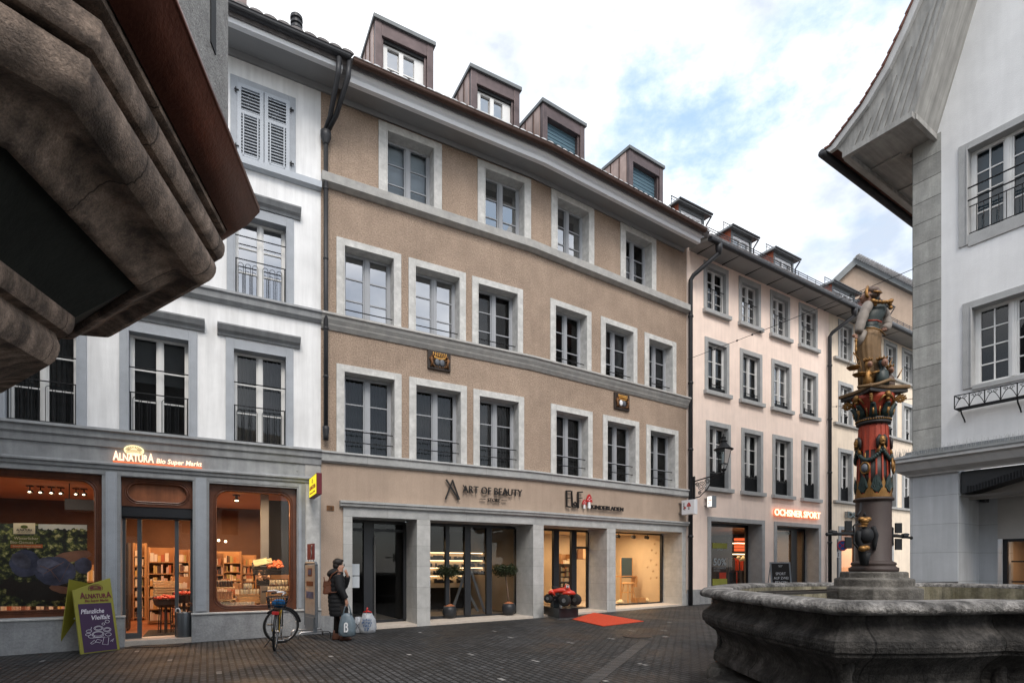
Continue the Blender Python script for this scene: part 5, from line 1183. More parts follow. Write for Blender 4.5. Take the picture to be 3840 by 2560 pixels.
m = W0.mb(); m.box(W0.s(1000, -2.6), -.52, -2.65, -2.55, .1, 3.3); tag(m.build('dark_partition', 'crate_black', origin=W0.T((-1, -2.6, .1))), 'dark partition at the right inside the market window', 'partition', kind='thing')
shelves('long low grocery shelf behind the field poster', W0, -7.8, -5.0, -3.8, .1, 1.6, 4, 6)
# window display on the right: wooden crates, tilted fruit crate, jars
dsp = -.62
def crate(label, wl, u0, u1, vb, vt, n, dep, tilt=0, mat='crate_wood', group='display crates in the market window'):
    s0, s1 = wl.s(u0, n), wl.s(u1, n); zb, zt = wl.z(u0, vb, n), wl.z(u0, vt, n); c = ((s0 + s1) / 2, n - dep / 2, zb)
    def T(q):
        x, y, z = q; return wl.T((c[0] + x, c[1] + y, c[2] + z + y * -tilt + x * 0))
    t = thing('crate', label, 'crate', wl.T(c), 0, group); w_, h = (s1 - s0) / 2, zt - zb
    m = MB(T); k = 3
    for i in range(k):
        z = h * i / k
        for (a, b, e, f) in ((-w_, w_, -dep / 2, -dep / 2 + .015), (-w_, w_, dep / 2 - .015, dep / 2), (-w_, -w_ + .015, -dep / 2, dep / 2), (w_ - .015, w_, -dep / 2, dep / 2)): m.box(a, b, e, f, z + .01, z + h / k - .01)
    m.box(-w_, w_, -dep / 2, dep / 2, 0, .012); m.build('slats', mat, t)
    return t, T, w_, h
crate('low pale wooden crate standing under the white cream jars', W0, 893, 975, 2262, 2228, dsp, .35)
crate('pale wooden crate shelf at the right under the stacked jars', W0, 1003, 1085, 2262, 2219, dsp - .1, .35)
t, T, w_, h = crate('tilted black crate heaped with leeks and apples', W0, 950, 1068, 2142, 2118, dsp - .15, .55, .28, 'crate_black')
mk('apple', (.62, .16, .06), .4, .35, 9.); mk('leek', (.62, .62, .36), .5, .25, 6.); mk('onion', (.70, .42, .25), .5, .3, 8.); mk('tomato', (.55, .06, .03), .3, .3, 8.)
m = MB(T); rnd = random.Random(5)
for i in range(60):
    x, y = rnd.uniform(-.02, w_ - .04), rnd.uniform(-.22, .24); m.ell((x, y, h + .01 + rnd.uniform(0, .07) * (1 - abs(y) * 2)), (.038, .038, .034), 8, 6)
o = m.build('apple_heap', 'apple', t, smooth=True); o['kind'] = 'stuff'
for i in range(7):
    m = MB(T); y = -.2 + .07 * i; m.tube([(-w_ + .02, y, h + .04), (-w_ + .25, y, h + .09), (-.02 + .1 * (i % 2), y + .03, h + .12)], [.02, .016, .028], 7); m.build('leek', 'leek', t, smooth=True)
t, T, w_, h = crate('dark basket crate of onions below the apple crate', W0, 965, 1010, 2185, 2165, dsp - .1, .35, .35, 'crate_black')
m = MB(T)
for i in range(40): m.ell((rnd.uniform(-w_, w_), rnd.uniform(-.17, .17), h + rnd.uniform(0, .12)), (.035, .035, .035), 8, 6)
o = m.build('onion_heap', 'onion', t, smooth=True); o['kind'] = 'stuff'
mk('jar_cream', (.80, .72, .52), .3, .15, 12.); mk('jar_lid', (.15, .10, .07), .4, .1); mk('carton_tan', (.72, .42, .24), .6, .2, 14.); mk('bottle_dark', (.05, .03, .02), .15, .3, 10.); mk('pack_white', (.85, .78, .66), .5, .2, 14.)
def grid_goods(name, cat, label, group, wl, u0, u1, vb, n, nx, ny, r, h, mat, lid=None, square=False):
    s0, s1 = wl.s(u0, n), wl.s(u1, n); zb = wl.z(u0, vb, n); proto = None
    for j in range(ny):
        for i in range(nx):
            x = s0 + (s1 - s0) * (i + .5) / nx + rnd.uniform(-.008, .008); y = n - j * (r * 2.3); loc = Vector(wl.T((x, y, zb)))
            if proto is None:
                t = thing(name, label, cat, loc, 0, group)
                m = MB(); 
                if square: m.box(loc.x - r, loc.x + r, loc.y - r, loc.y + r, loc.z, loc.z + h)
                else: m.lathe(tuple(loc), [(r * .9, 0), (r, .01), (r, h * .72), (r * .75, h * .86), (r * .75, h * .9)], 10)
                m.build('body', mat, t, smooth=not square)
                if lid: m = MB(); m.lathe((loc.x, loc.y, loc.z + h * .88), [(r * .82, 0), (r * .82, h * .12)], 10); m.build('lid', lid, t)
                proto = t
            else: c = copy_tree(proto); c.location = loc
grid_goods('jar', 'jar', 'white cream jars lined up on the low crate', 'white jars in the middle of the market window', W0, 898, 972, 2227, dsp, 6, 1, .034, .13, 'jar_cream', 'jar_lid')
grid_goods('jar', 'jar', 'white cream jars stacked above the first row', 'upper white jars of the middle pile', W0, 912, 946, 2205, dsp, 3, 1, .034, .13, 'jar_cream', 'jar_lid')
grid_goods('jar', 'jar', 'preserve jars along the right crate shelf', 'preserve jars at the right of the market window', W0, 1003, 1083, 2217, dsp - .1, 7, 1, .036, .14, 'jar_cream', 'jar_lid')
grid_goods('jar', 'jar', 'preserve jars in the top row at the right', 'top row of preserve jars', W0, 1010, 1080, 2191, dsp - .14, 6, 1, .036, .13, 'jar_cream', 'jar_lid')
grid_goods('bottle', 'bottle', 'dark bottles on the left display board', 'dark bottles in the market window', W0, 811, 872, 2200, dsp, 6, 1, .03, .15, 'bottle_dark', 'jar_cream')
grid_goods('carton', 'carton', 'tall tan drink cartons at the lower left', 'tan cartons in the market window', W0, 810, 872, 2246, dsp, 5, 1, .036, .17, 'carton_tan', None, True)
grid_goods('jar', 'jar', 'small dark-lidded jars on the window board at the left', 'jars on the window board', W0, 812, 862, 2274, dsp + .05, 5, 1, .034, .12, 'jar_cream', 'jar_lid')
grid_goods('packet', 'packet', 'pale paper packets along the front of the window board', 'pale packets on the window board', W0, 866, 950, 2274, dsp + .08, 8, 1, .036, .10, 'pack_white', None, True)
grid_goods('packet', 'packet', 'reddish sweet packets at the right end of the window board', 'sweet packets at the right corner', W0, 1042, 1086, 2270, dsp + .05, 4, 1, .04, .10, 'apple', None, True)
for nm, lb, u0, u1, v, dn in (('display_board', 'wooden board under the dark bottles', 808, 880, 2200, .3), ('display_board', 'wooden board under the tan cartons', 808, 884, 2246, .3), ('display_board', 'pale window board under all the jars and packets', 806, 1092, 2274, .45)):
    s0, s1 = W0.s(u0, dsp), W0.s(u1, dsp); z = W0.z(u0, v, dsp); m = W0.mb(); m.box(s0, s1, dsp - dn, dsp + .14, z - .025, z - .002); o = m.build(nm, 'crate_wood', origin=W0.T(((s0 + s1) / 2, dsp, z))); tag(o, lb, 'board')
# inside the doorway: stacked crates with a glass dome, round baskets of tomatoes
for i, (u0, u1, vb, lb) in enumerate(((572, 664, 2262, 'lowest slatted wooden crate inside the market door'), (574, 664, 2232, 'middle slatted wooden crate inside the market door'), (574, 662, 2204, 'top slatted wooden crate inside the market door'))): crate(lb, W0, u0, u1, vb, vb - 27, -1.6, .5, 0, 'crate_wood', 'stacked crates inside the door')
def basket(label, u, v, n, r):
    s, _, z = P3(W0, u, v, n); t = thing('tomato_basket', label, 'basket', W0.T((s, n, .08)), 0, 'round tomato baskets inside the market')
    m = W0.mb(); m.lathe((s, n, z), [(r * .6, -.16), (r * .9, -.1), (r, 0), (r + .02, .02), (r, .02), (r * .9, -.02)], 18); m.tube([(s, n, .08), (s, n, z - .15)], .03, 8); m.tube([(s - r, n, z), (s - r, n, z + .07), (s - r * .7, n, z + .08)], .015, 6); m.tube([(s + r, n, z), (s + r, n, z + .07), (s + r * .7, n, z + .08)], .015, 6)
    for k in range(8): a = k * math.pi / 4; m.tube([(s + r * .6 * math.cos(a), n + r * .6 * math.sin(a), .08), (s + r * .5 * math.cos(a), n + r * .5 * math.sin(a), z - .15)], .01, 5)
    m.build('basket', 'shelf_dark', t)
    m = W0.mb()
    for i in range(50): a, q = rnd.uniform(0, 6.28), r * .9 * rnd.random() ** .5; m.ell((s + q * math.cos(a), n + q * math.sin(a), z + .03 + .06 * (1 - q / r) + rnd.uniform(0, .02)), (.035, .035, .03), 7, 5)
    o = m.build('tomato_heap', 'tomato', t, smooth=True); o['kind'] = 'stuff'
basket('round dark basket of tomatoes on a stand inside the open door', 622, 2248, -1.15, .24); basket('second tomato basket behind the umbrella stand', 690, 2232, -1.4, .22)
m = W0.mb(); m.box(W0.s(548, -1.3), W0.s(662, -1.3), -1.9, -.62, .082, .094); tag(m.build('door_mat', 'crate_black', origin=W0.T((-3.6, -1.2, .09))), 'dark doormat on the tiles inside the market door', 'mat')
# ceiling spotlights and air unit
def spots(wl, pts, n_, zc, label, group, lit=True, r=.045):
    proto = None
    for (u, v) in pts:
        n = n_; s = wl.s(u, n); z = min(wl.z(u, v, n), zc - .12); loc = Vector(wl.T((s, n, zc)))
        t = thing('ceiling_spotlight', label, 'spotlight', loc, 0, group)
        m = wl.mb(); m.box(s - .06, s + .06, n - .05, n + .05, zc - .02, zc); m.tube([(s, n, zc), (s, n, zc - .12)], .012, 6); m.tube([(s, n + .03, zc - .14), (s, n - .10, zc - .12)], r, 10); m.build('housing', 'crate_black', t)
        if lit: m = wl.mb(); m.ell((s, n + .035, zc - .142), (r * .6, .008, r * .35), 10, 6); m.build('lens', 'warm_spot', t)
spots(W0, [(112, 1855), (152, 1872), (193, 1892), (228, 1915), (285, 1930), (315, 1930)], -2.6, 3.34, 'black spotlight on the orange ceiling of the left market window', 'spotlights in the left market window')
spots(W0, [(884, 1950), (888, 1958), (889, 1965), (890, 1973)], -2.2, 3.34, 'bright spotlight in the cluster inside the right market window', 'spotlights in the right market window')
spots(W1, [(2320, 2000), (2378, 2004), (2428, 2008)], G - .35, ZB0 - .02, 'black ceiling spotlight in the lit toy shop window', 'spotlights in the toy shop window', lit=False, r=.06)
for u, v, n, lb in ((820, 2025, -4.2, 'starry bright lamp deep inside the market'), (846, 2029, -4.6, 'small bright lamp beside the starry one')):
    s, _, z = P3(W0, u, v, n); m = W0.mb(); m.ell((s, n, z), (.035, .035, .035), 10, 8); tag(m.build('ceiling_lamp', 'warm_spot', origin=W0.T((s, n, z))), lb, 'lamp')
s, _, z = P3(W0, 308, 1892, -1.6); m = W0.mb(); m.box(s - .30, s + .34, -1.9, -1.6, z - .12, z + .12); m.box(s - .26, s - .24, -1.8, -1.78, z, 3.35); m.box(s + .24, s + .26, -1.8, -1.78, z, 3.35); tag(m.build('air_unit', 'crate_black', origin=W0.T((s, -1.6, z)), bevel=.02), 'black air unit hanging under the orange ceiling', 'air unit')
# market poster
mk('poster_leaves', (.10, .12, .05), .6, .1); nt = MATS['poster_leaves'].node_tree; p = nt.nodes['Principled BSDF']
tc = N_(nt, 'ShaderNodeTexCoord'); v1_ = N_(nt, 'ShaderNodeTexNoise', i_Scale=9., i_Detail=6, i_Roughness=.65); rp_ = N_(nt, 'ShaderNodeValToRGB'); el = rp_.color_ramp.elements
el[0].position = .40; el[0].color = (.008, .014, .016, 1); el[1].position = .66; el[1].color = (.75, .75, .38, 1); q = el.new(.50); q.color = (.03, .05, .03, 1); q = el.new(.57); q.color = (.18, .22, .06, 1)
L_(nt, tc, 'UV', v1_, 'Vector'); L_(nt, v1_, 'Fac', rp_, 'Fac'); L_(nt, rp_, 'Color', p, 'Base Color')
mk('poster_cabbage', (.07, .09, .17), .5, .5, 4., var2=.5, scale2=2.5); mk('poster_sky', (.50, .55, .52), .6, .08); mk('poster_leaf', (.13, .15, .24), .5, .5, 5., var2=.5, scale2=3.); mk('poster_skin', (.30, .16, .11), .6, .3); mk('poster_dark', (.02, .02, .02), .6, .2); mk('label_green', (.09, .12, .02), .6, .05); mk('label_cream', (.72, .68, .50), .6, .05); mk('label_orange', (.62, .17, .05), .6, .05); mk('lime_sign', (.27, .25, .03), .55, .08); mk('purple_sign', (.040, .010, .055), .5, .15)
po = -.42; mt = thing('market_poster', 'large photo poster of red cabbages in a field with Winterlicher Bio-Genuss labels', 'poster', W0.T((W0.s(170, po), po, .7)))
def pp(u, v, o=0): return (W0.s(u, po + o), po + o, W0.z(u, v, po + o))
m = W0.mb(); m.add([pp(-60, 2272), pp(327, 2272), pp(327, 1966), pp(-60, 1961)], [(0, 1, 2, 3)]); m.build('sheet', 'poster_leaves', mt, recalc=False)
m = W0.mb(); m.add([pp(144, 1992, .006), pp(326, 1988, .006), pp(326, 1967, .006), pp(144, 1964, .006)], [(0, 1, 2, 3)]); m.build('sky_area', 'poster_sky', mt, recalc=False)
def blobp(name, mat, c, rx, ry, o, a=0, irr=.08, sd=1):
    r2 = random.Random(sd); n = 22; vs = []
    for i in range(n):
        t = 2 * math.pi * i / n; k = 1 + r2.uniform(-irr, irr); x, y = rx * k * math.cos(t), ry * k * math.sin(t); vs.append(pp(c[0] + x * math.cos(a) - y * math.sin(a), c[1] + x * math.sin(a) + y * math.cos(a), o))
    m = W0.mb(); m.add(vs, [tuple(range(n))]); return m.build(name, mat, mt, recalc=False)
blobp('dark_leaf', 'poster_dark', (150, 2215), 120, 40, .004, 0, .15, 3); blobp('cabbage_leaf', 'poster_cabbage', (95, 2112), 62, 50, .008, .2, .06, 4); blobp('arm', 'poster_skin', (270, 2085), 75, 20, .010, -.15, .05, 5); blobp('cabbage', 'poster_cabbage', (205, 2140), 78, 55, .014, .1, .05, 6); blobp('cabbage', 'poster_cabbage', (312, 2120), 34, 30, .012, 0, .06, 7); blobp('cabbage_leaf', 'poster_leaf', (185, 2128), 52, 36, .0155, .4, .12, 9); blobp('cabbage_leaf', 'poster_cabbage', (212, 2148), 44, 30, .0165, -.3, .12, 10); blobp('cabbage_leaf', 'poster_leaf', (80, 2100), 40, 28, .0095, .6, .12, 12); [blobp('foliage', 'poster_leaves', (150 + i * 22, 1990 + (i % 3) * 3), 17, 10, .0065, 0, .35, 20 + i) for i in range(8)]; blobp('dark_leaf', 'poster_dark', (60, 2200), 60, 30, .0095, .3, .3, 31); blobp('bright_leaf', 'poster_leaves', (300, 2215), 34, 26, .0095, .3, .3, 33); blobp('hand', 'poster_skin', (235, 2210), 52, 14, .016, .2, .08, 8)
m = W0.mb()
for pts in ([(150, 2120), (190, 2135), (225, 2180)], [(165, 2150), (190, 2135), (240, 2105)], [(190, 2135), (205, 2165)], [(225, 2180), (262, 2110)]):
    for (a0, b0), (a1, b1) in zip(pts, pts[1:]): m.add([pp(a0, b0 - 1, .018), pp(a1, b1 - 1, .018), pp(a1, b1 + 1, .018), pp(a0, b0 + 1, .018)], [(0, 1, 2, 3)])
m.build('leaf_veins', 'poster_skin', mt, recalc=False)
for nm, mat, (u0, u1, va, vb) in (('label', 'label_cream', (50, 132, 1960, 2001)), ('label', 'label_green', (46, 150, 2008, 2026)), ('label', 'label_green', (32, 131, 2024, 2041)), ('label', 'label_orange', (40, 160, 2040, 2053))):
    m = W0.mb(); m.add([pp(u0, vb, .025), pp(u1, vb, .025), pp(u1, va, .025), pp(u0, va, .025)], [(0, 1, 2, 3)]); m.build(nm, mat, mt, recalc=False)
m = W0.mb(); o = po + .029
text_on(m, 'Winterlicher', W0.s(52, o), W0.s(144, o), o, W0.z(90, 2022, o), .055, .001); text_on(m, 'Bio-Genuss', W0.s(39, o), W0.s(125, o), o, W0.z(90, 2037, o), .055, .001); text_on(m, 'Sinnvoll für Mensch und Erde', W0.s(48, o), W0.s(152, o), o, W0.z(90, 2049.5, o), .03, .001); m.build('writing', 'label_cream', mt)
m = W0.mb(); text_on(m, 'ALNATURA', W0.s(61, o), W0.s(121, o), o, W0.z(90, 1990, o), .045, .001, bold=.03); text_on(m, 'Bio Super Markt', W0.s(67, o), W0.s(115, o), o, W0.z(90, 1996, o), .018, .001); m.build('writing', 'poster_dark', mt)
m = W0.mb(); c = (W0.s(91, o), W0.z(91, 1974, o)); m.prism([(c[0] + .055 * math.cos(2 * math.pi * i / 20), c[1] + .032 * math.sin(2 * math.pi * i / 20)) for i in range(20)], o - .002, o); m.build('emblem', 'label_green', mt)
# cosmetics shop shelves with light strips
for k, (v, lb) in enumerate(((2071, 'top lit shelf of cosmetics in the dark shop window'), (2100, 'second lit shelf of cosmetics'), (2128, 'third lit shelf of cosmetics behind the bay tree'), (2158, 'lowest lit shelf of cosmetics'))):
    n = -2.6; s0, s1 = W0.s(1600, n), W0.s(1852 if k < 3 else 1745, n); z = W0.z(1700, v, n); t = thing('lit_shelf', lb, 'shelf', W0.T(((s0 + s1) / 2, n, z)), 0, 'lit cosmetics shelves')
    m = W0.mb(); m.box(s0, s1, n - .28, n, z + .01, z + .03); m.build('board', 'shelf_dark', t); m = W0.mb(); m.box(s0 + .02, s1 - .02, n - .27, n - .22, z - .012, z + .006); m.build('light_strip', 'warm_strip', t)
    m = W0.mb(); x = s0 + .05; r3 = random.Random(k)
    while x < s1: w_ = r3.uniform(.03, .09); m.box(x, x + w_ * .8, n - .14, n - .04, z - .22, z - .22 + r3.uniform(.07, .14)); x += w_ + (.12 if r3.random() < .15 else 0)
    o = m.build('boxes', 'crate_black', t); o['kind'] = 'stuff'
m = W0.mb(); m.quad((W0.s(1600, -2.9), -2.9, .9), (W0.s(1760, -2.9), -2.9, .9), (W0.s(1760, -2.9), -2.9, 1.95), (W0.s(1600, -2.9), -2.9, 1.95)); tag(m.build('shop_partition', 'shop_cream_wall', origin=W0.T((3, -2.9, 1.2)), recalc=False), 'pale back panel behind the lit cosmetics shelves', 'panel', kind='thing')
lamp(W0, 2.6, -2.2, 2.3, 5, (1, .7, .4), .6, .2)
t = thing('display_easel', 'grey wooden crossed display easel behind the cosmetics shop glass', 'easel', W0.T((3.9, -1.7, .15)))
m = W0.mb(); n = -1.5
for (a0, b0), (a1, b1) in (((1700, 2270), (1748, 2130)), ((1765, 2140), (1815, 2292)), ((1745, 2200), (1790, 2290)), ((1715, 2160), (1735, 2180))):
    A, B = Vector(P3(W0, a0, b0, n)), Vector(P3(W0, a1, b1, n)); m.hexa([(A.x - .03, n, A.z), (A.x + .05, n, A.z), (A.x + .05, n + .03, A.z), (A.x - .03, n + .03, A.z), (B.x - .03, n, B.z), (B.x + .05, n, B.z), (B.x + .05, n + .03, B.z), (B.x - .03, n + .03, B.z)])
m.build('frame', 'sign_grey', t)
# toy shop window: stool, blackboard, bench, boxes, snowflakes
n = G - .7; mk('beech', (.62, .36, .17), .5, .12, 6.)
t = thing('wooden_stool', 'round light wooden stool with angled legs in the lit shop window', 'stool', W1.T((W1.s(2352, n), n, z04)))
s, zs = W1.s(2355, n), W1.z(2355, 2183, n); m = W1.mb(); m.lathe((s, n, zs - .05), [(.20, 0), (.23, .01), (.23, .04), (.19, .055)], 18); m.build('seat', 'beech', t, smooth=True)
for a in (45, 135, 225, 315): m = W1.mb(); m.tube([(s + .15 * math.cos(R_(a)), n + .15 * math.sin(R_(a)), zs - .05), (s + .28 * math.cos(R_(a)), n + .28 * math.sin(R_(a)), z04)], .02, 8); m.build('leg', 'beech', t)
m = W1.mb(); zz = zs - .35
for a in range(4): p0, p1 = R_(45 + 90 * a), R_(135 + 90 * a); m.tube([(s + .21 * math.cos(p0), n + .21 * math.sin(p0), zz), (s + .21 * math.cos(p1), n + .21 * math.sin(p1), zz)], .012, 6)
m.build('stretcher', 'beech', t)
t = thing('blackboard', 'grey-green chalkboard leaning behind the stool', 'board', W1.T((W1.s(2348, G - 1.2), G - 1.2, z04)))
m = W1.mb(); a0, b0 = P3(W1, 2330, 2090, G - 1.2), P3(W1, 2370, 2165, G - 1.2); m.box(a0[0], b0[0], G - 1.22, G - 1.2, b0[2], a0[2]); m.build('slate', 'blind_blue', t); m = W1.mb(); m.box(a0[0] - .03, a0[0], G - 1.24, G - 1.19, z04, a0[2]); m.box(b0[0], b0[0] + .03, G - 1.24, G - 1.19, z04, a0[2]); m.build('frame', 'beech', t)
t = thing('wooden_bench_toy', 'carved pale wooden desk with a curved end behind the stool', 'furniture', W1.T((W1.s(2360, G - 1.1), G - 1.1, z04)))
a0, b0 = P3(W1, 2310, 2158, G - 1.0), P3(W1, 2385, 2166, G - 1.0); m = W1.mb(); m.box(a0[0], b0[0], G - 1.15, G - .95, a0[2] - .04, a0[2]); m.build('top', 'beech', t); m = W1.mb(); m.prism([(b0[0] - .04, a0[2] - .04), (b0[0] + .03, a0[2] - .05), (b0[0] + .05, a0[2] - .2), (b0[0], a0[2] - .3), (b0[0] + .02, a0[2] - .42), (b0[0] - .1, a0[2] - .42)], G - 1.15, G - .95); m.build('end_panel', 'beech', t)
for u, v, w_, h, lb in ((2395, 2262, .22, .16, 'small open wooden box near the toy shop glass'), (2325, 2258, .16, .10, 'round pale bundle at the left foot of the stool'), (2425, 2262, .10, .12, 'small soft toy at the right of the shop window')):
    s, _, z = P3(W1, u, v, n); m = W1.mb()
    if 'box' in lb: m.box(s - w_, s + w_, n - .15, n + .15, z04, z04 + h); m.box(s - w_ + .02, s + w_ - .02, n - .13, n + .13, z04 + h, z04 + h + .01)
    else: m.ell((s, n, z04 + h * .5), (w_, .12, h * .6), 12, 8); m.ell((s + .03, n, z04 + h * 1.1), (w_ * .4, .06, h * .35), 10, 6)
    tag(m.build('toy_box' if 'box' in lb else 'soft_toy', 'beech' if 'box' in lb else 'jar_cream', origin=W1.T((s, n, z04)), bevel=.005 if 'box' in lb else 0), lb, 'toy box' if 'box' in lb else 'toy')
t = thing('window_stickers', 'tan snowflake stickers scattered on the right side of the lit shop window', 'sticker', W1.T((W1.s(2450, G), G, 1.6))); mk('sticker_tan', (.42, .22, .10), .7, .1)
m = W1.mb()
for (u, v) in ((2455, 2038), (2444, 2062), (2460, 2072), (2440, 2100), (2428, 2126), (2461, 2116), (2449, 2140), (2440, 2168), (2462, 2165)):
    s, _, z = P3(W1, u, v, G - .02)
    for k in range(3): a = k * math.pi / 3; dx, dz = .055 * math.cos(a), .055 * math.sin(a); m.hexa([(s - dx - .006, G - .02, z - dz - .006), (s + dx + .006, G - .02, z + dz - .006), (s + dx + .006, G - .016, z + dz - .006), (s - dx - .006, G - .016, z - dz - .006), (s - dx - .006, G - .02, z - dz + .006), (s + dx + .006, G - .02, z + dz + .006), (s + dx + .006, G - .016, z + dz + .006), (s - dx - .006, G - .016, z - dz + .006)])
m.build('snowflakes', 'sticker_tan', t)
shelves('white shelf with small toys in the narrow toy shop window', W1, W1.s(2095, -2.6), W1.s(2145, -2.6), -2.6, .3, 2.0, 4, 8, dens=.12)
shelves('dark card rack standing behind the toy shop door', W1, W1.s(2092, -1.7), W1.s(2138, -1.7), -1.7, .3, 1.65, 7, 9, mat='shelf_dark')
t = thing('coat_rack', 'small coats hanging on the cream wall behind the toy shop door', 'coats', W1.T((W1.s(2180, -2.9), -2.9, 1.8)))
mk('cloth_brown', (.16, .08, .04), .9, .2); mk('cloth_tan', (.45, .30, .18), .9, .2)
for u, mat, w_ in ((2175, 'cloth_brown', .14), (2190, 'cloth_tan', .12)):
    s, _, z = P3(W1, u, 2050, -2.9); m = W1.mb(); m.prism([(s - w_, z - .45), (s + w_, z - .45), (s + w_ * .8, z - .08), (s + .04, z), (s - .04, z), (s - w_ * .8, z - .08)], -2.95, -2.85); m.build('coat', mat, t, bevel=.02)
# sports shop: orange shoe wall, clothes, door text, window vinyls
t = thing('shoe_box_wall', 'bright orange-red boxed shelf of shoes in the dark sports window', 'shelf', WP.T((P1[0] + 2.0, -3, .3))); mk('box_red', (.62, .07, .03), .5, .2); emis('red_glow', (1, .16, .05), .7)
n = -1.7
for j in range(4):
    for i in range(3):
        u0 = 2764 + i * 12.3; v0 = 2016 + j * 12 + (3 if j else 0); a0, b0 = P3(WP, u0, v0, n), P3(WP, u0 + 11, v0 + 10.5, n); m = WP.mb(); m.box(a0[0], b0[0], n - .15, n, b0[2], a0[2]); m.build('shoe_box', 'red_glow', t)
m = WP.mb()
for v in (2035, 2076): a0, b0 = P3(WP, 2762, v, n), P3(WP, 2801, v, n); m.box(a0[0], b0[0], n - .2, n + .04, a0[2] - .02, a0[2] + .01)
m.build('lit_board', 'warm_strip', t)
m = WP.mb(); rr = random.Random(3)
for i in range(4): s, _, z = P3(WP, 2770 + 9 * i, 2090 + 8 * (i % 2), n); m.ell((s, n, z), (.05, .12, .07), 8, 6)
m.build('shoe', 'jar_cream', t)
t = thing('clothes_rail', 'racks of dark and red sportswear behind the sports shop door', 'clothes', WP.T(((P2[0] + P2[1]) / 2, -2.4, .3))); m = WP.mb(); m2 = WP.mb()
for i in range(42):
    x = rr.uniform(P2[0], P2[1] + .2); z = rr.choice((1.35, 1.9)) + rr.uniform(-.05, .05); (m if i % 4 else m2).box(x, x + rr.uniform(.05, .12), -2.5 - rr.uniform(0, .5), -2.4, z - .55, z)
mk('cloth_dark', (.03, .03, .04), .9, .4); m.build('garments', 'cloth_dark', t); m2.build('garments', 'box_red', t)
m = WP.mb(); a0, b0 = P3(WP, 2908, 2032, -3.6), P3(WP, 3035, 2016, -3.6); m.quad((a0[0], -3.6, 2.15), (b0[0] + .5, -3.6, 2.15), (b0[0] + .5, -3.6, 2.55), (a0[0], -3.6, 2.55)); m.build('light_panel', 'warm_strip', t, recalc=False)
t = thing('window_vinyl', 'grey 50% sale lettering and yellow bands on the dark sports shop glass', 'sticker', WP.T((P1[0] + .3, G2, 1.2))); mk('vinyl_grey', (.32, .36, .38), .6, .1); mk('vinyl_yellow', (.34, .34, .05), .6, .1); g3 = G2 - .005
m = WP.mb()
for va, vb in ((2034, 2056), (2169, 2192)): a0, b0 = P3(WP, 2672, va, g3), P3(WP, 2727, vb, g3); m.box(a0[0], b0[0], g3, g3 + .003, b0[2], a0[2])
m.build('band', 'vinyl_yellow', t)
m = WP.mb(); letters(m, WP, '50%', 2675, 2724, 2118, 2118, .27, g3 + .003, ext=.001, bold=.02); letters(m, WP, 'AUF AUSGEWÄHLTE', 2676, 2722, 2132, 2132, .06, g3 + .003, ext=.001); letters(m, WP, 'ARTIKEL*', 2676, 2700, 2141, 2141, .06, g3 + .003, ext=.001); letters(m, WP, 'SALE', 2690, 2710, 2062, 2062, .10, g3 + .003, ext=.001); m.build('writing', 'vinyl_grey', t)
t = thing('window_vinyl', 'pale house number on the glass above the sports shop door', 'sticker', WP.T((P2[0] + .7, G2, 2.7)))
m = WP.mb(); letters(m, WP, '108', 2950, 2966, 2002, 2002, .12, g3 + .003, ext=.001, font_shear=.2); m.build('number', 'vinyl_grey', t)
t = thing('sale_poster', 'red 50% sale poster in the shoe shop right of the column', 'poster', WP.T((WP.s(3345), G2, 1.4)))
m = WP.mb(); a0, b0 = P3(WP, 3326, 2112, -.2), P3(WP, 3378, 2136, -.2); m.box(a0[0], b0[0], -.22, -.2, b0[2], a0[2]); m.build('sheet', 'box_red', t); m = WP.mb(); letters(m, WP, '-50%', 3334, 3374, 2130, 2130, .18, -.195, ext=.002, bold=.02); m.build('writing', 'sign_white', t)
m = WP.mb(); a0, b0 = P3(WP, 3322, 2110, -.25), P3(WP, 3387, 2170, -.25); m.box(b0[0] - .04, b0[0], -.27, -.2, .3, a0[2]); m.box(a0[0], b0[0], -.27, -.23, a0[2] - .02, a0[2] + .01); m.build('frame', 'steel', t)
t = thing('sale_poster', 'tall orange-red percent banner in the shoe shop window above the smaller poster', 'poster', WP.T((WP.s(3340), G2, 2)))
m = WP.mb(); a0, b0 = P3(WP, 3318, 2050, -.7), P3(WP, 3346, 2110, -.7); m.box(a0[0], b0[0], -.72, -.7, b0[2], a0[2]); m.build('sheet', 'box_red', t); m = WP.mb(); letters(m, WP, '%', 3328, 3342, 2100, 2100, .30, -.695, ext=.002, bold=.02); m.build('writing', 'sign_white', t)
# ================================================================== shapes for the free-standing things
def loft(m, rings, n=20, flute=0, fn=0, cap=True):
    """stack of elliptical rings (cx, cy, z, rx, ry)"""
    b = len(m.v); vs = []
    for cx, cy, z, rx, ry in rings:
        for k in range(n):
            a = 2 * math.pi * k / n; f = 1 + (flute * math.cos(fn * a) if fn else 0); vs.append((cx + rx * f * math.cos(a), cy + ry * f * math.sin(a), z))
    fs = []
    for i in range(len(rings) - 1):
        for k in range(n): fs.append((i * n + k, i * n + (k + 1) % n, (i + 1) * n + (k + 1) % n, (i + 1) * n + k))
    if cap: fs += [tuple(range(n))[::-1], tuple((len(rings) - 1) * n + k for k in range(n))]
    m.add(vs, fs)
def torus(m, c, R, r, u, v, n=28, k=6):
    c, u, v = Vector(c), Vector(u), Vector(v); pts = [c + u * R * math.cos(2 * math.pi * i / n) + v * R * math.sin(2 * math.pi * i / n) for i in range(n + 1)]
    w_ = u.cross(v); vs = []
    for i in range(n):
        d = (pts[i] - c).normalized()
        for j in range(k): a = 2 * math.pi * j / k; vs.append(pts[i] + d * r * math.cos(a) + w_ * r * math.sin(a))
    m.add(vs, [(i * k + j, i * k + (j + 1) % k, ((i + 1) % n) * k + (j + 1) % k, ((i + 1) % n) * k + j) for i in range(n) for j in range(k)])
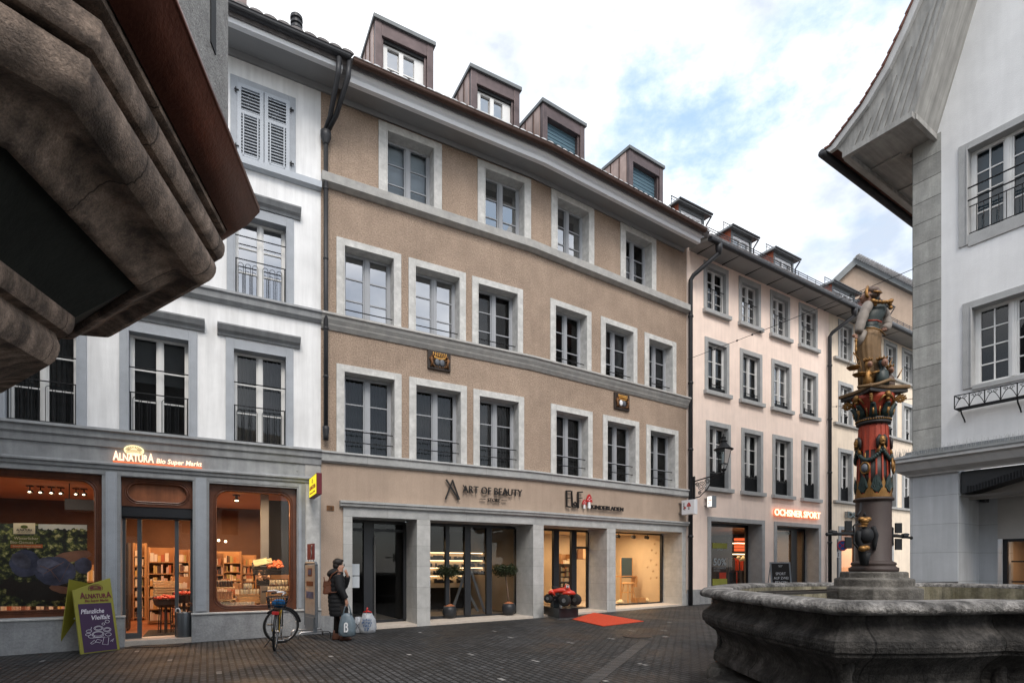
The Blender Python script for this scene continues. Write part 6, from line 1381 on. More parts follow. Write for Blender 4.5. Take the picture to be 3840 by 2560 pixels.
def skinned(name, V, E, mat, parent, T, sub=2):
    me = bpy.data.meshes.new(name); org = Vector(parent_loc(parent)); me.from_pydata([Vector(T(v[:3])) - org for v in V], E, []); me.update()
    o = bpy.data.objects.new(name, me); col.objects.link(o); o.parent = parent
    md = o.modifiers.new('skin', 'SKIN'); md.use_smooth_shade = True
    if not me.skin_vertices: bpy.context.view_layer.objects.active = o; me.skin_vertices_new() if hasattr(me, 'skin_vertices_new') else None
    sv = me.skin_vertices[0].data
    for i, v in enumerate(V): sv[i].radius = (v[3], v[3]); sv[i].use_root = (i == 0); sv[i].use_loose = False
    s = o.modifiers.new('sub', 'SUBSURF'); s.levels = sub; s.render_levels = sub
    me.materials.append(MATS[mat]); return o
def placer(loc, rz, tilt=None):
    M = Matrix.Translation(Vector(loc)) @ Matrix.Rotation(rz, 4, 'Z')
    if tilt: M = M @ tilt
    return lambda p: tuple(M @ Vector(p))
# ================================================================== fountain
mk('fountain_stone', (.066, .061, .057), .8, .4, 8., 1.2, 34, var2=.55, scale2=1.8, fine=.4, tint=((.008, .0075, .007), .95), bdist=.02, streak=.4)
bricks(MATS['fountain_stone'], 1.9, 20, .010, .25, 0, .12, .8)
mk('fountain_rim', (.34, .325, .31), .7, .3, 6., 1.5, 22, var2=.3, scale2=2., fine=.45, tint=((.03, .028, .026), .95), bdist=.035)
mk('algae_stone', (.26, .235, .17), .8, .3, 4., .8, 30, var2=.35, fine=.2, tint=((.07, .06, .025), .7), streak=.5)
mk('pedestal_stone', (.15, .14, .125), .85, .3, 6., 1.0, 30, var2=.3, fine=.3, tint=((.04, .035, .03), .7), streak=.3, bdist=.02)
mk('water', (.02, .022, .02), .06, .05); mk('wet_iron', (.025, .022, .02), .4, .3)
ft = thing('fountain', 'weathered stone fountain basin with a painted column rising from its stepped pedestal', 'fountain', (5.3, 7.2, 0))
ZR = 1.266
fp = [(2.49, 4.29), (2.40, 7.04), (3.5, 9.0), (5.0, 9.9), (7.4, 9.6), (8.6, 7.5), (8.3, 5.2), (6.0, 4.0), (3.93, 4.40)][::-1]
fc = Vector((5.4, 7.0)); pth = []
for i, a in enumerate(fp):          # sides bulge gently between the corners
    a = Vector(a); b = Vector(fp[(i + 1) % len(fp)]); d = b - a; nn = Vector((d.y, -d.x)).normalized(); K = 6
    for j in range(K): t = j / K; pth.append(tuple(a + d * t + nn * .085 * math.sin(math.pi * t) ** .6))
m = MB(); m.sweep(pth, smoothp([(-.37, 1.20), (-.37, 1.245), (-.33, 1.268), (-.18, 1.272), (-.05, 1.27), (-.005, 1.252), (.018, 1.215), (.0, 1.178), (-.05, 1.165), (-.13, 1.160)], 2), closed=True, closeprof=True)
rim = m.build('rim', 'fountain_rim', ft, smooth=True)
body_p = [(-.13, 1.17), (-.14, 1.10), (-.12, 1.05), (-.06, 1.00), (-.015, .965), (-.01, .92), (-.02, .875), (-.045, .86), (-.05, .835), (-.10, .80), (-.18, .74), (-.235, .67), (-.255, .60), (-.23, .53), (-.18, .47), (-.15, .45), (-.145, .385), (-.19, .36), (-.6, .36), (-.6, .6), (-.37, .7), (-.37, 1.17)]
m = MB(); m.sweep(pth, body_p, closed=True); m.build('basin', 'fountain_stone', ft, smooth=False)
m = MB(); m.sweep(pth, [(-.372, 1.21), (-.375, .9), (-.40, .75)], closed=True, closeprof=False); m.build('inner_wall', 'algae_stone', ft, recalc=False)
m = MB(); m.add([(*Vector(q).lerp(fc, .1), .93) for q in pth], [tuple(range(len(pth)))]); m.build('water', 'water', ft, recalc=False)
for a in fp:
    d = (Vector(a) - fc).normalized(); c = Vector(a) - d * .26
    m = MB(); m.lathe((c.x, c.y, 0), [(.03, .36), (.09, .36), (.10, .40), (.09, .46), (.06, .54), (.05, .66), (.08, .78), (.15, .86), (.165, .93), (.13, 1.0), (.06, 1.08), (.06, 1.17), (.05, 1.17)], 16); m.build('corner_pier', 'fountain_stone', ft, smooth=True)
    m = MB(); m.ell((c.x - d.x * .05, c.y - d.y * .05, .17), (.24, .24, .20), 14, 10); m.build('foot', 'pedestal_stone', ft, smooth=True)
m = MB(); m.prism([(2.17, 6.20), (2.75, 6.80), (3.4, 6.5), (3.4, 5.0), (2.1, 5.0)], 0, .30, axis=2); m.build('step', 'fountain_stone', ft, bevel=.03)
m = MB()
for p0, p1 in (((2842, 2224), (3140, 2214)), ((2905, 2231), (3150, 2220)), ((3400, 2188), (3590, 2186))):
    m = MB(); a, b = at(*p0, 1.20), at(*p1, 1.20); d = (b - a).normalized(); q = Vector((-d.y, d.x, 0)) * .02; m.hexa([a - q, b - q, b + q, a + q, a - q + Vector((0, 0, .03)), b - q + Vector((0, 0, .03)), b + q + Vector((0, 0, .03)), a + q + Vector((0, 0, .03))]); m.build('bar', 'wet_iron', ft)
PX_, PY_ = .6514 * 7.5, 7.5
ped = MB(); ped.lathe((PX_, PY_, 0), [(.52, .8), (.555, 1.15), (.555, 1.26), (.50, 1.275), (.465, 1.28), (.465, 1.38), (.44, 1.39), (.395, 1.395), (.395, 1.47), (.36, 1.48)], 8, R_(12)); ped = ped.build('pedestal', 'pedestal_stone', ft, bevel=.015)
mk('column_brown', (.045, .030, .026), .55, .15, 4., .3, 60); mk('column_red', (.33, .045, .02), .55, .2, 6., .3, 60, fine=.15); mk('column_black', (.02, .016, .015), .5, .2); mk('column_green', (.012, .028, .026), .5, .3, 9., .4, 50); mk('flesh_paint', (.22, .11, .07), .5, .15, 8.); mk('gold_paint', (.24, .125, .04), .45, .25, 9., .3, 60, metal=.7)
mk('sleeve_paint', (.22, .19, .165), .6, .15, 9., .3, 60); mk('skirt_paint', (.16, .095, .042), .55, .25, 9., .3, 60, metal=.2); mk('bodice_paint', (.02, .032, .03), .45, .2); mk('hair_paint', (.10, .065, .05), .5, .3)
cb = MB(); cb.lathe((PX_, PY_, 0), [(.27, 1.47), (.29, 1.49), (.29, 1.53), (.26, 1.545), (.25, 1.56), (.265, 1.575), (.26, 1.60), (.225, 1.615), (.21, 1.63), (.209, 2.40), (.205, 2.42), (.235, 2.43), (.24, 2.45), (.225, 2.465), (.21, 2.47)], 36); coln = cb.build('column', 'column_brown', ft, smooth=True)
def flutes(name, mat, z0, z1, n, r0, r1, w_, dpt, phase=0, taper=None):
    m = MB()
    for k in range(n):
        a = 2 * math.pi * (k + phase) / n
        rr = lambda z: r0 + (r1 - r0) * (z - 2.48) / (3.46 - 2.48) + dpt
        pts = []
        for z in (z0, z1):
            for da in (-w_, w_): pts.append((PX_ + rr(z) * math.cos(a + da), PY_ + rr(z) * math.sin(a + da), z))
        m.add([pts[0], pts[1], pts[3], pts[2]] + [(PX_ + (rr(q[2]) - .03) * math.cos(math.atan2(q[1] - PY_, q[0] - PX_)), PY_ + (rr(q[2]) - .03) * math.sin(math.atan2(q[1] - PY_, q[0] - PX_)), q[2]) for q in (pts[0], pts[1], pts[3], pts[2])], [(0, 1, 2, 3), (0, 4, 5, 1), (2, 6, 7, 3), (1, 5, 6, 2), (0, 3, 7, 4)])
    return m.build(name, mat, coln)
m = MB(); m.lathe((PX_, PY_, 0), [(.195, 2.47), (.158, 3.47)], 36); m.build('shaft', 'column_red', coln, smooth=True)
m = MB(); m.lathe((PX_, PY_, 0), [(.197, 2.47), (.173, 3.10)], 36); m.build('dark_zone', 'column_black', coln, smooth=True)
flutes('ribs', 'column_red', 2.50, 3.42, 16, .203, .170, .05, .004)
flutes('upper_panels', 'column_red', 3.10, 3.45, 16, .203, .170, .15, -.004, .5)
m = MB()
for k in range(8):
    a0 = 2 * math.pi * k / 8; pts = []
    for i in range(9): a = a0 + (i / 8) * 2 * math.pi / 8; h = 2.515 + .22 * abs(math.cos(math.pi * i / 8)) ** 5; pts.append((a, h))
    for (a, h), (a2, h2) in zip(pts, pts[1:]): m.quad((PX_ + .214 * math.cos(a), PY_ + .214 * math.sin(a), 2.47), (PX_ + .214 * math.cos(a2), PY_ + .214 * math.sin(a2), 2.47), (PX_ + .211 * math.cos(a2), PY_ + .211 * math.sin(a2), h2), (PX_ + .211 * math.cos(a), PY_ + .211 * math.sin(a), h))
m.build('gold_band', 'gold_paint', coln, recalc=False)
m = MB()
for k in range(8):
    a0 = 2 * math.pi * (k + .5) / 8
    for i in range(7):
        a = a0 + (i - 3) * .09; m.tube([(PX_ + .205 * math.cos(a0), PY_ + .205 * math.sin(a0), 2.54), (PX_ + .212 * math.cos(a), PY_ + .212 * math.sin(a), 2.64 + .04 * math.cos(i - 3)), (PX_ + .215 * math.cos(a * .6 + a0 * .4), PY_ + .215 * math.sin(a * .6 + a0 * .4), 2.72 + .05 * (1 - abs(i - 3) / 3))], [.018, .014, .004], 5)
m.build('acanthus', 'column_green', coln)
m = MB()                                     # swags of green leaves
for k in range(4):
    a0 = R_(-95) + k * math.pi / 2
    for i in range(17): t = i / 16; a = a0 + t * math.pi / 2; z = 3.10 - .14 * math.sin(math.pi * t); m.ell((PX_ + .205 * math.cos(a), PY_ + .205 * math.sin(a), z), (.026, .026, .03), 7, 5)
m.build('garland', 'column_green', coln, smooth=True)
for k in range(4):
    a = R_(-95) + k * math.pi / 2; c = Vector((PX_ + .20 * math.cos(a), PY_ + .20 * math.sin(a), 3.21)); o = Vector((math.cos(a), math.sin(a), 0)); q = Vector((-o.y, o.x, 0))
    m = MB(); m.ell(c, (.045, .045, .065), 12, 9); m.ell(c + o * .035 + Vector((0, 0, -.005)), (.018, .018, .022), 8, 6); m.ell(c + o * .02 + Vector((0, 0, -.045)), (.03, .03, .02), 8, 6)
    for sg_ in (-1, 1): m.ell(c + o * .03 + q * .018 * sg_ + Vector((0, 0, .022)), (.012, .012, .008), 8, 6); m.tube([c + q * sg_ * .02 + Vector((0, 0, -.06)), c + q * sg_ * .05 + Vector((0, 0, -.16))], [.014, .024], 7)
    mskk = m.build('mask', 'gold_paint', coln, smooth=True)
    m = MB()
    for sg_ in (-1, 1):
        m.tube([c + q * sg_ * .02 + Vector((0, 0, .07)), c + q * sg_ * .05 + Vector((0, 0, .02)), c + q * sg_ * .055 + Vector((0, 0, -.09))], [.02, .024, .016], 7)
    m.build('hair', 'column_black', mskk, smooth=True)
for a, h, kind in ((R_(-150), 2.86, 0), (R_(-45), 2.88, 1)):
    c = Vector((PX_ + .205 * math.cos(a), PY_ + .205 * math.sin(a), h)); o = Vector((math.cos(a), math.sin(a), 0)); q = Vector((-o.y, o.x, 0)); m = MB()
    if kind == 0:
        torus(m, c, .055, .014, q, Vector((0, 0, 1)) * 1.35, 20, 6); m.tube([c + Vector((0, 0, .07)), c + Vector((0, 0, .20))], .01, 6)
        md_ = m.build('medallion', 'gold_paint', coln, smooth=True); m = MB(); m.ell(c, (.045, .045, .06), 12, 8); m.build('boss', 'shield_grey', md_, smooth=True)
    else:
        pts = [c + q * x + Vector((0, 0, z)) + o * .02 for x, z in ((-.06, .09), (.07, .06), (.08, -.04), (.02, -.10), (-.06, -.05))]; m.tube(pts + pts[:1], .012, 6)
        for i in range(4): m.tube([pts[0] + (pts[1] - pts[0]) * (.2 + .2 * i) + Vector((0, 0, -.02)), pts[4] + (pts[2] - pts[4]) * (.2 + .2 * i)], .006, 5)
        md_ = m.build('shield', 'gold_paint', coln, smooth=True); m = MB(); m.add([tuple(p - o * .004) for p in pts], [tuple(range(5))]); m.build('field', 'column_black', md_, recalc=False)
m = MB(); m.lathe((PX_, PY_, 0), [(.165, 3.44), (.20, 3.455), (.205, 3.475), (.19, 3.495), (.20, 3.51), (.20, 3.53), (.16, 3.54)], 36); m.build('collar', 'column_black', coln, smooth=True)
m = MB()
for k in range(44): a = 2 * math.pi * k / 44; m.ell((PX_ + .203 * math.cos(a), PY_ + .203 * math.sin(a), 3.502), (.012, .012, .012), 6, 5)
m.build('pearl_ring', 'gold_paint', coln, smooth=True)
cap = MB(); cap.lathe((PX_, PY_, 0), [(.160, 3.53), (.165, 3.62), (.19, 3.70), (.24, 3.78), (.25, 3.83)], 32); cap = cap.build('capital', 'column_red', ft, smooth=True)
m = MB()
for k in range(8):
    a = 2 * math.pi * k / 8 + .2; cx, sy = math.cos(a), math.sin(a)
    m.tube([(PX_ + .165 * cx, PY_ + .165 * sy, 3.54), (PX_ + .185 * cx, PY_ + .185 * sy, 3.62), (PX_ + .235 * cx, PY_ + .235 * sy, 3.70), (PX_ + .265 * cx, PY_ + .265 * sy, 3.69)], [.05, .045, .03, .012], 8)
m.build('leaves', 'column_green', cap, smooth=True)
m = MB()
for k in range(8):
    a = 2 * math.pi * (k + .5) / 8 + .2; cx, sy = math.cos(a), math.sin(a)
    m.tube([(PX_ + .17 * cx, PY_ + .17 * sy, 3.54), (PX_ + .18 * cx, PY_ + .18 * sy, 3.60), (PX_ + .20 * cx, PY_ + .20 * sy, 3.66)], [.022, .008, .010], 6)
    a = 2 * math.pi * k / 8 + .2; m.tube([(PX_ + .218 * math.cos(a), PY_ + .218 * math.sin(a), 3.56), (PX_ + .232 * math.cos(a), PY_ + .232 * math.sin(a), 3.64)], [.010, .014], 6)
for k in range(4):
    a = R_(52) + k * math.pi / 2; o = Vector((math.cos(a), math.sin(a), 0)); c = Vector((PX_, PY_, 0)) + o * .305 + Vector((0, 0, 3.755))
    for j in range(26): t = j / 25; aa = t * 2.3 * 2 * math.pi; r = .055 * (1 - t * .8); (m.ell(c + o * r * math.cos(aa) + Vector((0, 0, r * math.sin(aa))), (.016, .016, .014), 6, 5))
    m.tube([Vector((PX_, PY_, 3.66)) + o * .19, Vector((PX_, PY_, 3.76)) + o * .24, c + Vector((0, 0, .06))], [.012, .022, .02], 7)
    a2 = a + math.pi / 4; o2 = Vector((math.cos(a2), math.sin(a2), 0)); c2 = Vector((PX_, PY_, 3.80)) + o2 * .245
    m.ell(c2, (.045, .045, .05), 10, 7); m.ell(c2 + Vector((0, 0, -.06)), (.03, .03, .025), 8, 6)
    for sg_ in (-1, 1): q = Vector((-o2.y, o2.x, 0)) * sg_; m.tube([c2, c2 + q * .06 + Vector((0, 0, -.02)), c2 + q * .11 - o2 * .02 + Vector((0, 0, -.10))], [.016, .016, .006], 6)
m.build('gilding', 'gold_paint', cap, smooth=True)
def abac(r, sg_, n=9): 
    pts = []
    for k in range(4):
        a = R_(52) + k * math.pi / 2; a2 = a + math.pi / 2; P0 = Vector((math.cos(a), math.sin(a))) * r; P1 = Vector((math.cos(a2), math.sin(a2))) * r
        for i in range(n): t = i / n; q = P0.lerp(P1, t); q -= q.normalized() * sg_ * math.sin(math.pi * t) * r * .12; pts.append((PX_ + q.x, PY_ + q.y))
    return pts
m = MB(); m.prism(abac(.385, 1), 3.83, 3.875, axis=2); m.build('abacus', 'column_black', cap, bevel=.006); m = MB(); m.prism(abac(.415, 1), 3.876, 3.925, axis=2); m.build('abacus', 'gold_paint' if False else 'skirt_paint', cap, bevel=.012)
# spouts and mask at the foot of the column
def cc(x, y, dy=0): u = 3060 + x / 3.733; v = 1840 + y / 3.733; d = PY_ + dy; return Vector(((u - CX) / F * d, d, ZC + (YH - v) * d / F))
sp = MB(); sp.ell(cc(690, 620, -.26), (.10, .09, .11), 18, 12); sp.tube([cc(800, 500, -.22), cc(835, 620, -.20), cc(820, 740, -.2), cc(815, 830, -.2)], [.03, .035, .028, .018], 10); sp.tube([cc(600, 560, -.3), cc(585, 680, -.26), cc(640, 820, -.24), cc(665, 1030, -.24)], [.03, .04, .05, .04], 10); sp.tube([cc(700, 860, -.24), cc(690, 950, -.22), cc(680, 1040, -.22)], [.06, .05, .045], 10); sp.tube([cc(630, 170, -.1), cc(620, 280, -.26), cc(570, 350, -.3)], [.014, .014, .016], 7); sp.tube([cc(680, 300, -.27), cc(680, 350, -.27)], [.008, .02], 7)
sp = sp.build('spout_figure', 'dark_iron', ft, smooth=True)
m = MB(); [m.ell(cc(x, y, -.30), (r, r * .8, r * .75), 12, 8) for x, y, r in ((640, 395, .045), (725, 395, .045), (680, 415, .06), (680, 455, .045), (655, 805, .055), (700, 795, .05))]; m.box(*[v for p in zip(cc(620, 500, -.33), cc(690, 485, -.29)) for v in p][:2], *[v for p in zip(cc(620, 500, -.33), cc(690, 485, -.29)) for v in p][2:4], *[v for p in zip(cc(620, 500, -.33), cc(690, 485, -.29)) for v in p][4:]); m.build('gilt_mask', 'gold_paint', sp, smooth=True)
for pa, lab in (((cc(700, 600, -.2), cc(470, 600, -.3), cc(250, 600, -.42), cc(155, 605, -.46)), 0), ((cc(1000, 620, 0), cc(1130, 625, -.05), cc(1240, 640, -.08), cc(1335, 655, -.12)), 1)):
    m = MB(); m.tube(pa, [.026, .024, .020, .016], 10); m.tube([pa[2] - Vector((.03, 0, -.01)), pa[2] + Vector((.03, 0, .01))], .034, 10); e = pa[-1]; m.ell(e, (.02, .02, .024), 10, 8); m.ell(pa[2] + Vector((-.02 if lab == 0 else .02, 0, .03)), (.05, .02, .02), 8, 6)
    c = pa[1]; s1 = -1 if lab == 0 else 1
    m.tube([c + Vector((.06 * -s1, 0, .0)), c + Vector((.05 * -s1, 0, .10)), c + Vector((.13 * -s1, .02, .165)), c + Vector((.2 * -s1, .1, .16))], .013, 7); m.tube([c + Vector((.06 * -s1, 0, .0)), c + Vector((.05 * -s1, 0, -.12)), c + Vector((.13 * -s1, .02, -.19)), c + Vector((.2 * -s1, .1, -.18))], .013, 7)
    for z0_, z1_ in ((.035, .17), (-.19, -.04)): m.box(c.x + s1 * .02 - .04, c.x + s1 * .02 + .045, c.y - .012, c.y + .012, c.z + z0_, c.z + z1_)
    m.build('spout', 'dark_iron', ft, smooth=False)
# ================================================================== Justice on the column
st = thing('statue', 'painted wooden Justice figure seen from behind with scales, on the gilded capital', 'statue', (PX_, PY_, 3.925))
def q3(x, y, dy=0): return Vector((PX_ + (x - 546) * .001288, PY_ + dy, 5.452 - y * .001288))
def rg(x0, x1, y, dep=.75): a, b = q3(x0, y), q3(x1, y); r = (b.x - a.x) / 2; return ((a.x + b.x) / 2, PY_, a.z, r, r * dep)
m = MB(); loft(m, [rg(400, 640, 1190), rg(395, 632, 1000), rg(392, 622, 900), rg(378, 614, 820), rg(366, 612, 740), rg(372, 618, 660), rg(390, 622, 610), rg(405, 612, 565)], 60, .035, 15); sk = m.build('skirt', 'skirt_paint', st, smooth=True)
m = MB(); m.tube([q3(405, 572, -.13), q3(470, 582, -.16), q3(540, 606, -.16), q3(620, 640, -.10)], .009, 6); m.build('hem', 'gold_paint', sk, smooth=True)
m = MB(); loft(m, [rg(402, 622, 622, .7), rg(405, 618, 580, .7), rg(430, 600, 520, .7), rg(447, 590, 486, .7), rg(440, 640, 440, .62), rg(455, 670, 380, .6), rg(480, 680, 330, .55), rg(520, 660, 290, .5), rg(540, 600, 262, .5), rg(535, 590, 240, .8), rg(520, 600, 215, .9), rg(470, 600, 190, .8), rg(450, 602, 150, .8), rg(470, 585, 120, .8), rg(500, 560, 105, .8)], 24); m.build('body', 'bodice_paint', st, smooth=True)
m = MB(); m.tube([q3(445, 484, -.09), q3(520, 490, -.12), q3(590, 496, -.08)], .010, 6); m.build('belt', 'column_red', st, smooth=True)
def sleeve(pts, name):
    m = MB(); P = []; Rr = []
    for i in range(len(pts) - 1):
        (x0, y0, d0, r0), (x1, y1, d1, r1) = pts[i], pts[i + 1]
        for j in range(6): t = j / 6; P.append(q3(x0 + (x1 - x0) * t, y0 + (y1 - y0) * t, d0 + (d1 - d0) * t)); Rr.append((r0 + (r1 - r0) * t) * (.80 + .12 * math.sin(math.pi * min(1, t * 1.0)) ** .5))
    P.append(q3(*pts[-1][:3])); Rr.append(pts[-1][3] * .7); m.tube(P, Rr, 16); return m.build(name, 'sleeve_paint', st, smooth=True)
sleeve([(470, 300, -.05, .075), (410, 400, -.08, .072), (370, 500, -.10, .070), (330, 620, -.12, .055)], 'sleeve'); sleeve([(670, 330, .02, .055), (700, 420, .02, .055), (695, 510, 0, .065), (640, 560, -.05, .05)], 'sleeve')
m = MB(); m.tube([q3(400, 600, -.08), q3(370, 680, -.1), q3(350, 740, -.1)], [.05, .04, .012], 10); m.build('sleeve_drape', 'sleeve_paint', st, smooth=True)
m = MB()
for i in range(9): a = math.pi * i / 8; c = q3(585 - 95 * math.cos(a), 285 + 40 * math.sin(a) * .6 - 5, -.10 - .02 * math.sin(a)); m.ell(c, (.035, .03, .025), 8, 6)
for x, y in ((495, 290), (470, 310), (520, 315), (680, 350), (672, 310)): m.ell(q3(x, y, -.09), (.03, .025, .028), 8, 6)
m.build('collar', 'gold_paint', st, smooth=True)
m = MB(); loft(m, [rg(462, 500, 300, 1), rg(428, 500, 270, 1), rg(412, 520, 235, .9), rg(418, 530, 200, .9), rg(440, 540, 170, .9)], 14); m.ell(q3(408, 222, 0), (.016, .02, .014), 8, 6); m.build('face', 'flesh_paint', st, smooth=True)
m = MB(); m.ell(q3(530, 150, 0), (.095, .09, .06), 14, 10); m.ell(q3(520, 205, 0), (.10, .085, .035), 14, 8); m.ell(q3(560, 180, -.05), (.05, .05, .05), 10, 8); m.tube([q3(600, 180, 0), q3(600, 215, .0), q3(630, 250, .0)], [.02, .018, .008], 7); m.build('hair', 'hair_paint', st, smooth=True)
m = MB(); m.tube([q3(470, 110, -.03), q3(445, 160, -.06), q3(440, 215, -.07), q3(462, 240, -.07)], [.02, .022, .02, .016], 8); m.tube([q3(500, 185, -.10), q3(560, 190, -.10), q3(600, 185, -.06)], .014, 7); m.build('blindfold', 'gold_paint', st, smooth=True)
m = MB(); h = q3(288, 655, -.13); m.ell(h, (.035, .022, .026), 10, 8)
for i in range(4): a = h + Vector((.0 + .008 * i, -.015, -.01)); m.tube([a, a + Vector((-.012, -.008, -.022)), a + Vector((.008, -.006, -.038))], [.008, .0075, .006], 6)
m.tube([h + Vector((.025, 0, 0)), h + Vector((.03, -.01, -.02)), h + Vector((.015, -.015, -.035))], [.009, .008, .006], 6)
m.build('hand', 'flesh_paint', st, smooth=True); m = MB(); h2 = q3(615, 580, -.10); m.ell(h2, (.03, .02, .022), 10, 8)
for i in range(4): a = h2 + Vector((-.015, -.01, .012 - .008 * i)); m.tube([a, a + Vector((-.022, -.006, -.004)), a + Vector((-.036, .004, -.008))], [.0075, .007, .0055], 6)
m.tube([h2 + Vector((0, -.01, .018)), h2 + Vector((-.014, -.016, .03))], [.008, .006], 6); m.build('hand', 'flesh_paint', st, smooth=True)
m = MB(); m.tube([q3(292, 690, -.15), q3(290, 850, -.15)], .010, 7); m.ell(q3(292, 710, -.15), (.022, .014, .018), 8, 6); m.ell(q3(292, 800, -.15), (.018, .012, .04), 8, 6); m.tube([q3(262, 830, -.15), q3(290, 862, -.15), q3(325, 905, -.15)], .008, 6)
for (x, y, tx, ty) in ((265, 985, 265, 835), (325, 1055, 328, 905)):
    for k in range(3): a = k * 2.09 + .4; m.tube([q3(tx, ty, -.15), q3(x, y, -.15) + Vector((.078 * math.cos(a), .078 * math.sin(a), .006))], .0025, 4)
    m.lathe(tuple(q3(x, y, -.15)), [(.02, -.035), (.055, -.028), (.08, 0), (.082, .004), (.05, -.018), (.0, -.026)], 18)
m.build('scales', 'gold_paint', st, smooth=True)
def bust(label, x, y0, y1, w_, mats, dy, name='bust'):
    m = MB(); h = (y1 - y0); loft(m, [rg(x - w_, x + w_, y1, .8), rg(x - w_ * .95, x + w_ * .95, y0 + h * .7, .8), rg(x - w_ * .9, x + w_ * .9, y0 + h * .5, .7), rg(x - w_ * .35, x + w_ * .35, y0 + h * .38, 1), rg(x - w_ * .55, x + w_ * .55, y0 + h * .26, .9), rg(x - w_ * .6, x + w_ * .6, y0 + h * .14, .9), rg(x - w_ * .3, x + w_ * .3, y0, .9)], 16, .05, 8)
    for i, v in enumerate(m.v): m.v[i] = (v[0], v[1] + dy, v[2])
    b = m.build(name, mats[0], st, smooth=True)
    m = MB(); c = q3(x - w_ * .15, y0 + h * .22, dy - w_ * .0011); m.ell(c, (w_ * .0006, w_ * .0005, w_ * .0008), 12, 9); m.ell(c + Vector((-.01, -w_ * .0005, -.004)), (.009, .012, .014), 6, 5); m.build('face', mats[1], b, smooth=True)
    m = MB(); c = q3(x, y0 + 8, dy); m.ell(c, (w_ * .0009, w_ * .0009, .02), 12, 6)
    for i in range(7): a = i * .9; m.ell(c + Vector((w_ * .0009 * math.cos(a), w_ * .0009 * math.sin(a), .012)), (.009, .009, .018), 6, 5)
    m.build('crown', 'gold_paint', b, smooth=True)
bust('', 425, 900, 1185, 52, ('gold_paint', 'flesh_paint'), -.13); bust('', 545, 900, 1185, 66, ('bodice_paint', 'flesh_paint'), -.18); bust('', 690, 945, 1190, 52, ('hair_paint', 'flesh_paint'), -.05); bust('', 640, 930, 1180, 45, ('column_green', 'flesh_paint'), .15)
m = MB(); m.tube([q3(585, 1030, -.2), q3(640, 900, -.2)], [.010, .004], 6); m.tube([q3(745, 1080, -.1), q3(800, 980, -.1)], [.010, .004], 6); m.tube([q3(430, 1060, -.2), q3(495, 1040, -.22)], [.02, .014], 7); m.build('sceptres', 'gold_paint', st, smooth=True)
m = MB(); m.tube([q3(240, 1225, -.3), q3(440, 1195, -.3), q3(560, 1150, -.3), q3(660, 1135, -.2)], [.02, .022, .022, .018], 8); m.build('ribbon', 'skirt_paint', st, smooth=True)
# ================================================================== person with bags
mk('skin', (.42, .22, .15), .5, .1, 9.); mk('hair_dark', (.018, .013, .011), .55, .3, 20., .5, 90); mk('coat_black', (.006, .0065, .008), .75, .2, 8., .4, 40); mk('trousers', (.018, .013, .012), .9, .2); mk('boot_brown', (.09, .035, .02), .5, .2); mk('leather_tan', (.11, .034, .014), .45, .2, 6., .2, 40); mk('bag_grey', (.13, .17, .20), .35, .25, 4., .6, 8, bdist=.03); mk('bag_silver', (.34, .36, .39), .3, .25, 5., .9, 9, bdist=.03); mk('denim', (.02, .08, .2), .9, .3, 9.)
P = on_ground(1266, 2398); pr = R_(22); T = placer(P, pr)
pe_ = thing('person', 'person in a long black quilted hooded coat holding one hand to the mouth', 'person', P)
V = [(0, 0, .90, .13), (.0, 0, 1.05, .115), (.0, 0, 1.25, .14), (.02, 0, 1.40, .055), (.04, 0, 1.49, .07), (.045, 0, 1.575, .082), (.10, 0, 1.47, .045), (.135, 0, 1.525, .016),
     (0, .09, .82, .085), (.02, .09, .46, .058), (-.02, .09, .09, .042), (.09, .09, .04, .038), (.0, -.09, .82, .085), (.09, -.10, .46, .058), (.12, -.10, .09, .042), (.23, -.10, .04, .038),
     (-.0, .17, 1.33, .055), (.14, .22, 1.10, .045), (.21, .09, 1.33, .032), (.165, .05, 1.41, .03),
     (-.0, -.17, 1.33, .055), (.03, -.25, 1.08, .045), (.14, -.25, .86, .032), (.16, -.25, .78, .032)]
E = [(0, 1), (1, 2), (2, 3), (3, 4), (4, 5), (4, 6), (4, 7), (0, 8), (8, 9), (9, 10), (10, 11), (0, 12), (12, 13), (13, 14), (14, 15), (2, 16), (16, 17), (17, 18), (18, 19), (2, 20), (20, 21), (21, 22), (22, 23)]
for (root, c, dirs) in ((19, (.165, .05, 1.41), [(.0, -.012, .035), (.008, -.006, .038), (.014, .002, .036), (.018, .01, .03), (-.02, -.02, .02)]), (23, (.16, -.25, .78), [(.02, -.01, -.04), (.008, -.012, -.045), (-.006, -.012, -.044), (-.018, -.010, -.036), (.03, .012, -.02)])):
    for d in dirs:
        i = len(V); V.append((c[0] + d[0], c[1] + d[1], c[2] + d[2], .010)); V.append((c[0] + d[0] * 1.5 + (-.008 if root == 23 else -.012), c[1] + d[1] * 1.2 + .012, c[2] + d[2] * 1.6, .008)); E += [(root, i), (i, i + 1)]
skinned('body', V, E, 'skin', pe_, T)
m = MB(T); rr_ = []
zs_ = [.50 + .9 * i / 44 for i in range(45)]
prof = [(.50, .19, .165, .03), (.62, .20, .175, .02), (.8, .195, .175, .0), (.95, .185, .17, -.01), (1.1, .175, .17, -.015), (1.25, .17, .19, -.02), (1.33, .15, .19, -.02), (1.38, .11, .14, -.01), (1.42, .08, .09, .0)]
for z in zs_:
    for a, b in zip(prof, prof[1:]):
        if a[0] <= z <= b[0] + 1e-6:
            t = (z - a[0]) / (b[0] - a[0]); q = .012 * abs(math.sin(z * math.pi / .085)); rr_.append((a[3] + (b[3] - a[3]) * t, 0, z, a[1] + (b[1] - a[1]) * t - .012 + q, a[2] + (b[2] - a[2]) * t - .012 + q)); break
loft(m, rr_, 28); coat = m.build('coat', 'coat_black', pe_, smooth=True)
